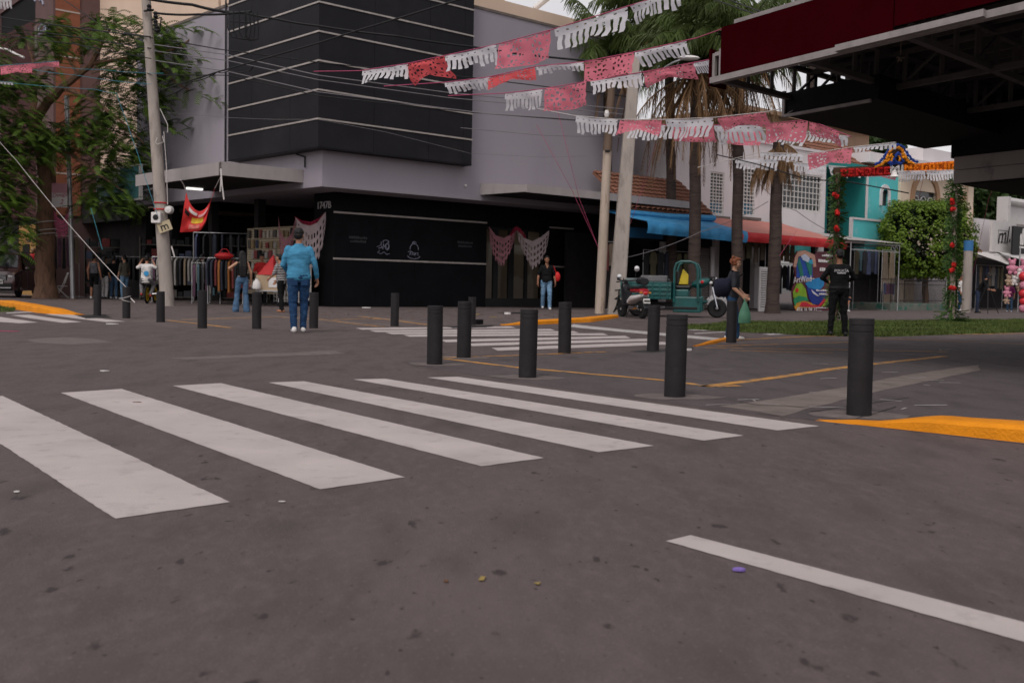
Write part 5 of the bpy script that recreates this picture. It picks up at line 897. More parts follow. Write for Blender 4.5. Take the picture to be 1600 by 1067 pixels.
tag(mb.build('rope_tie', m_rope, origin=bt_+UZ*2.5), 'white rope wrapped around the street tree trunk', 'rope')
cable('thin pink string hanging from the flag line down to the wooden pole, left one', [(838,195,31),(868,250,31),(895,300,31.4),(934,385,31.8)], .006, m_pinks, 0, 'string', 'string', group='pink strings tying the flag lines'); cable('thin pink string hanging from the flag line down to the wooden pole, right one', [(868,160,31),(890,250,31),(905,310,31.4),(936,390,31.8)], .006, m_pinks, 0, 'string', 'string', group='pink strings tying the flag lines'); cable('pink string slanting from the flags down the right side of the concrete pole', [(1025,225,31),(1005,290,32),(985,350,32.1)], .006, m_pinks, 0, 'string', 'string', group='pink strings tying the flag lines')
cable('pink string tied to the louvre panel palm and the red awning', [(1218,400,36),(1245,360,37)], .006, m_pinks, 0, 'string', 'string', group='pink strings tying the flag lines'); cable('pink string running from the flower arch to the white shop roof', [(1562,270,34),(1545,310,36),(1520,430,40)], .006, m_pinks, 0, 'string', 'string', group='pink strings tying the flag lines'); cable('pink string hanging below the middle of the flower arch toward the tree', [(1442,282,29),(1436,310,29.5)], .006, m_pinks, 0, 'string', 'string', group='pink strings tying the flag lines')
cable('left black cable crossing the palm crowns down to the maroon canopy', [(1090,-8,24),(1140,8,20),(1204,31,16)], .012); cable('right black cable crossing the palm crowns down to the maroon canopy', [(1118,-8,24),(1160,8,20),(1212,27,16)], .012); cable('black cable running over the white house to the flower arch', [(1120,242,34),(1180,256,33),(1260,280,32),(1330,285,31),(1420,302,30)], .018)
cable('thin cable from the white house down past the tin stall', [(1180,280,38),(1245,330,39),(1330,372,41)], .012, m_gcab, .15); cable('thin pale cable from the scooter pole up to the white house', [(966,405,32),(1095,362,36),(1200,315,39)], .012, m_gcab, .1)
cable('loose black cable drooping on the left of the cladding', [(262,150,31.2),(300,128,31),(340,113,30.5),(358,110,30.3),(385,112,30),(396,104,29.5)], .014, None, .05)
mb = MB()                                                     # coiled cable loop hanging at the cladding
for k in range(4): x0_ = 356+k*9; mb.tube([AT(x_, y_, 30.6) for x_, y_ in ((x0_,18),(x0_,44+k*3),(x0_+6,58+k*2),(x0_+26-k*2,62),(x0_+30-k*3,46),(x0_+28-k*3,20))], .022, 5)
mb.tube([AT(x_, y_, 30.6) for x_, y_ in ((360,34),(398,36))], .02, 5); tag(mb.build('cable_coil', m_cab, origin=AT(375,20,30.6)), 'black cable loops hanging in a bundle at the left edge of the cladding', 'cable')

# ------------------------------------------------------------------ papel picado flags
m_pw = M('white tissue paper', (.66, .65, .68), .8, .05, 3, trans=.45); m_pp = M('pink tissue paper', (.70, .20, .26), .8, .08, 3, trans=.45); m_pr = M('red pink tissue paper', (.72, .11, .12), .8, .08, 3, trans=.45)
def flag(parent, a, b, drop, kind, mat, tw=.0, skew=0.0, seed=0):
    rs = random.Random(seed); nu, nv = 30, 18; a, b = Vector(a), Vector(b); ex = b-a; mb = MB(); nrm = ex.cross(Vector((0,0,1))).normalized(); ph = rs.uniform(0, 6); lens = [rs.uniform(.62, 1.0) for _ in range(16)]; vs = []; Dr = Vector((0,0,-1))*drop+ex.normalized()*skew*drop
    asp = ex.length/drop
    for j in range(nv+1):
        for i in range(nu+1):
            u, v = i/nu, j/nv; p = a+ex*u-Vector((0,0,1))*.05*sin(pi*u)*drop+Dr*v*(1-tw*.85*(1-abs(2*u-1)) if tw > 0 else 1+tw*u)
            p += nrm*(.17*drop*sin(u*5+ph)*v+.30*drop*v*v*sin(ph*2)+.14*drop*noise.noise((u*4, v*2, seed))); p += ex.normalized()*(.12*drop*noise.noise((u*7, v*4, seed+3))*v); vs.append(p)
    def hole(i, j):
        u, v = (i+.5)/nu, (j+.5)/nv
        if kind == 'w':
            if j == 2 and i % 4 == 1: return True
            if v > .33:
                k = int(u*10)
                if (u*10)-k < .30: return True
                if v > .33+.67*lens[k]: return True
            return False
        if j in (1, nv-2) and i % 3 == 1: return True
        for cx in ((.5,) if asp < 1.3 else (.3, .72)):
            dx, dy = (u-cx)*asp, v-.5; r = sqrt(dx*dx+dy*dy); an = atan2(dy, dx)
            if .22 < r < .33 and sin(an*7+.4) > .1: return True
            if r < .07: return True
        if i in (2, nu-3) and j % 4 in (1,): return True
        if (i+2*j) % 11 == 0 and (j % 5 == 0): return True
        return False
    mb.add(vs, [(j*(nu+1)+i, j*(nu+1)+i+1, (j+1)*(nu+1)+i+1, (j+1)*(nu+1)+i) for j in range(nv) for i in range(nu) if not hole(i, j)]); return mb.build('paper_flag', mat, parent, smooth=True)
fs_ = [0]
def bunting(label, line, flags, smat=m_pinks, r=.008):
    Q = [AT(*p) for p in line]; o = Q[0]; T_ = thing('bunting_string', label, 'bunting', o, group='papel picado flag lines over the street'); mb = MB(); mb.tube([p-o for p in Q], r, 5); mb.build('string', smat, T_)
    def at(px):
        for i in range(len(line)-1):
            x0, x1 = line[i][0], line[i+1][0]
            if x0 <= px <= x1 or i == len(line)-2:
                t = (px-x0)/(x1-x0); return line[i][1]+(line[i+1][1]-line[i][1])*t, line[i][2]+(line[i+1][2]-line[i][2])*t
    for f in flags:
        x0, x1, h_, kind = f[:4]; tw = f[4] if len(f) > 4 else 0; sk = f[5] if len(f) > 5 else .1; y0, d0 = at(x0); y1, d1 = at(x1); fs_[0] += 1
        A_, B_ = AT(x0, y0, d0)-o, AT(x1, y1, d1)-o; flag(T_, A_, B_, h_*(d0+d1)/2/FPX, 'w' if kind == 'w' else 'p', m_pw if kind == 'w' else (m_pr if kind == 'r' else m_pp), tw, sk, fs_[0])
bunting('topmost flag line rising steeply across the clad corner to the upper right', [(490,112,21),(562,111,20),(640,99,19),(775,70,17.5),(865,46,16),(1008,2,14),(1060,-20,13)], [(566,637,26,'w',.3,.25),(632,694,34,'r',.45,.35),(697,775,32,'w',.2,.25),(781,860,42,'p',0,.1),(866,980,40,'w',.1,.35),(984,1060,34,'w',.1,.3)])
bunting('second flag line reaching the front corner of the maroon canopy', [(600,135,21),(695,129,20),(762,121,19.3),(838,104,18.6),(912,97,18),(990,82,17.4),(1088,60,16.5),(1150,38,15),(1400,-20,12)], [(695,765,24,'w',.4,.3),(762,835,22,'r',.65,.3),(838,912,18,'w',.75,.1),(912,990,33,'p',.1,.12),(992,1072,28,'w',.35,.35)])
bunting('third flag line ending behind the left end of the maroon canopy', [(700,150,21),(788,146,20),(850,139,19.6),(920,127,19),(1005,113,18.4),(1085,98,17.6),(1116,92,17)], [(790,848,30,'w',.0,-.1),(852,916,36,'p',0,.05),(922,1000,26,'w',.3,.35),(1005,1084,24,'p',.55,.1),(1085,1114,20,'w',0,.2)])
bunting('long flag line from the wooden pole to the pale frame of the lower canopy', [(840,170,25),(898,181,24),(965,187,23.5),(1040,187,22),(1115,184,20),(1198,175,17.5),(1222,170,16.2)], [(900,965,28,'w',.1,-.02),(970,1034,26,'p',.55,.0),(1040,1114,34,'w',0,.02),(1122,1197,24,'p',.6,.2)], m_rope)
bunting('flag line just behind and below the long one, between concrete pole and lower canopy', [(975,192,25),(1050,196,24),(1115,196,23),(1200,194,21),(1262,187,19),(1330,214,18)], [(984,1040,26,'w',0,0),(1048,1114,24,'p',0,.0),(1116,1192,30,'w',0,.02),(1196,1262,34,'p',.3,.2),(1264,1312,24,'p',.3,.1)])
bunting('flag line hanging in front of the red roofs under the lower canopy corner', [(1120,200,27),(1195,203,25),(1262,206,23),(1330,214,21)], [(1136,1190,24,'p',0,0),(1198,1262,22,'w',.0,.05),(1264,1325,18,'w',.3,.1)], m_rope)
bunting('low flag line crossing the white house front toward the flower arch', [(1090,262,31),(1188,238,29),(1258,241,28),(1332,230,27),(1402,222,26),(1430,221,26)], [(1188,1256,14,'w',.1,-.1),(1262,1331,26,'p',.4,.1),(1334,1400,12,'w',.3,0)], m_rope)
bunting('ragged white fringe line low over the white house and tiled roof', [(1130,252,34),(1190,244,33),(1245,254,32),(1330,262,31),(1400,270,30)], [(1150,1215,18,'w',.1,0),(1240,1290,16,'w',.1,0),(1295,1345,16,'w',.0,.1),(1350,1400,12,'p',.4,.1)], m_rope)
bunting('white fringe line hanging directly under the orange arch lettering', [(1395,268,28),(1490,266,28)], [(1404,1446,16,'w',0,0),(1448,1490,17,'w',0,0)], m_rope)
bunting('pink and white flag remnants at the far left edge in front of the tree', [(-60,106,33),(0,103,33),(92,96,33)], [(-55,0,22,'p',.3,0),(0,48,16,'p',.35,.25),(44,92,10,'p',.7,.1)], m_cyan)
bunting('white paper fringe at the top left corner of the view', [(-40,-2,33),(20,-4,33)], [(-36,18,18,'w',0,0)], m_cyan); bunting('white paper end flapping at the left edge below the pink flags', [(-40,124,33),(20,129,34)], [(-36,20,6,'w',.4,0)], m_cyan)
# swags of net paper over the shop front
m_swp = M('pink net paper', (.36, .16, .19), .85, .15, 5, trans=.3)
def swag(label, pts, drop, Y, mat, cols=22, rows=9, side=0):
    Q = [AT(x, y, Y) for x, y in pts]; o = Q[0]; mb = MB(); n = cols; vs = []
    def along(t): s_ = t*(len(Q)-1); i = min(int(s_), len(Q)-2); return Q[i].lerp(Q[i+1], s_-i)
    for j in range(rows+1):
        for i in range(n+1):
            u, v = i/n, j/rows; prof = (1-abs(2*u-1))**.5*(.35+.65*(abs(u-.5)*2 if side == 0 else (1-u if side < 0 else u))) ; p = along(u)-o; p.z -= drop*v*(.12+prof*1.2); p.y += .08*sin(u*9)*v+.03*noise.noise((u*6, v*3, Y)); vs.append(p)
    mb.add(vs, [(j*(n+1)+i, j*(n+1)+i+1, (j+1)*(n+1)+i+1, (j+1)*(n+1)+i) for j in range(rows) for i in range(n) if not ((i+j) % 2 == 0 and 1 <= j and i % 2 == 0)])
    return tag(mb.build('paper_swag', mat, origin=None), label, 'paper swag', 'pink net paper swags over the shop openings') if False else tag((lambda ob: (setattr(ob, 'location', o), ob)[1])(mb.build('paper_swag', mat, smooth=True)), label, 'paper swag', 'pink net paper swags over the shop openings')
Ys = FB.o.y+1.0
m_swr = M('crimson net paper', (.30, .02, .05), .85, .15, 5, trans=.3); m_sww = M('pale net paper', (.42, .34, .35), .85, .12, 5, trans=.3)
swag('pink net swag left of the man in the blue shirt over the goods display', [(435,338),(438,362),(446,375),(455,366),(462,340)], 1.3, 35, m_swp, side=-1); swag('pale net swag above the man in the blue shirt, under the house number', [(462,340),(472,350),(484,353),(496,348),(509,331)], 1.5, 34.5, m_sww, side=1)
swag('crimson ribbon swag joining the two nets at the goods display', [(460,338),(472,345),(486,347),(500,340),(508,332)], .3, 34.7, m_swr); x_ = 37.5
swag('pink net swag at the left of the glazed shop entrance', [(764,354),(775,368),(787,372),(799,366),(806,358)], 1.1, 38.8, m_swp, side=-1); swag('pale net swag at the right of the glazed shop entrance above the man in black', [(808,360),(820,372),(832,377),(846,370),(858,360)], 1.1, 38.8, m_sww, side=1); swag('crimson knot ribbon at the middle of the glazed shop entrance', [(797,366),(803,356),(808,354),(814,358),(822,370)], .25, 38.7, m_swr)
swag('pink torn paper swag hanging under the pink and white sign', [(83,326),(90,340),(97,345),(103,338),(107,324)], 1.1, bq1.y-.3, M('hot pink net paper', (.45,.10,.19), .8, .15, 5, trans=.3))
# ------------------------------------------------------------------ red advertising cloth
o = AT(283, 365, 30.0); cps = [(291,301),(313,327),(336,294),(330,316),(313,350),(300,364),(281,364)]
RB = thing('advert_cloth', 'red advertising cloth hung by two corners and sagging in the middle below the left canopy', 'banner', AT(300, 300, 29.6)); oo = RB.location; n = 22; m = 16; vs = []
def lerp2(a, b, t): return (a[0]+(b[0]-a[0])*t, a[1]+(b[1]-a[1])*t)
for j in range(m+1):
    for i in range(n+1):
        u, v = i/n, j/m; top_ = (291+45*u, 300+(-8)*u+34*(4*u*(1-u))**.8); bot = (281+38*min(1,u*1.35)+3*u, 363-8*u*u-16*max(0,u-.6)/.4); 
        rx = 324+12*u; p = lerp2(top_, bot, v*(1-.62*max(0,u-.62)/.38)); q_ = AT(p[0], p[1], 29.6+.18*sin(u*7)*v+.12*noise.noise((u*4, v*3, 1)))-oo; vs.append(q_)
mb = MB(); mb.add(vs, [(j*(n+1)+i, j*(n+1)+i+1, (j+1)*(n+1)+i+1, (j+1)*(n+1)+i) for j in range(m) for i in range(n)]); V_ = vs; mb.build('cloth', M('red advert cloth', (.50,.03,.03), .6, .15, 4), RB, smooth=True)
def patch(i0, i1, j0, j1, mat, name, off):
    mb = MB(); k_ = (n+1); ids = [(i, j) for j in range(j0, j1+1) for i in range(i0, i1+1)]; mp_ = {q_: a for a, q_ in enumerate(ids)}; mb.add([V_[j*k_+i]+Vector((0,-off,0)) for i, j in ids], [(mp_[(i,j)], mp_[(i+1,j)], mp_[(i+1,j+1)], mp_[(i,j+1)]) for j in range(j0, j1) for i in range(i0, i1)]); mb.build(name, mat, RB, smooth=True)
patch(6, 14, 6, 10, M('yellow print', (.5,.32,.03), .6, .3, 6), 'yellow_print', .012); patch(3, 9, 2, 4, m_white, 'white_print', .012); patch(10, 17, 3, 5, M('pale pink print', (.5,.25,.25), .6), 'pink_print', .012); patch(5, 12, 11, 14, M('pale bean print', (.45,.12,.10), .6, .5, 9), 'bean_print', .014); patch(1, 4, 5, 7, m_black, 'dark_print', .012)
mb = MB(); mb.tube([AT(291,301,29.6)-oo, AT(287,289,29.4)-oo, AT(282,281,29.2)-oo], .012, 5); mb.tube([AT(336,294,29.6)-oo, AT(345,276,28.9)-oo], .012, 5); mb.tube([AT(345,264,28.9)-oo, AT(347,290,28.8)-oo, AT(350,312,28.8)-oo], .02, 5); mb.tube([AT(346,266,28.9)-oo, AT(344,300,28.85)-oo], .015, 5); mb.build('cord', m_rope, RB)
# ------------------------------------------------------------------ flower arch
aL, aR = G(1304, 503), G(1487, 504); AR = thing('flower_arch', 'flower covered welcome arch with red and orange lettering board on two leafy posts', 'arch', (aL+aR)/2); ao = AR.location; DL, DR = aL.y, aR.y
def APX(px, py, off=0): t = (px-1304)/(1487-1304); return AT(px, py, DL+(DR-DL)*t+off)-ao
m_flr = M('red paper flowers', (.42,.012,.010), .75, .3, 9); m_flo = M('orange paper flowers', (.75,.20,.006), .75, .25, 9); m_fly = M('yellow orange paper flowers', (.72,.27,.012), .75, .25, 9); m_flb = M('blue paper flowers', (.012,.045,.25), .75, .3, 9); m_flw = M('white paper flowers', (.58,.56,.55), .75, .2, 9); m_leafa = M('garland leaves', (.04,.085,.018), .7, .4, 2, trans=.2); m_board = M('dark board', (.06,.035,.02), .8, .2)
def flowers(name, pts, r, mat, parent=AR, jit=.3):
    mb = MB()
    for p in pts:
        p = p+Vector((rnd(-1,1), rnd(-1,1), rnd(-1,1)))*r*jit
        for k in range(9):
            a = k*2.4; e = rnd(-.3,1.2); d = Vector((cos(a)*cos(e), -abs(sin(e))*.9-.15, sin(a)*cos(e))); s_ = d.orthogonal().normalized()*r*.5; q_ = d.cross(s_).normalized()*r*.5; c_ = p+d*r*.55; mb.add([c_-s_, c_+q_, c_+s_+d*r*.3, c_-q_+d*r*.1], [(0,1,2,3)])
        mb.ball(p, r*.62, 6)
    return mb.build(name, mat, parent)
for base_, (x0, y0, x1, y1) in ((aL, (1304,503,1309,270)), (aR, (1487,504,1493,262))):
    mb = MB(); mb.tube([APX(x0, y0), APX(x1, y1)], .075, 10); mb.build('post', m_wood if base_ is aR else m_brown, AR)
    mb = MB(); n = 1000 if base_ is aL else 1500
    for i in range(n):
        t = random.random() if base_ is aL else (random.random() if random.random() < .6 else (.33+.62*random.random() if random.random() < .7 else .02*random.random())); p = APX(x0+(x1-x0)*t, y0+(y1-y0)*t); a = rnd(0, 6.28); wide = 1+.5*noise.noise((t*9, x0, 1))+(.9 if t < .08 and base_ is aR else 0); d = Vector((cos(a), sin(a), rnd(-1.2,.4))).normalized(); p += Vector((cos(a), sin(a), 0))*.05*wide; l = rnd(.12,.24)*wide; s_ = d.cross(Vector((0,0,1))).normalized()*.02; mb.add([p-s_, p+s_, p+d*l+s_*.4, p+d*l-s_*.4+Vector((0,0,-.03))], [(0,1,2,3)])
    mb.build('leaf_garland', m_leafa, AR)
    for py in ((305,331,357) if base_ is aL else (317,326,385,413,422,449)): flowers('red_flowers', [APX(x0+(x1-x0)*(y0-py)/(y0-y1)-2, py, -.16)+Vector((rnd(-.06,.06), 0, rnd(-.05,.05))) for _ in range(2)], .085, m_flr)
bdz = lambda px: 268-(px-1304)*.042
mb = MB(); c_ = [APX(1303,262,.05), APX(1492,253,.05), APX(1492,270,.05), APX(1303,276,.05)]; mb.prism(c_, (0,.06,0)); mb.build('board', m_board, AR)
GL = {'B':["110","101","110","101","110"],'E':["111","100","110","100","111"],'N':["1001","1101","1011","1001","1001"],'D':["110","101","101","101","110"],'I':["1","1","1","1","1"],'C':["111","100","100","100","111"],'M':["10001","11011","10101","10001","10001"],'G':["111","100","101","101","111"],'O':["111","101","101","101","111"]}
def word(wd, xa, xb, yt, yb, mat, name):
    cols = sum(len(GL[c][0]) for c in wd)+len(wd)-1; pts = []; bgp = []; cx = 0
    for c in wd:
        for r_ in range(5):
            for k, v in enumerate(GL[c][r_]):
                px_ = xa+(xb-xa)*(cx+k+.5)/cols; sl = -(px_-1304)*.0
                if v == '1': pts.append(APX(px_, yt(px_)+(yb(px_)-yt(px_))*(r_+.5)/5, -.03))
        flowers(name, pts, (xb-xa)/cols*29/FPX*.92, mat, jit=.12); pts = []; cx += len(GL[c][0])+1
yt = lambda x: 265.5-(x-1313)*.052; yb = lambda x: 276-(x-1313)*.040
word('BENDICE', 1314, 1390, yt, yb, m_flr, 'red_letter'); word('MI', 1391, 1411, lambda x: 258.5, lambda x: 270.5, m_flw, 'white_letter'); word('NEGOCIO', 1413, 1490, lambda x: 258.5-(x-1413)*.07, lambda x: 270-(x-1413)*.045, m_flo, 'orange_letter')
mb = MB()
for wd_, a_, b_, t0, t1, m_ in (('', 1313, 1390.5, yt, yb, 0), ('', 1412, 1491, lambda x: 258.5-(x-1413)*.07, lambda x: 270-(x-1413)*.045, 1)):
    mb.mi = m_; mb.prism([APX(a_, t0(a_)-1.6, .02), APX(b_, t0(b_)-1.6, .02), APX(b_, t1(b_)+1.4, .02), APX(a_, t1(a_)+1.4, .02)], (0,.025,0))
mb.build('flower_backing', [M('dense red flowers', (.22,.008,.008), .8, .4, 20, .8, 40), M('dense orange flowers', (.50,.10,.005), .8, .4, 20, .8, 40)], AR)
def arcp(pts, step=2.2):
    o_ = []
    for i in range(len(pts)-1):
        a, b = pts[i], pts[i+1]; k = max(1, int(sqrt((a[0]-b[0])**2+(a[1]-b[1])**2)/step))
        for j in range(k): o_.append(APX(a[0]+(b[0]-a[0])*j/k, a[1]+(b[1]-a[1])*j/k, -.05))
    return o_
flowers('blue_flowers', arcp([(1368,258),(1378,250),(1387,237),(1394,230),(1403,227),(1412,231),(1418,242),(1426,250),(1434,254)]), .05, m_flb); flowers('blue_flowers', arcp([(1390,255),(1396,252),(1400,243),(1404,240),(1406,246),(1412,254)]), .055, m_flb); flowers('blue_flowers', arcp([(1393,257),(1400,254),(1410,257)]), .055, m_flb)
flowers('yellow_flowers', arcp([(1368,260),(1378,257),(1384,250),(1387,240),(1394,232),(1403,230),(1410,235),(1414,246),(1420,253),(1430,256)]), .05, m_fly); flowers('yellow_flowers', arcp([(1386,253),(1390,246),(1392,242),(1394,246),(1393,253)]), .045, m_fly); flowers('yellow_flowers', arcp([(1406,250),(1405,243),(1409,241),(1411,249)]), .045, m_fly); flowers('yellow_flowers', arcp([(1399,249),(1399,245)]), .04, m_fly)
mb = MB(); c_ = [APX(x_, y_, .06) for x_, y_ in ((1368,262),(1380,252),(1390,236),(1403,230),(1414,240),(1424,253),(1436,258))]; mb.prism(c_, (0,.04,0)); mb.build('crest_board', m_board, AR)
mb = MB(); mb.lathe([(.02,.16),(.06,.14),(.085,.04),(.13,-.02),(.14,-.03),(.0,-.031)], 14, APX(1397,275,-.05)); mb.build('bell', m_white, AR, smooth=True)
# ------------------------------------------------------------------ people
SK = {k: M('skin '+k, c, .6, .08, 8, spec=.35) for k, c in dict(tan=(.34,.165,.10), brown=(.26,.12,.07), light=(.42,.23,.15)).items()}
m_hairb = M('black hair', (.008,.007,.007), .45, .3, 20, .4, 60, stretch=(4,4,1)); m_hairr = M('auburn hair', (.16,.05,.02), .5, .3, 20, .4, 60); m_eye = M('eye', (.02,.015,.012), .2, .1); m_lip = M('lips', (.3,.09,.07), .5, .1)
cl = lambda n, c, v=.2, b=.4: M(n, c, .85, v, 6, b, 25, spec=.2)
m_denim = M('blue denim', (.010,.038,.10), .85, .25, 5, .3, 60, col2=(.03,.085,.17), c2pos=(.5,.7), c2scale=3); m_denl = M('light denim', (.13,.24,.37), .85, .2, 5, .3, 60, col2=(.24,.34,.45), c2pos=(.5,.7), c2scale=3); m_denm = M('mid denim', (.055,.11,.19), .85, .25, 5, .3, 60, col2=(.09,.16,.25), c2pos=(.5,.7), c2scale=3)
m_blk = cl('black cloth', (.0045,.0045,.0055)); m_bluesh = M('sky blue shirt', (.055,.225,.37), .9, .12, 5, .2, 30, spec=.2); m_wsh = cl('white cloth', (.58,.56,.54)); m_shoe = M('white sneaker', (.62,.60,.58), .6, .05); m_bshoe = M('black shoe', (.01,.01,.01), .5, .1)
def person(label, loc, theta, H=1.72, skin='tan', top=m_blk, sleeve=.5, bottom=m_denim, shoe=m_shoe, hair=('short', m_hairb), lean=(0, 0), legs=None, arms=None, girth=1.0, flare=0.0, hem=.86, short=False, headturn=0.0, headnod=0.0, vox=1.0, feet=True, yscale=None, pelvis=.0, tank=False, skirt=False):
    T = thing('person', label, 'person', loc, radians(theta)); k = H/1.75; V3 = Vector; lx, ly = lean
    sh = lambda p: V3((p[0]+lx*max(0, p[2]-.95)/.5, p[1]+ly*max(0, p[2]-.95)/.5, p[2]+pelvis))
    hips = {s: sh((s*.092, 0, .92)) for s in (-1, 1)}; shd = {s: sh((s*.185*min(1.1, girth**.4), .005, 1.405)) for s in (-1, 1)}
    L_ = {-1: [(-.10, -.01, .50), (-.105, .02, .085)], 1: [(.10, -.01, .50), (.105, .02, .085)]}; A_ = {-1: [(-.235, .02, 1.12), (-.25, -.06, .88)], 1: [(.235, .02, 1.12), (.25, -.06, .88)]}
    for s, v in (legs or {}).items(): L_[s] = v
    for s, v in (arms or {}).items(): A_[s] = v
    L_ = {s: [V3(p) for p in v] for s, v in L_.items()}; A_ = {s: [V3(p) for p in v] for s, v in A_.items()}
    TR_ = [(.86,.135,.095),(.92,.165,.112),(1.0,.152,.105),(1.1,.140,.098),(1.22,.152,.108),(1.33,.17,.11),(1.385,.165,.10),(1.425,.12,.082),(1.455,.075,.066),(1.48,.055,.055)]
    def torso(mb, z0, z1, inf, nn=20):
        rs = []; zs_ = [z0+(z1-z0)*i/12 for i in range(13)]
        for z in zs_:
            a = TR_[0]; b = TR_[-1]
            for i in range(len(TR_)-1):
                if TR_[i][0] <= z <= TR_[i+1][0]: a, b = TR_[i], TR_[i+1]
            if z < TR_[0][0]: a = b = TR_[0]
            t = 0 if a is b or b[0] == a[0] else (z-a[0])/(b[0]-a[0]); g_ = girth if z < 1.38 else 1+(girth-1)*.4; rx = (a[1]+(b[1]-a[1])*t)*g_+inf; ry = (a[2]+(b[2]-a[2])*t)*(g_*1.0+(.12 if girth > 1.05 and .95 < z < 1.2 else 0))+inf
            c_ = sh((0, 0, z)); rs.append([(c_+V3((rx*cos(2*pi*j/nn), ry*sin(2*pi*j/nn), 0)))*k for j in range(nn)])
        mb.loft(rs)
    def cp(mb, a, ra, b, rb): mb.cap(V3(a)*k, ra*k, V3(b)*k, rb*k)
    hm = Matrix.Rotation(radians(headturn), 3, 'Z') @ Matrix.Rotation(radians(headnod), 3, 'X'); hc = sh((0, -.015, 1.625)); nb = sh((0, .005, 1.44)); HP = lambda x, y, z: hc+hm @ V3((x, y, z))
    b = MB(); torso(b, .86, 1.46, -.008); cp(b, nb, .056, hc+V3((0, .015, -.07)), .052)
    def ell(c_, sc):
        n0 = len(b.v); b.ball((0, 0, 0), 1, 16)
        for i in range(n0, len(b.v)): q_ = b.v[i]; b.v[i] = (c_+hm @ V3((q_.x*sc[0], q_.y*sc[1], q_.z*sc[2])))*k
    ell(HP(0,.008,.03), (.076,.096,.092)); ell(HP(0,-.022,-.035), (.060,.068,.078)); ell(HP(0,-.058,-.075), (.034,.028,.026)); ell(HP(0,-.092,-.008), (.011,.016,.022)); ell(HP(0,-.080,-.056), (.022,.012,.010)); ell(HP(0,-.078,.030), (.052,.014,.010))
    for s in (-1, 1): ell(HP(s*.076,.012,-.005), (.010,.020,.030)); ell(HP(s*.042,-.060,-.025), (.020,.018,.02))
    def hand(w_, d, s, curl=.9):
        d = d.normalized(); tz = V3((-s*.35, -1, .1)); tz = (tz-d*tz.dot(d)).normalized(); nr = d.cross(tz)*s; nr = nr if nr.dot(V3((-s,0,0))) > 0 else -nr
        cp(b, w_+tz*.016, .019, w_+d*.085+tz*.022, .017); cp(b, w_-tz*.012, .019, w_+d*.082-tz*.026, .016); cp(b, w_, .02, w_+d*.085, .017)
        for i in range(4):
            p = w_+d*.085+tz*(.032-.021*i); v = d.copy(); l = (.036,.040,.037,.029)[i]
            for j in range(3): v = (v+nr*(.16+curl*.3*(1+.12*i))).normalized(); e = p+v*l*(1-.17*j); cp(b, p, .0098-.0008*j, e, .0092-.0009*j); p = e
        p = w_+d*.02+tz*.028; v = (tz*.75+d*.75+nr*.15).normalized(); e = p+v*.042; cp(b, p, .0135, e, .0115); v = (tz*.25+d*.9+nr*.3).normalized(); cp(b, e, .0115, e+v*.036, .009)
    for s in (-1, 1):
        cp(b, shd[s]+V3((-s*.030,0,-.014)), .047, A_[s][0], .040); cp(b, A_[s][0], .041, A_[s][0].lerp(A_[s][1], .3), .040); cp(b, A_[s][0].lerp(A_[s][1], .3), .040, A_[s][1], .027); hand(A_[s][1], A_[s][1]-A_[s][0], s)
        cp(b, hips[s], .083, L_[s][0], .056); cp(b, L_[s][0], .054, L_[s][0].lerp(L_[s][1], .3), .055); cp(b, L_[s][0].lerp(L_[s][1], .3), .055, L_[s][1], .037)
        sd_ = (L_[s][1]-L_[s][0]); td = V3((s*.04, -1, 0)).normalized(); 
        if abs(sd_.z) < .15: td = V3((0, -.3, -1)).normalized()
        an = L_[s][1]; cp(b, an+V3((0,.03,-.045)), .034, an+td*.10+V3((0,0,-.055)), .030); cp(b, an, .036, an+V3((0,.02,-.05)), .034)
    eyes = [HP(s*.030, -.083, .004)*k for s in (-1, 1)]; lip = HP(0, -.090, -.057)*k
    def colr(p):
        if any((p-e).length < .0125*k for e in eyes): return 1
        if abs((hm.inverted() @ (p-lip)).x) < .020*k and (p-lip).length < .022*k and abs((p-lip).z) < .008*k: return 2
        return 0
    remesh(b, 'body', [SK[skin], m_eye, m_lip], .0085*vox*k, T, 1, colour=colr)
    if top is not None:
        m_ = MB(); torso(m_, hem, 1.455 if not tank else 1.40, .016)
        if hem < .86 or skirt: pass
        for s in (-1, 1):
            if sleeve <= 0: cp(m_, shd[s]*1.0+V3((-s*.05,0,-.05)), .05, shd[s]+V3((-s*.055,0,.035)), .022) if tank else None
            else:
                f1 = min(1, sleeve*2); e1 = shd[s].lerp(A_[s][0], f1*.98); cp(m_, shd[s]+V3((-s*.028,0,-.012)), .062*girth**.4, e1, .058 if sleeve <= .5 else .052)
                if sleeve > .5: cp(m_, A_[s][0], .053, A_[s][0].lerp(A_[s][1], (sleeve-.5)*2*.97), .038)
        remesh(m_, 'shirt', top, .011*vox*k, T, 3, .011*k, 6, (1,1,2.0))
    m_ = MB(); torso(m_, .84, 1.02 if hem > .9 else .97, .013)
    for s in (-1, 1):
        if skirt: cp(m_, hips[s], .11, hips[s].lerp(L_[s][0], .75), .10); continue
        cp(m_, hips[s]+V3((0,.015,-.02)), .098*girth**.5, L_[s][0], .072)
        if not short: mid = L_[s][0].lerp(L_[s][1], .5); cp(m_, L_[s][0], .071, mid, .066+flare*.4); cp(m_, mid, .066+flare*.4, L_[s][1]+(L_[s][1]-L_[s][0]).normalized()*(.02+flare*.3), .056+flare)
    remesh(m_, 'skirt' if skirt else ('shorts' if short else 'trousers'), bottom, .012*vox*k, T, 2, .012*k, 9, (1,1,1.4))
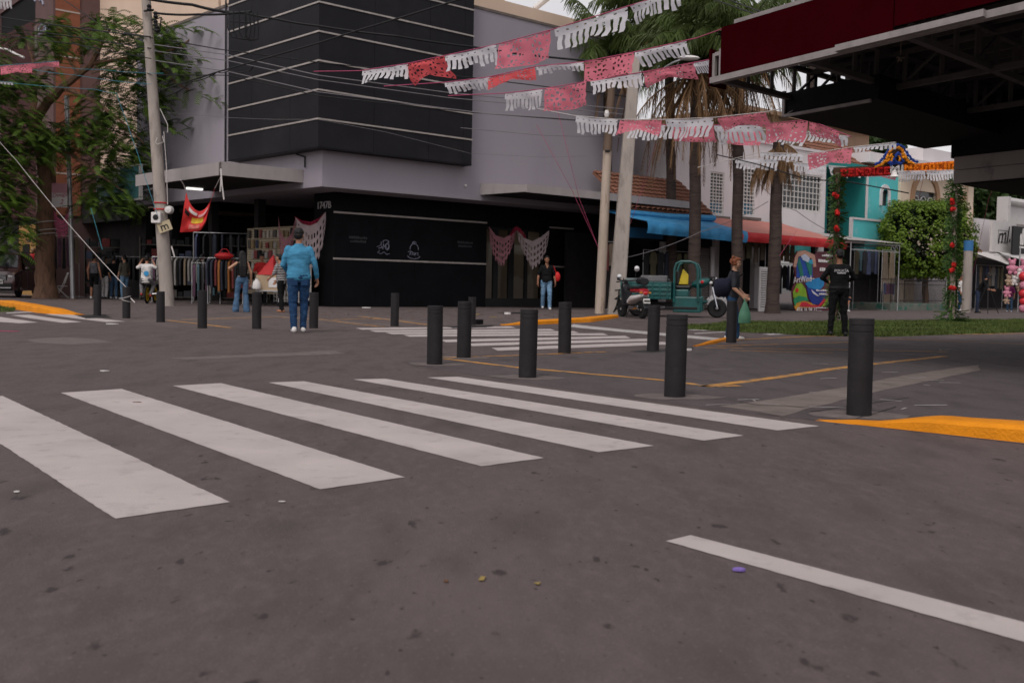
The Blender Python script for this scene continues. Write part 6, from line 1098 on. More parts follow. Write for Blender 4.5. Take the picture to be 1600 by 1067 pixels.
    for s in (-1, 1):
        if not feet: break
        m_ = MB(); an = L_[s][1]; td = V3((s*.10, -1, 0)).normalized(); cp(m_, an+V3((0,.035,-.043)), .043, an+td*.13+V3((0,0,-.052)), .036); cp(m_, an+td*.07+V3((0,0,-.045)), .043, an+td*.13+V3((0,0,-.052)), .036); cp(m_, an+V3((0,.015,-.01)), .046, an+V3((0,.03,-.04)), .045)
        so_ = MB(); 
        for q_ in m_.v:
            if q_.z < (an.z-.083)*k: q_.z = (an.z-.083)*k
        remesh(m_, 'shoe', shoe, .010*vox*k, T, 1)
    if hair and hair[0] != 'none':
        st, hm_ = hair; m_ = MB(); b = m_
        ell(HP(0,.022,.048), (.083,.096,.086)); ell(HP(0,.05,.0), (.078,.066,.07)); ell(HP(0,-.03,.085), (.068,.06,.045))
        if st == 'curly':
            for i in range(26): a = i*2.4; z = rnd(-.06,.11); r_ = .09*sqrt(max(.2, 1-(z/.16)**2)); c_ = HP(r_*cos(a), .02+abs(r_*1.05*sin(a))*(1 if sin(a) > -.3 else -.4), z+.01); m_.ball(c_*k, .032*k, 6)
        if st == 'long':
            for x in (-.055,-.02,.02,.055): cp(m_, HP(x,.07,.02), .045, sh((x*1.25,.125,1.30)), .04); cp(m_, sh((x*1.25,.125,1.30)), .04, sh((x*1.1,.13,1.02)), .03)
        if st == 'tied': ell(HP(0,.11,.05), (.04,.04,.045)); cp(m_, HP(0,.115,.03), .03, HP(0,.13,-.14), .018)
        remesh(m_, 'hair', hm_, .010*vox*k, T, 1, .006, 30)
    return T, k
def back_print(T, k, items, y, mat, name='print'):
    mb = MB()
    for kind, x, z, *r in items:
        if kind == 't': text_mb(mb, r[0], r[1]*k, Vector((x, y, z))*k, (-1, 0, 0), (0, 0, 1), .012*k, space=1.05)
        elif kind == 'd': mb.lathe([(.001, .012*k), (r[0]*k, .01*k), (r[0]*k, -.01*k)], 18, Vector((x, y, z))*k, 'y')
        else: mb.box((x-r[0])*k, (x+r[0])*k, y*k-.006, y*k+.006, (z-r[1])*k, (z+r[1])*k)
    return mb.build(name, mat, T)
gd = lambda px, foot, head, Y: (AT(px, foot, Y)*1.0-Vector((0, 0, AT(px, foot, Y).z-.12)), (foot-head)*Y/FPX)
gh = lambda px, foot, head: (lambda p: (p, (foot-head)*p.y/FPX))(G(px, foot))
# man in blue shirt
p, h = gh(466, 519.5, 357)
T, k = person('man in a bright blue long sleeved shirt and jeans seen from behind', p, 196, h, 'tan', m_bluesh, 1.0, m_denim, m_shoe, ('short', m_hairb), girth=1.2, hem=.87, legs={-1: [(-.10,-.05,.50), (-.085,-.06,.085)], 1: [(.095,.02,.50), (.075,.06,.085)]}, arms={-1: [(-.265,.02,1.14), (-.31,-.08,.92)], 1: [(.255,-.04,1.14), (.17,-.24,1.03)]}, headturn=-18, vox=.8)
mb = MB(); 
for i in range(13): pass
mb.lathe([(.072*k,1.435*k),(.082*k,1.45*k),(.074*k,1.485*k),(.062*k,1.49*k)], 18, (0, .0, 0)); mb.build('collar', m_bluesh, T, smooth=True)
mb = MB()
for s in (-1, 1): mb.box((s*.085-.058)*k, (s*.085+.058)*k, .118*k, .126*k, .79*k, .89*k)
mb.build('back_pocket', m_denim, T, bevel=.008)
# woman in flared jeans
p, h = gh(378, 487.5, 392)
person('woman with very long black hair and flared jeans walking by the clothes racks', p, 205, h, 'light', m_blk, 0, m_denm, m_bshoe, ('long', m_hairb), flare=.045, hem=1.04, tank=True, girth=.92, legs={1: [(.13,-.05,.50), (.17,-.02,.085)], -1: [(-.10,.0,.50), (-.12,.06,.085)]}, arms={1: [(.36,-.02,1.24), (.30,-.24,1.22)], -1: [(-.25,.0,1.12), (-.27,-.08,.88)]})
p = AT(409, 476, 35.0); p.z = .12
person('seller in a red and black shirt looking down behind the beige cart', p, 8, 1.68, 'brown', cl('red sports shirt', (.36,.018,.018)), .45, m_blk, m_bshoe, ('short', m_hairb), headnod=18, girth=1.08, arms={-1: [(-.25,-.06,1.12), (-.12,-.28,1.05)], 1: [(.25,-.06,1.12), (.12,-.28,1.05)]})
m_str = M('striped cloth', (.02,.02,.02), .85, .05); t_ = m_str.node_tree; wv = t_.nodes.new('ShaderNodeTexWave'); wv.bands_direction = 'Z'; wv.inputs['Scale'].default_value = 7; r_ = t_.nodes.new('ShaderNodeValToRGB'); r_.color_ramp.interpolation = 'CONSTANT'; r_.color_ramp.elements[0].color = (.012,.012,.013,1); r_.color_ramp.elements[1].position = .72; r_.color_ramp.elements[1].color = (.5,.48,.48,1)
t_.links.new(t_.nodes['Texture Coordinate'].outputs['Object'], wv.inputs[0]); t_.links.new(wv.outputs[0], r_.inputs[0]); t_.links.new(r_.outputs[0], t_.nodes['Principled BSDF'].inputs['Base Color'])
p, h = gh(439, 488, 397)
T, k = person('woman in a striped black and white top and black trousers reaching toward the beige cart', p, -110, h, 'tan', m_str, .5, m_blk, M('tan sandal', (.3,.14,.08), .6), ('tied', m_hairb), lean=(0,-.05), arms={-1: [(-.23,-.10,1.15), (-.20,-.27,.95)], 1: [(.22,-.12,1.14), (.14,-.33,1.0)]}, legs={-1: [(-.10,-.06,.50), (-.10,-.06,.085)], 1: [(.10,.04,.50), (.11,.12,.085)]}, girth=1.04)
p, h = gh(853, 484, 400)
T, k = person('man in a black polo shirt and light jeans walking out of the glazed shop entrance', p, 6, h, 'brown', m_blk, .5, m_denl, m_shoe, ('short', m_hairb), girth=1.08, legs={-1: [(-.10,.05,.50), (-.09,.20,.12)], 1: [(.10,-.10,.51), (.10,-.10,.085)]}, arms={-1: [(-.26,.03,1.13), (-.29,-.04,.90)], 1: [(.26,.05,1.13), (.29,.0,.90)]})
mb = MB(); mb.ball(Vector((.36,.04,1.08))*k, .13*k, 12, (.75,.5,1.25)); mb.tube([Vector((.31,.04,1.22))*k, Vector((.22,.03,1.44))*k], .012, 5); bg_ = tag(mb.build('shoulder_bag', M('red bag', (.55,.02,.02), .5, .1), None, smooth=True), 'bright red bag hanging at the side of the man in black polo', 'bag'); bg_.location = p; bg_.rotation_euler = (0, 0, radians(6))
mb = MB(); mb.prism([Vector((-.05,-.118,1.44))*k, Vector((.05,-.118,1.44))*k, Vector((0,-.135,1.33))*k], (0,.01,0)); mb.build('collar_opening', SK['brown'], T)
# woman with duffel
p, h = gh(1142, 531, 402)
hb = h
T, k = person('woman with short auburn hair carrying a dark duffel bag and green bag', p, 78, h*1.0, 'light', cl('dark grey tee', (.022,.024,.03)), .45, m_denim, m_shoe, ('curly', m_hairr), lean=(0,-.035), girth=1.12, headnod=8, legs={-1: [(-.09,.0,.50), (-.09,.07,.085)], 1: [(.09,-.10,.50), (.10,-.12,.085)]}, arms={-1: [(-.26,-.03,1.10), (-.23,-.22,.93)], 1: [(.25,-.08,1.12), (.2,-.26,.95)]})
mb = MB(); c_ = Vector((-.16,.19,1.15))*k; 
rings = []
for i in range(15):
    t = i/14; u = -1+2*t; r_ = .19*k*(1-abs(u)**5)**.5+.01; sagz = -.05*k*(1-u*u)-.10*u*k; cc = c_+Vector((-.10*u, .20*u, .07*u))*k+Vector((0,0,sagz)); rings.append([cc+Vector((.8*r_*cos(a*pi/8)*(1+.1*noise.noise((a,u*3,1))), 0, r_*sin(a*pi/8)*(1+.1*noise.noise((a,u*3,2))))) for a in range(16)])
mb.loft(rings); d_ = thing('duffel_bag', 'big dark navy duffel bag slung over the back of the auburn haired woman', 'bag', p, radians(78)); mb.build('bag_body', cl('navy nylon', (.012,.014,.028)), d_, smooth=True)
mb = MB(); mb.tube([c_+Vector((-.02,-.22,.17))*k, Vector((-.2,.02,1.47))*k, Vector((-.06,-.22,1.40))*k, c_+Vector((.1,-.12,.05))*k], .02*k, 6, flat=.5); mb.build('strap', m_blk, d_)
mb = MB(); c_ = Vector((-.235,-.27,.56))*k; rings = []
for i, (z, r_) in enumerate(((-.2,.08),(-.19,.12),(-.1,.135),(0,.125),(.1,.09),(.2,.05),(.27,.025))): rings.append([c_+Vector((r_*cos(a*pi/7)*.6*(1+.15*noise.noise((a*1.1,i,0))), r_*sin(a*pi/7)*(1+.15*noise.noise((a*1.1,i,4))), z))*k for a in range(14)])
mb.loft(rings); mb.tube([c_+Vector((0,.02,.27))*k, c_+Vector((0,0,.34))*k], .012, 6); gbag = tag(mb.build('shopping_bag', M('translucent green plastic', (.10,.26,.17), .4, .3, 4, trans=.3), None, smooth=True), 'translucent green plastic bag hanging from the hand of the auburn haired woman', 'bag'); gbag.location = p; gbag.rotation_euler = (0,0,radians(78))
# policeman
p, h = gh(1308, 525, 390)
T, k = person('policeman in black uniform with white back lettering standing near the grass', p, 180, h, 'brown', m_blk, 1.0, m_blk, m_bshoe, ('short', m_hairb), girth=1.16, hem=.95, legs={-1: [(-.12,.0,.50), (-.15,.02,.085)], 1: [(.12,.0,.50), (.15,.02,.085)]}, arms={-1: [(-.33,-.03,1.17), (-.16,-.26,1.10)], 1: [(.33,-.03,1.17), (.16,-.26,1.10)]}, headnod=10, vox=.85)
back_print(T, k, [('t', 0, 1.315, 'POLICÍA', .075), ('b', 0, 1.268, .085, .008)], .150, M('white vest lettering', (.55,.55,.57), .6), 'back_lettering')
mb = MB(); mb.lathe([(.196*k,.955*k),(.202*k,.96*k),(.202*k,1.005*k),(.196*k,1.01*k)], 24); 
for v in mb.v: v.y *= .78
mb.build('duty_belt', m_black, T); mb = MB(); mb.box(-.24*k,-.19*k,-.05*k,.06*k,.80*k,.98*k); mb.build('holster', m_black, T, bevel=.012)
# seated person behind policeman
p = G(1331, 487); sk_ = p.y/FPX
T, k = person('person in dark shorts sitting on a stool half hidden behind the policeman', p+Vector((-.55,0,0)), 85, 1.66, 'tan', cl('purple tee', (.06,.035,.10)), .45, cl('navy shorts', (.015,.017,.035)), m_shoe, ('short', m_hairb), lean=(0,-.16), pelvis=-.42, legs={-1: [(-.12,-.42,.53), (-.13,-.30,.085)], 1: [(.12,-.44,.52), (.12,-.34,.085)]}, arms={-1: [(-.23,-.22,.80), (-.16,-.40,.62)], 1: [(.23,-.22,.80), (.16,-.40,.62)]}, short=True)
ST_ = thing('stool', 'small low stool under the seated person behind the policeman', 'stool', p+Vector((-.58,.0,0))); mb = MB(); mb.lathe([(.0,.40),(.17,.41),(.18,.43),(.17,.45),(0,.452)], 14); mb.build('seat', m_black, ST_)
for a in range(4): mb = MB(); mb.tube([(.13*cos(a*pi/2+.8), .13*sin(a*pi/2+.8), .4), (.18*cos(a*pi/2+.8), .18*sin(a*pi/2+.8), 0)], .014, 5); mb.build('leg', m_black, ST_)
# child on bicycle
pb = G(230, 474.5); kb = pb.y/FPX
T, k = person('boy in a white printed tee riding a small bicycle by the leaning pole', pb+Vector((-.02,-.06,.02)), 184, 1.62, 'tan', m_wsh, .5, cl('grey joggers', (.12,.115,.12)), M('red sneaker', (.30,.03,.025), .6), ('short', m_hairb), lean=(0,-.10), pelvis=-.10, girth=1.05, hem=.80, legs={-1: [(-.22,-.26,.66), (-.15,-.03,.30)], 1: [(.22,-.24,.68), (.15,-.03,.34)]}, arms={-1: [(-.31,-.10,1.22), (-.21,-.16,1.42)], 1: [(.31,-.10,1.22), (.21,-.16,1.42)]})
back_print(T, k, [('d', -.05, 1.02, .085)], .150, M('blue print', (.03,.25,.5), .6), 'blue_print'); back_print(T, k, [('t', .07, 1.22, 'STAY', .055), ('b', .09, 1.17, .05, .008), ('b', .1, 1.12, .035, .008), ('b', .1, 1.07, .035, .008)], .150, m_black, 'shirt_lettering')
BK = thing('bicycle', 'small bicycle with yellow wheel rims ridden by the boy in the white tee', 'bicycle', pb, radians(4)); R_ = .30
def wheel(parent, c_, r, t, mt, mr, axis='x', name='wheel', spokes=10):
    mb = MB(); n = 26
    prof = [(r-t*1.6, -t*.45), (r-t*.4, -t*.55), (r, -t*.15), (r, t*.15), (r-t*.4, t*.55), (r-t*1.6, t*.45), (r-t*1.6, -t*.45)]; mb.lathe(prof, n, c_, axis); w_ = mb.build(name, mt, parent, smooth=True)
    m2 = MB(); m2.lathe([(r-t*2.4, -t*.35), (r-t*1.55, -t*.4), (r-t*1.55, t*.4), (r-t*2.4, t*.35), (r-t*2.4, -t*.35)], n, c_, axis); m2.lathe([(.0,-t*.7),(r*.14,-t*.6),(r*.14,t*.6),(0,t*.7)], 10, c_, axis)
    for i in range(spokes):
        a = 2*pi*i/spokes; d = {'x': Vector((0, cos(a), sin(a))), 'y': Vector((cos(a), 0, sin(a)))}[axis]; m2.bar(Vector(c_)+d*r*.1, Vector(c_)+d*(r-t*2), .012 if spokes > 8 else r*.16)
    m2.build('rim', mr, w_); return w_
m_yrim = M('yellow rim', (.5,.33,.02), .5)
wheel(BK, (0,-.02,R_), R_, .045, m_rubber, m_yrim); wheel(BK, (0,.95,R_), R_, .045, m_rubber, m_yrim)
mb = MB(); fr_ = [((0,-.02,R_),(0,.36,.32)),((0,.36,.32),(0,.25,.72)),((0,.25,.66),(0,.76,.74)),((0,.36,.32),(0,.78,.66)),((0,-.02,R_),(0,.26,.64)),((0,.95,R_),(0,.76,.82))]
for a, b_ in fr_: mb.tube([a, b_], .018, 6)
mb.build('frame', m_black, BK); mb = MB(); mb.tube([(-.28,.72,1.0),(-.08,.76,.86),(.08,.76,.86),(.28,.72,1.0)], .014, 6); mb.build('handlebar', m_black, BK); mb = MB(); mb.ball((0,.24,.77), .11, 10, (.8,1.2,.35)); mb.build('saddle', m_black, BK); mb = MB(); mb.box(-.2,-.1,.33,.42,.235,.26); mb.box(.1,.2,.33,.42,.275,.30); mb.build('pedal', m_black, BK)
mb = MB(); mb.tube([(.05,-.02,R_),(.35,.0,R_+.03)], .025, 6); mb.build('axle_peg', m_steel, BK)
# pedestrians under the canopy at left
p, h = gd(147, 466, 398, 41.0); person('woman in a grey printed tank top and black shorts behind the leftmost bollard', p, 178, h*1.03, 'tan', cl('grey print tank', (.10,.10,.11), .6), 0, m_blk, m_shoe, ('tied', m_hairb), short=True, tank=True, hem=1.0, vox=1.2)
p, h = gd(164, 462, 396, 41.5); person('person in a dark top and white trousers next to the woman in the tank top', p, 150, h, 'tan', m_blk, .5, cl('white trousers', (.42,.40,.40)), m_bshoe, ('long', m_hairb), vox=1.3)
p, h = gd(178, 461, 394, 41.8); person('person in a black top and blue jeans standing deep under the left canopy', p, 190, h, 'tan', m_blk, .5, m_denm, m_shoe, ('short', m_hairb), vox=1.3)
p, h = gd(194, 460, 391, 41.3); person('person in an olive top and pale jeans standing left of the boy on the bicycle', p, 240, h, 'light', cl('olive top', (.10,.09,.07)), .6, m_denl, m_shoe, ('short', m_hairb), vox=1.3, girth=1.1)
p = AT(316, 470, 38.5); p.z = .12; person('person in a grey shirt standing in the gloom behind the clothes racks', p, 150, 1.72, 'tan', cl('grey shirt', (.10,.10,.09)), .5, m_blk, m_bshoe, ('short', m_hairb), vox=1.3)
# pedestrians at right
p, h = gh(1499, 485.5, 437); person('man in a white shirt and jeans standing between the flower arch and the thick post', p, 60, 1.70, 'brown', m_wsh, .5, m_denim, m_shoe, ('short', m_hairb), vox=1.2)
p = G(1527, 489); person('photographer in dark clothes bending over the tripod at far right', p, 60, 1.70, 'tan', m_blk, .5, cl('dark blue jeans', (.02,.03,.06)), m_bshoe, ('short', m_hairb), lean=(0,-.30), vox=1.2, arms={-1: [(-.24,-.35,1.05), (-.15,-.58,1.0)], 1: [(.24,-.35,1.05), (.15,-.58,1.0)]})
p, h = gh(1577, 487.5, 440); person('woman in a magenta top and blue jeans standing beside the hanging plush toys', p, -40, h*1.0, 'tan', cl('magenta top', (.22,.03,.13)), .5, m_denm, m_shoe, ('long', m_hairb), vox=1.2, arms={-1: [(-.24,-.06,1.14), (-.12,-.30,1.10)]})
# ------------------------------------------------------------------ vehicles
def place(n, label, cat, px, py, yaw, name): return thing(name, label, cat, G(px, py), radians(yaw))
m_tealp = M('teal painted steel', (.006,.075,.072), .4, .25, 3, spec=.4, coat=.15, col2=(.012,.05,.05), c2pos=(.5,.75)); m_chr = M('chrome', (.6,.6,.62), .18, .05, metal=1); m_lampw = M('headlamp glass', (.6,.6,.6), .1, .05, spec=.8); m_redl = M('red tail lamp', (.45,.01,.015), .15, .1, spec=.8); m_plate = M('number plate', (.55,.54,.52), .5, .05); m_seat = M('black vinyl seat', (.012,.012,.013), .4, .1)
gcol_load = M('grey sack', (.12,.12,.125), .9, .3, 5)
# cargo tricycle, local x forward
TC = place(0, 'teal cargo tricycle with roll frame and loaded bed parked under the blue awning', 'tricycle', 1052, 495, -14, 'cargo_tricycle')
def rb(mb, x0, x1, y0, y1, z0, z1): mb.box(x0, x1, y0, y1, z0, z1)
xb_, xf = -1.45, 1.12
mb = MB(); rb(mb, xb_, -.02, -.58, .58, .52, .58); rb(mb, xb_, -.02, -.60, -.55, .50, .98); rb(mb, xb_, -.02, .55, .60, .50, .98); rb(mb, xb_, xb_+.05, -.55, .55, .5, .98); rb(mb, -.07, -.02, -.55, .55, .5, .98)
for i in range(3): rb(mb, xb_, -.02, -.622, -.601, .60+i*.12, .66+i*.12)
for i in range(7): rb(mb, xb_+.05+i*.21, xb_+.09+i*.21, -.63, -.602, .5, .98)
mb.build('cargo_bed', m_tealp, TC, bevel=.008)
mb = MB(); rb(mb, xb_+.1, -.15, -.45, .45, .59, 1.08); mb.build('load', M('cargo cloth', (.10,.12,.12), .9, .4, 4), TC, bevel=.05); mb = MB(); rb(mb, -.9, -.15, -.5, -.2, .98, 1.16); mb.build('load', gcol_load, TC, bevel=.03)
mb = MB()
for y in (-.5, .5): mb.tube([(.05,y,.42),(.05,y,1.35),(.10,y,1.50),(.22,y,1.56),(.48,y,1.56),(.62,y,1.50),(.68,y,1.36),(.70,y,.95),(.72,y,.45)], .034, 8)
for x, z in ((.22,1.56),(.48,1.56),(.05,1.2)): mb.tube([(x,-.5,z),(x,.5,z)], .028, 8)
mb.build('roll_frame', m_tealp, TC, smooth=True)
mb = MB(); rb(mb, .0, .78, -.42, .42, .30, .56); rb(mb, .05, .45, -.36, .36, .56, .78); rb(mb, .02, .80, -.46, -.40, .14, .58); rb(mb, .76, .84, -.42, .42, .16, .60); mb.build('seat_box', m_tealp, TC, bevel=.03); mb = MB(); rb(mb, .05, .5, -.34, .34, .78, .90); rb(mb, .03, .12, -.34, .34, .90, 1.3); mb.build('seat', m_seat, TC, bevel=.05)
mb = MB(); mb.loft([[Vector((x, w_*cos(a*pi/6), z+h_*sin(a*pi/6))) for a in range(12)] for x, w_, z, h_ in ((.50,.10,.92,.06),(.60,.17,.94,.12),(.78,.19,.97,.14),(.92,.15,1.0,.12),(1.0,.08,1.02,.07))]); mb.build('fuel_tank', m_tealp, TC, smooth=True); mb = MB(); mb.ball((.80,-.185,1.0), .05, 8, (1,.3,1)); mb.build('red_badge', m_redl, TC)
mb = MB(); mb.loft([[Vector((x, .20*sgn+.12*cos(a*pi/5), z+.05*sin(a*pi/5))) for a in range(10)] for sgn in (-1,) for x, z in ((.2,.36),(.6,.34),(.95,.46))]); mb.build('footboard', m_tealp, TC, smooth=True)
mb = MB(); mb.tube([(1.0,0,1.1),(1.07,0,.85),(1.22,-.09,.30)], .03, 7); mb.tube([(1.07,0,.85),(1.22,.09,.30)], .03, 7); mb.tube([(1.0,-.34,1.14),(1.02,-.16,1.08),(1.03,.16,1.08),(1.0,.34,1.14)], .018, 6); mb.build('fork', m_chr, TC, smooth=True)
mb = MB(); mb.tube([(1.0,-.40,1.145),(1.0,-.24,1.13)], .026, 6); mb.tube([(1.0,.40,1.145),(1.0,.24,1.13)], .026, 6); mb.build('grip', m_rubber, TC)
mb = MB(); mb.ball((1.10,0,1.02), .15, 14, (.7,1,1)); hl = mb.build('headlight', m_black, TC, smooth=True); mb = MB(); mb.ball((1.165,0,1.02), .115, 14, (.5,1,1)); mb.build('lens', m_lampw, hl, smooth=True); mb = MB(); mb.lathe([(.04,.0),(.075,.01),(.075,.02)], 10, (1.215,0,1.02), 'x'); mb.build('lamp_ring', m_black, hl)
for s in (-1, 1): mb = MB(); mb.ball((1.05,s*.27,.98), .05, 8); mb.build('indicator', m_lampw, TC)
mb = MB(); 
for i in range(9): a = pi*(.05+.75*i/8); mb.bar((1.22+.32*cos(a), 0, .28+.32*sin(a)), (1.22+.32*cos(a+.27), 0, .28+.32*sin(a+.27)), .13, .012, (0,1,0))
mb.build('mudguard', m_chr, TC)
wheel(TC, (1.22,0,.27), .27, .10, m_rubber, m_steel, 'y'); wheel(TC, (-.95,-.50,.27), .27, .12, m_rubber, m_steel, 'y', spokes=6); wheel(TC, (-.95,.50,.27), .27, .12, m_rubber, m_steel, 'y', spokes=6)
mb = MB(); rb(mb, -1.3, .8, -.2, .2, .3, .42); rb(mb, -.2, .7, -.47, -.1, .22, .30); mb.build('chassis', m_black, TC, bevel=.01)
mb = MB(); mb.prism([(.15,-.3,.92),(.42,-.3,.92),(.42,-.3,1.2),(.26,-.3,1.36)], (0,.1,0)); mb.build('yellow_bag', M('yellow plastic', (.5,.38,.03), .5), TC, bevel=.02)
# scooter seen from the rear, local -y towards viewer (rear), +y forward
SC = place(0, 'parked scooter with red and white tail and two round mirrors seen from behind', 'scooter', 1006, 498.5, 22, 'scooter'); m_scw = M('scooter white', (.55,.53,.53), .3, .05, coat=.4); m_scb = M('scooter black plastic', (.012,.012,.014), .35, .1); m_scr = M('scooter red', (.26,.012,.018), .25, .1, coat=.5)
def ringl(y, w_, z, h_, n=14, p_=2.6): return [Vector((w_*abs(cos(2*pi*a/n))**(2/p_)*(1 if cos(2*pi*a/n) >= 0 else -1), y, z+h_*abs(sin(2*pi*a/n))**(2/p_)*(1 if sin(2*pi*a/n) >= 0 else -1))) for a in range(n)]
mb = MB(); mb.loft([ringl(*r) for r in ((-.06,.06,.66,.03),(.0,.14,.62,.055),(.2,.19,.58,.075),(.5,.19,.55,.09),(.72,.15,.45,.08))]); mb.build('tail_body', m_scw, SC, smooth=True)
mb = MB(); mb.loft([ringl(*r) for r in ((-.075,.09,.735,.03),(.0,.15,.745,.07),(.25,.16,.76,.07),(.55,.15,.76,.06))]); mb.build('red_cowl', m_scr, SC, smooth=True)
mb = MB(); mb.loft([ringl(*r) for r in ((.0,.10,.83,.03),(.1,.15,.84,.05),(.45,.16,.82,.06),(.8,.10,.80,.05))]); mb.build('seat', m_seat, SC, smooth=True)
mb = MB(); mb.ball((0,-.07,.69), .075, 12, (1.1,.4,.7)); mb.build('tail_light', m_redl, SC, smooth=True)
for s in (-1, 1): mb = MB(); mb.ball((s*.13,-.055,.70), .04, 8, (1.3,.6,.7)); mb.build('indicator', M('amber lens', (.5,.18,.02), .2), SC)
mb = MB(); mb.prism([(-.10,-.15,.42),(.10,-.15,.42),(.10,-.11,.55),(-.10,-.11,.55)], (0,-.008,0)); pl_ = mb.build('number_plate', m_plate, SC); mb = MB(); 
for i in range(6): mb.box(-.08+i*.028, -.06+i*.028, -.156, -.15, .46, .51)
mb.build('plate_lettering', m_black, pl_)
mb = MB(); mb.prism([(-.09,-.20,.28),(.09,-.20,.28),(.10,.0,.58),(-.10,.0,.58)], (0,.03,0)); mb.build('mudguard', m_scb, SC, bevel=.01)
wheel(SC, (0,.08,.24), .24, .11, m_rubber, m_steel, 'x', spokes=5); wheel(SC, (0,1.24,.24), .24, .10, m_rubber, m_steel, 'x', spokes=5)
mb = MB(); mb.loft([ringl(*r) for r in ((.70,.15,.38,.05),(.95,.15,.36,.05),(1.0,.17,.62,.28),(1.12,.12,.72,.34),(1.2,.06,.7,.25))]); mb.build('front_shield', m_scb, SC, smooth=True); mb = MB(); mb.tube([(-.16,.02,.30),(-.17,.4,.28),(-.17,.5,.3)], .05, 8); mb.build('exhaust', m_chr, SC, smooth=True)
mb = MB(); mb.tube([(-.33,.95,1.05),(-.1,1.02,1.02),(.1,1.02,1.02),(.33,.95,1.05)], .02, 6); mb.tube([(0,1.02,1.02),(0,1.15,.5),(0,1.24,.24)], .035, 8); mb.build('handlebar', m_scb, SC, smooth=True)
mb = MB(); mb.loft([ringl(*r) for r in ((.0,.07,.92,.03),(.02,.14,1.0,.09),(.2,.16,1.02,.10),(.26,.08,1.0,.06))]); mb.build('top_box', m_scb, SC, smooth=True)
for s, zz_ in ((-1, 1.12), (1, 1.36)): mb = MB(); mb.tube([(s*.24,.98,1.05),(s*.27,.97,zz_)], .009, 5); mr = mb.build('mirror', m_scb, SC); mb = MB(); mb.lathe([(.0,-.012),(.078,-.008),(.078,.012),(0,.014)], 16, (s*.27,.955,zz_), 'y'); mb.build('mirror_glass', M('bright mirror', (.9,.9,.92), .12, .01, metal=1), mr, smooth=True)
mb = MB(); mb.tube([(.12,.55,.30),(.22,.62,.02)], .014, 5); mb.tube([(-.12,.55,.30),(-.22,.62,.02)], .014, 5); mb.build('stand', m_scb, SC)
# dark red suv facing the viewer, local -y front
CA = thing('parked_car', 'dark red suv parked facing the view at the far left behind the tree', 'car', AT(8, 463, 42.5)*1.0, radians(12)); CA.location.z = .12; m_carp = M('dark red car paint', (.05,.004,.008), .25, .06, 1, spec=.6, coat=.8); m_cglass = M('car glass', (.02,.022,.025), .06, .2, spec=.9)
def cring(y, zb_, zs, zr_, wb, ws, wr): return [Vector(p) for p in ((-wb,y,zb_),(-wb-.02,y,zb_+.15),(-ws,y,zs-.12),(-ws+.03,y,zs),(-wr,y,zr_-.03),(-wr+.12,y,zr_),(wr-.12,y,zr_),(wr,y,zr_-.03),(ws-.03,y,zs),(ws,y,zs-.12),(wb+.02,y,zb_+.15),(wb,y,zb_))]
mb = MB(); mb.loft([cring(*r) for r in ((-2.3,.35,.62,.66,.72,.80,.70),(-2.25,.26,.85,.98,.84,.88,.78),(-1.9,.25,.98,1.06,.88,.92,.80),(-1.15,.25,1.02,1.12,.90,.93,.80),(-.35,.25,1.04,1.66,.91,.93,.62),(.1,.25,1.05,1.72,.91,.93,.64),(1.5,.25,1.05,1.72,.91,.93,.64),(2.15,.28,1.02,1.55,.88,.90,.60),(2.3,.4,.9,1.0,.8,.84,.62))]); cb = mb.build('body', m_carp, CA, smooth=True, angle=28)
mb = MB(); mb.add([(-.72,-1.12,1.14),(.72,-1.12,1.14),(.58,-.40,1.63),(-.58,-.40,1.63)], [(0,1,2,3)]); 
for v in mb.v: v.y -= .012; v.z += .012
mb.build('windscreen', m_cglass, CA)
for s in (-1, 1): mb = MB(); mb.add([(s*.915,-.75,1.10),(s*.915,1.9,1.10),(s*.66,1.7,1.60),(s*.66,-.15,1.62)], [(0,1,2,3)]); mb.build('side_window', m_cglass, CA); mb = MB(); mb.bar((s*.66,-.3,1.75), (s*.66,1.7,1.77), .05, .05); mb.build('roof_rail', m_chr, CA)
mb = MB(); mb.box(-.62,.62,-2.31,-2.262,.62,.86); 
gr = mb.build('grille', m_black, CA, bevel=.03); mb = MB()
for i in range(5): mb.box(-.58,.58,-2.325,-2.312,.65+i*.045,.66+i*.045)
mb.build('grille_bar', m_chr, gr); mb = MB(); mb.box(-.8,.8,-2.33,-2.26,.28,.55); mb.build('bumper', m_black, CA, bevel=.04); mb = MB(); mb.box(-.75,.75,-2.345,-2.331,.36,.39); mb.build('bumper_strip', m_chr, CA)
for s in (-1, 1): mb = MB(); mb.ball((s*.70,-2.22,.80), .13, 10, (1.2,.5,.55)); mb.build('headlight', m_lampw, CA, smooth=True); mb = MB(); mb.ball((s*1.02,-.85,1.12), .11, 8, (1,.5,.7)); mb.build('side_mirror', m_carp, CA, smooth=True); wheel(CA, (s*.82,-1.45,.35), .35, .16, m_rubber, m_steel, 'x', spokes=6); wheel(CA, (s*.82,1.4,.35), .35, .16, m_rubber, m_steel, 'x', spokes=6)
mb = MB(); mb.box(.1,.48,-2.36,-2.346,.52,.68); pl_ = mb.build('number_plate', m_plate, CA); mb = MB()
for i in range(7): mb.box(.13+i*.047, .16+i*.047, -2.366, -2.361, .56, .64)
mb.build('plate_lettering', m_black, pl_)
# ------------------------------------------------------------------ goods and small things
LFv = FB; FW = lambda x, y, z=0: FB.o+FB.X*x+FB.Y*y+Vector((0, 0, z+.12)); YB = YAW+pi/2
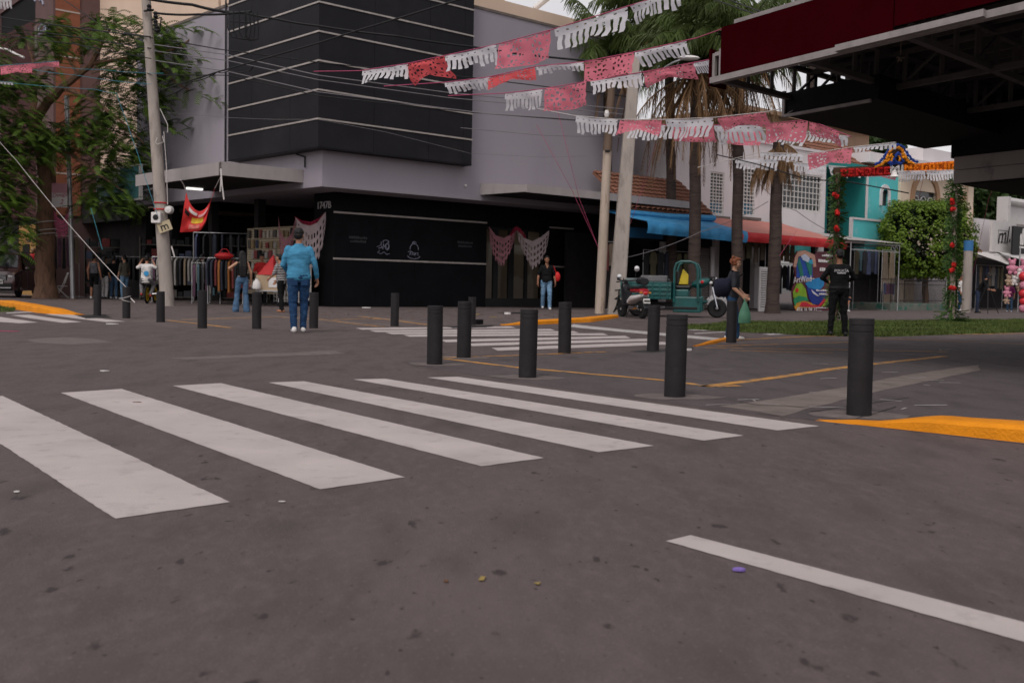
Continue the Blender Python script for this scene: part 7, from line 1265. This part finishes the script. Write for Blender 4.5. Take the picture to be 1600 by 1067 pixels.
# wall of goods next to the pier (cream slatted board), seen behind the man in blue
DB = thing('display_board', 'cream slatted display board hung with small goods behind the man in the blue shirt', 'display', FW(1.25, 2.55), YB); Ld = 4.2
mb = MB(); mb.box(0, Ld, 0, .05, .35, 2.65); mb.build('back_panel', M('cream board', (.42,.35,.25), .8, .1), DB)
mb = MB()
for i in range(26): z = .4+i*.088; mb.box(0, Ld, .051, .062, z, z+.012)
mb.build('slats', M('board groove', (.06,.05,.04), .9), DB)
# (goods face outward: local +y is outward)
gcol = [M('goods %d' % i, c, .6, .25, 6) for i, c in enumerate([(.012,.012,.014),(.32,.30,.27),(.22,.05,.05),(.25,.18,.10),(.05,.06,.10),(.42,.38,.33),(.10,.09,.08)])]
for r_ in range(6):
    for c_ in range(16):
        if random.random() < .18: continue
        x = .06+c_*.255; z = .5+r_*.36; w_ = rnd(.12,.22); h_ = rnd(.18,.3); mb = MB(); mb.box(x, x+w_, .063, .063+rnd(.03,.1), z, z+h_); mb.build('hung_good', random.choice(gcol), DB, bevel=.01, seg=1)
WR = thing('wire_rack', 'white wire rack of packets standing right of the man in the blue shirt', 'rack', FW(.75, 1.75), YB); Lr = 1.9
mb = MB(); mb.box(0, Lr, 0, .02, .18, 1.55); mb.build('back_sheet', M('white sheet', (.42,.40,.38), .7, .08), WR); mb = MB()
for i in range(12): x = Lr*i/11; mb.tube([(x,.25,.1),(x,.25,1.6)], .01, 4, False)
for i in range(11): z = .15+i*.14; mb.tube([(0,.25,z),(Lr,.25,z)], .01, 4, False)
mb.build('wires', m_white, WR)
for r_ in range(9):
    for c_ in range(9): 
        mb = MB(); x = .05+c_*.205; mb.box(x, x+.16, .05, .2, .2+r_*.145, .2+r_*.145+rnd(.07,.12)); mb.build('packet', random.choice([gcol[5], gcol[1], m_white, gcol[5], gcol[3]]), WR)
# vendor cart
pc = AT(421, 478, 33.6); pc.z = .12; VC = thing('vendor_cart', 'beige box cart on small wheels between the seller and the striped woman', 'cart', pc, radians(6)); mb = MB(); mb.box(-.38,.38,-.25,.3,.5,.98); mb.build('box', M('beige card box', (.40,.30,.20), .8, .15), VC, bevel=.01); mb = MB()
for x in (-.33,.33):
    for y in (-.2,.25): mb.tube([(x,y,.5),(x*.9,y,.14)], .016, 5)
mb.bar((-.4,-.27,.49), (.4,-.27,.49), .04); mb.build('legs', m_steel, VC); mb = MB(); mb.box(.0,.3,-.262,-.252,.6,.9); mb.build('white_label', m_white, VC)
for s in (-1, 1): wheel(VC, (s*.33,.02,.12), .12, .05, m_rubber, m_steel, 'y', spokes=6)
RC = MB(); a_, b_, c_, d_ = Vector((-.34,-.27,.985)), Vector((.14,-.27,.985)), Vector((.30,.2,.985)), Vector((-.3,.25,.985)); tp_ = Vector((.12,-.02,1.62)); vs = []; n = 16
for j in range(9):
    t = j/8
    for i in range(n+1):
        u = i/n*4; s_ = int(min(u, 3.999)); q_ = [a_, b_, c_, d_, a_]; p_ = q_[s_].lerp(q_[s_+1], u-s_); vs.append(p_.lerp(tp_, t)+Vector((rnd(-.01,.01), .02*sin(i*1.7)*(1-t), 0)))
RC.add(vs, [(j*(n+1)+i, j*(n+1)+i+1, (j+1)*(n+1)+i+1, (j+1)*(n+1)+i) for j in range(8) for i in range(n)]); o_ = tag(RC.build('red_cloth', m_rcan, None, smooth=True), 'bright red pointed cloth heaped on the beige cart', 'cloth'); o_.location = pc; o_.rotation_euler = (0, 0, radians(6))
mb = MB(); 
for i, (z, r_) in enumerate(((0,.10),(.05,.14),(.2,.12),(.3,.05),(.36,.03))): pass
mb.lathe([(.0,0),(.12,.01),(.14,.08),(.11,.22),(.04,.3),(.05,.34)], 12, (0,0,0)); wb = tag(mb.build('plastic_bag', m_white, None, smooth=True), 'white plastic bag hanging between the woman in jeans and the cart', 'bag'); wb.location = AT(401, 452, 33.2)
# clothes racks in the left shop
rack('white grey and navy garments on the rack behind the foot of the leaning pole', AT(283, 466, 36.6)*1.0-Vector((0,0,0)), YB*0+radians(10), 13, 1.9, 1.55, .85, [7,1,6,7,9,8,2]); rack('yellow and red printed garments on the rack topped by a red bag', AT(352, 468, 34.4), radians(5), 10, 1.1, 1.50, .95, [10,5,8,10,3])
rack('white and mauve long garments on the rack between the two other racks', AT(322, 469, 35.6), radians(15), 7, .9, 1.35, 1.0, [7,9,11,1]); rack('dark garments on the rack deep in the arcade left of the leaning pole', AT(215, 462, 44.3), radians(8), 10, 1.8, 1.7, 1.0, [8,1,3,8]); rack('dark trousers hanging high at the back of the arcade', AT(360, 466, 39), radians(10), 9, 2.6, 2.5, 1.2, [8,1,3,6])
for o in C.objects:
    if o.name.startswith('clothes_rack') and o.location.x < 0: o.location.z = .12
mb = MB(); mb.ball((0,0,.1), .26, 12, (1.2,.7,.45)); mb.tube([(-.15,0,.2),(-.05,0,.32),(.08,0,.32),(.18,0,.2)], .015, 5); rb_ = tag(mb.build('red_bag', m_rcan, None, smooth=True), 'red bag lying on top of the printed garments rack', 'bag'); rb_.location = AT(350, 405, 34.3)
# dim shelves with goods deep in the arcade
for i, (px_, lab) in enumerate(((262,'dim shelf of boxes in the arcade behind the leaning pole'),(380,'dim shelf of folded clothes in the arcade behind the woman in flared jeans'),(172,'dim shelf of goods at the left end of the arcade behind the pedestrians'))):
    ps_ = AT(px_, 460, (41.5, 41.5, 46)[i]); ps_.z = .12; SH = thing('shelf', lab, 'shelf', ps_, radians(12)); mb = MB(); 
    for z in (.1,.6,1.1,1.6,2.1): mb.box(-1.0,1.0,-.2,.2,z,z+.03)
    for x in (-1.0,1.0): mb.box(x-.02,x+.02,-.2,.2,0,2.4)
    mb.build('frame', gcol[6], SH)
    for z in (.13,.63,1.13,1.63,2.13):
        x = -.95
        while x < .8: w_ = rnd(.12,.35); mb = MB(); mb.box(x, x+w_, -.17,.15,z,z+rnd(.15,.36)); mb.build('boxed_good', random.choice([gcol[0],gcol[0],gcol[4],gcol[6],fab[8],fab[5],fab[1]]), SH, bevel=.012, seg=1); x += w_+.03
# chair
pc = AT(96, 462, 41.8); pc.z = .12; CH = thing('chair', 'white folding chair standing right of the street tree trunk', 'chair', pc, radians(-60)); mb = MB()
for s in (-1, 1): mb.tube([(s*.21,-.24,0),(s*.21,.05,.46),(s*.20,.24,.98)], .014, 6); mb.tube([(s*.19,.25,0),(s*.19,-.2,.46)], .014, 6)
mb.tube([(-.2,.24,.98),(.2,.24,.98)], .014, 6); mb.build('frame', m_white, CH); mb = MB(); mb.box(-.2,.2,-.2,.2,.45,.475); mb.build('seat', m_white, CH, bevel=.01); mb = MB()
for i in range(5): mb.bar((-.2,.13+i*.024,.60+i*.085), (.2,.13+i*.024,.60+i*.085), .012, .035)
for i in range(4): mb.bar((-.15+i*.1,.12,.58), (-.15+i*.1,.24,.97), .02, .01)
mb.build('backrest', m_white, CH)
# red dressed mannequin and goods by the mustard wall
pm_ = AT(52, 455, 45.5); pm_.z = .12; MQ = thing('mannequin', 'mannequin in a red top beside the mustard shop wall behind the car', 'mannequin', pm_); mb = MB(); mb.lathe([(.14,1.0),(.19,1.15),(.17,1.35),(.21,1.6),(.16,1.72),(.06,1.78)], 14); mb.build('red_top', m_rcan, MQ, smooth=True); mb = MB(); mb.ball((0,0,1.92), .11, 12, (.8,.95,1.2)); mb.tube([(0,0,1.75),(0,0,1.9)], .05, 8); mb.tube([(0,0,0),(0,0,1.05)], .02, 6); mb.lathe([(.2,.0),(.2,.02),(0,.03)], 12); mb.build('stand', m_tan, MQ, smooth=True)
rack('small dim bags and clothes hanging below the pink torn paper swag', AT(97, 462, 44.0), radians(20), 8, 1.3, 2.5, 1.2, [0,9,8,2,6], True)
for o in C.objects:
    if o.name.startswith('clothes_rack') and o.location.x < 0: o.location.z = .12
# tripod and stand at right
pt = G(1542, 490); TPD = thing('tripod', 'black photographic tripod at far right in front of the dark stall', 'tripod', pt)
for a in (.3, 2.4, 4.5): mb = MB(); mb.tube([(0,0,1.25),(.55*cos(a),.35*sin(a),0)], .018, 6); mb.build('leg', m_black, TPD)
mb = MB(); mb.tube([(0,0,1.2),(0,0,1.45)], .025, 6); mb.box(-.12,.12,-.08,.08,1.45,1.6); mb.build('head', m_black, TPD)
PT = thing('plush_stand', 'stand of pink and beige plush toys and balloons at the far right edge', 'toy stand', G(1590, 488)); pinkp = M('pink plush', (.50,.20,.27), .95, .15, 8, .6, 40); beigep = M('beige plush', (.35,.25,.18), .95, .15, 8, .6, 40); redp = M('red balloon', (.5,.03,.04), .25, .1); whp = M('white plush', (.55,.52,.50), .95, .1, 8, .6, 40)
mb = MB(); mb.tube([(0,0,0),(0,0,3.0)], .03, 6); mb.bar((-1.2,0,2.6), (1.2,0,2.6), .03); mb.build('pole', m_steel, PT); kz = PT.location.y/FPX
def plush(px, py, r, mat):
    c_ = AT(px, py, PT.location.y-.2)-PT.location; mb = MB(); r *= kz; mb.ball(c_, r, 10); mb.ball(c_+Vector((0,-.02,r*1.25)), r*.75, 10); 
    for s in (-1, 1): mb.ball(c_+Vector((s*r*.6,0,r*1.95)), r*.35, 8); mb.ball(c_+Vector((s*r*1.0,-.05,r*.2)), r*.4, 8); mb.ball(c_+Vector((s*r*.6,-.1,-r*.9)), r*.45, 8)
    mb.build('plush_toy', mat, PT, smooth=True)
for px_, py_, r_, m_ in ((1581,420,7,pinkp),(1576,440,5,beigep),(1584,440,5,whp),(1592,430,6,whp),(1573,458,5,pinkp),(1600,420,7,pinkp),(1593,450,5,beigep),(1572,470,4,beigep),(1608,440,7,whp)): plush(px_, py_, r_, m_)
for i, (px_, py_) in enumerate(((1599,432),(1600,446),(1599,459),(1600,471),(1599,482))): mb = MB(); c_ = AT(px_, py_, PT.location.y-.5)-PT.location; mb.ball(c_, 7*kz, 12); mb.build('balloon', redp if i in (0,2,3) else pinkp, PT, smooth=True)
# counter lights / bag rows in right shops: amber lamps behind the leaning panel
# ------------------------------------------------------------------ litter
def bit(name, label, cat, px, py, mat, pts, h=.004, z0=.0, rot=0):
    o = G(px, py, .0045); mb = MB(); q_ = [Vector((x, y, z0)) for x, y in pts]; mb.prism(q_, (0,0,h)); mb.v = [v+Vector((0,0,.004*noise.noise(v*30+o))) for v in mb.v]; ob = mb.build(name, mat); ob.location = o; ob.rotation_euler = (0, 0, rot); return tag(ob, label, cat)
def blob(r, sx=1, n=9): return [(r*sx*cos(i*2*pi/n)*rnd(.7,1.1), r*sin(i*2*pi/n)*rnd(.7,1.1)) for i in range(n)]
m_leafl = M('dry yellow leaf', (.26,.19,.06), .8, .2); m_purp = M('purple petal', (.20,.13,.42), .6, .2); m_brl = M('brown leaf', (.14,.07,.04), .9, .2)
bit('petal', 'crumpled purple petal lying on the road below the lane line', 'petal', 1155, 893, m_purp, blob(.016, 1.3), .006); bit('leaf', 'small yellow leaf on the road, left of the pale one', 'leaf', 753, 906, m_leafl, [(-.010,-.02),(.006,-.018),(.011,.018),(-.003,.022)], .002); bit('leaf', 'pale yellow leaf scrap on the road, right of the other yellow leaf', 'leaf', 840, 914, m_leafl, [(-.010,.008),(.010,.01),(.002,-.014)], .003); bit('leaf', 'tiny ochre leaf on the road left of the two yellow leaves', 'leaf', 697, 910, m_brl, blob(.009))
bit('paper_scrap', 'white paper scrap on the road left of the big nearest stripe', 'litter', 26, 770, m_sign, blob(.010, 1.4), .003); bit('paper_scrap', 'white paper scrap on the road between the near stripe ends', 'litter', 441, 785, m_sign, blob(.010, 1.5), .003); bit('paper_scrap', 'pinkish paper scrap on the road above the crosswalk at left', 'litter', 165, 581, m_sign, blob(.035, 1.4), .01); bit('leaf', 'brown leaf lying on the second white stripe', 'leaf', 214, 629, m_brl, blob(.018, 2), .002); bit('paper_cup', 'white cup fallen on the pavement before the glazed shop entrance', 'litter', 793, 491.5, m_white, blob(.07, 1.3), .06); bit('paper_scrap', 'white crumpled paper at the foot of the black shopfront', 'litter', 573, 481.5, m_white, blob(.10, 1.6), .03)
bit('tape_scrap', 'pink tape scrap on the road at the far left edge below the crosswalk', 'litter', 4, 518, m_pinks, [(-.3,-.02),(.2,.0),(.25,.05),(.1,.03),(-.3,.03)], .01); bit('paper_scrap', 'pale crushed paper near the left crosswalk corner', 'litter', 175, 507, m_sign, blob(.07, 2), .015); bit('rag', 'black crumpled rag lying by the half hidden far bollard', 'rag', 746, 506.5, m_blk, blob(.13, 1.3), .10); bit('paper_scrap', 'ochre litter scrap on the pavement near the yellow kerb', 'litter', 745, 492, m_leafl, blob(.05, 1.8), .02); bit('wrapper', 'flattened ochre wrapper on the pavement before the entrance', 'litter', 770, 495.5, m_leafl, blob(.06, 2.4), .01); bit('paper_scrap', 'white scrap on the ground by the duffel woman bollard row', 'litter', 1075, 548, m_sign, blob(.05, 1.5), .03)
for i in range(60): pass
ls = MB()
for i in range(420):
    a = G(rnd(40, 125), rnd(466, 471)) if i < 160 else G(rnd(500, 950), rnd(484, 500)); r_ = rnd(.01,.03); z_ = .012; t_ = rnd(0,6); ls.add([a+Vector((r_*cos(t_+k_*1.57), r_*sin(t_+k_*1.57), z_+rnd(0,.02))) for k_ in range(4)], [(0,1,2,3)])
tag(ls.build('fallen_leaves', m_brl), kind='stuff')
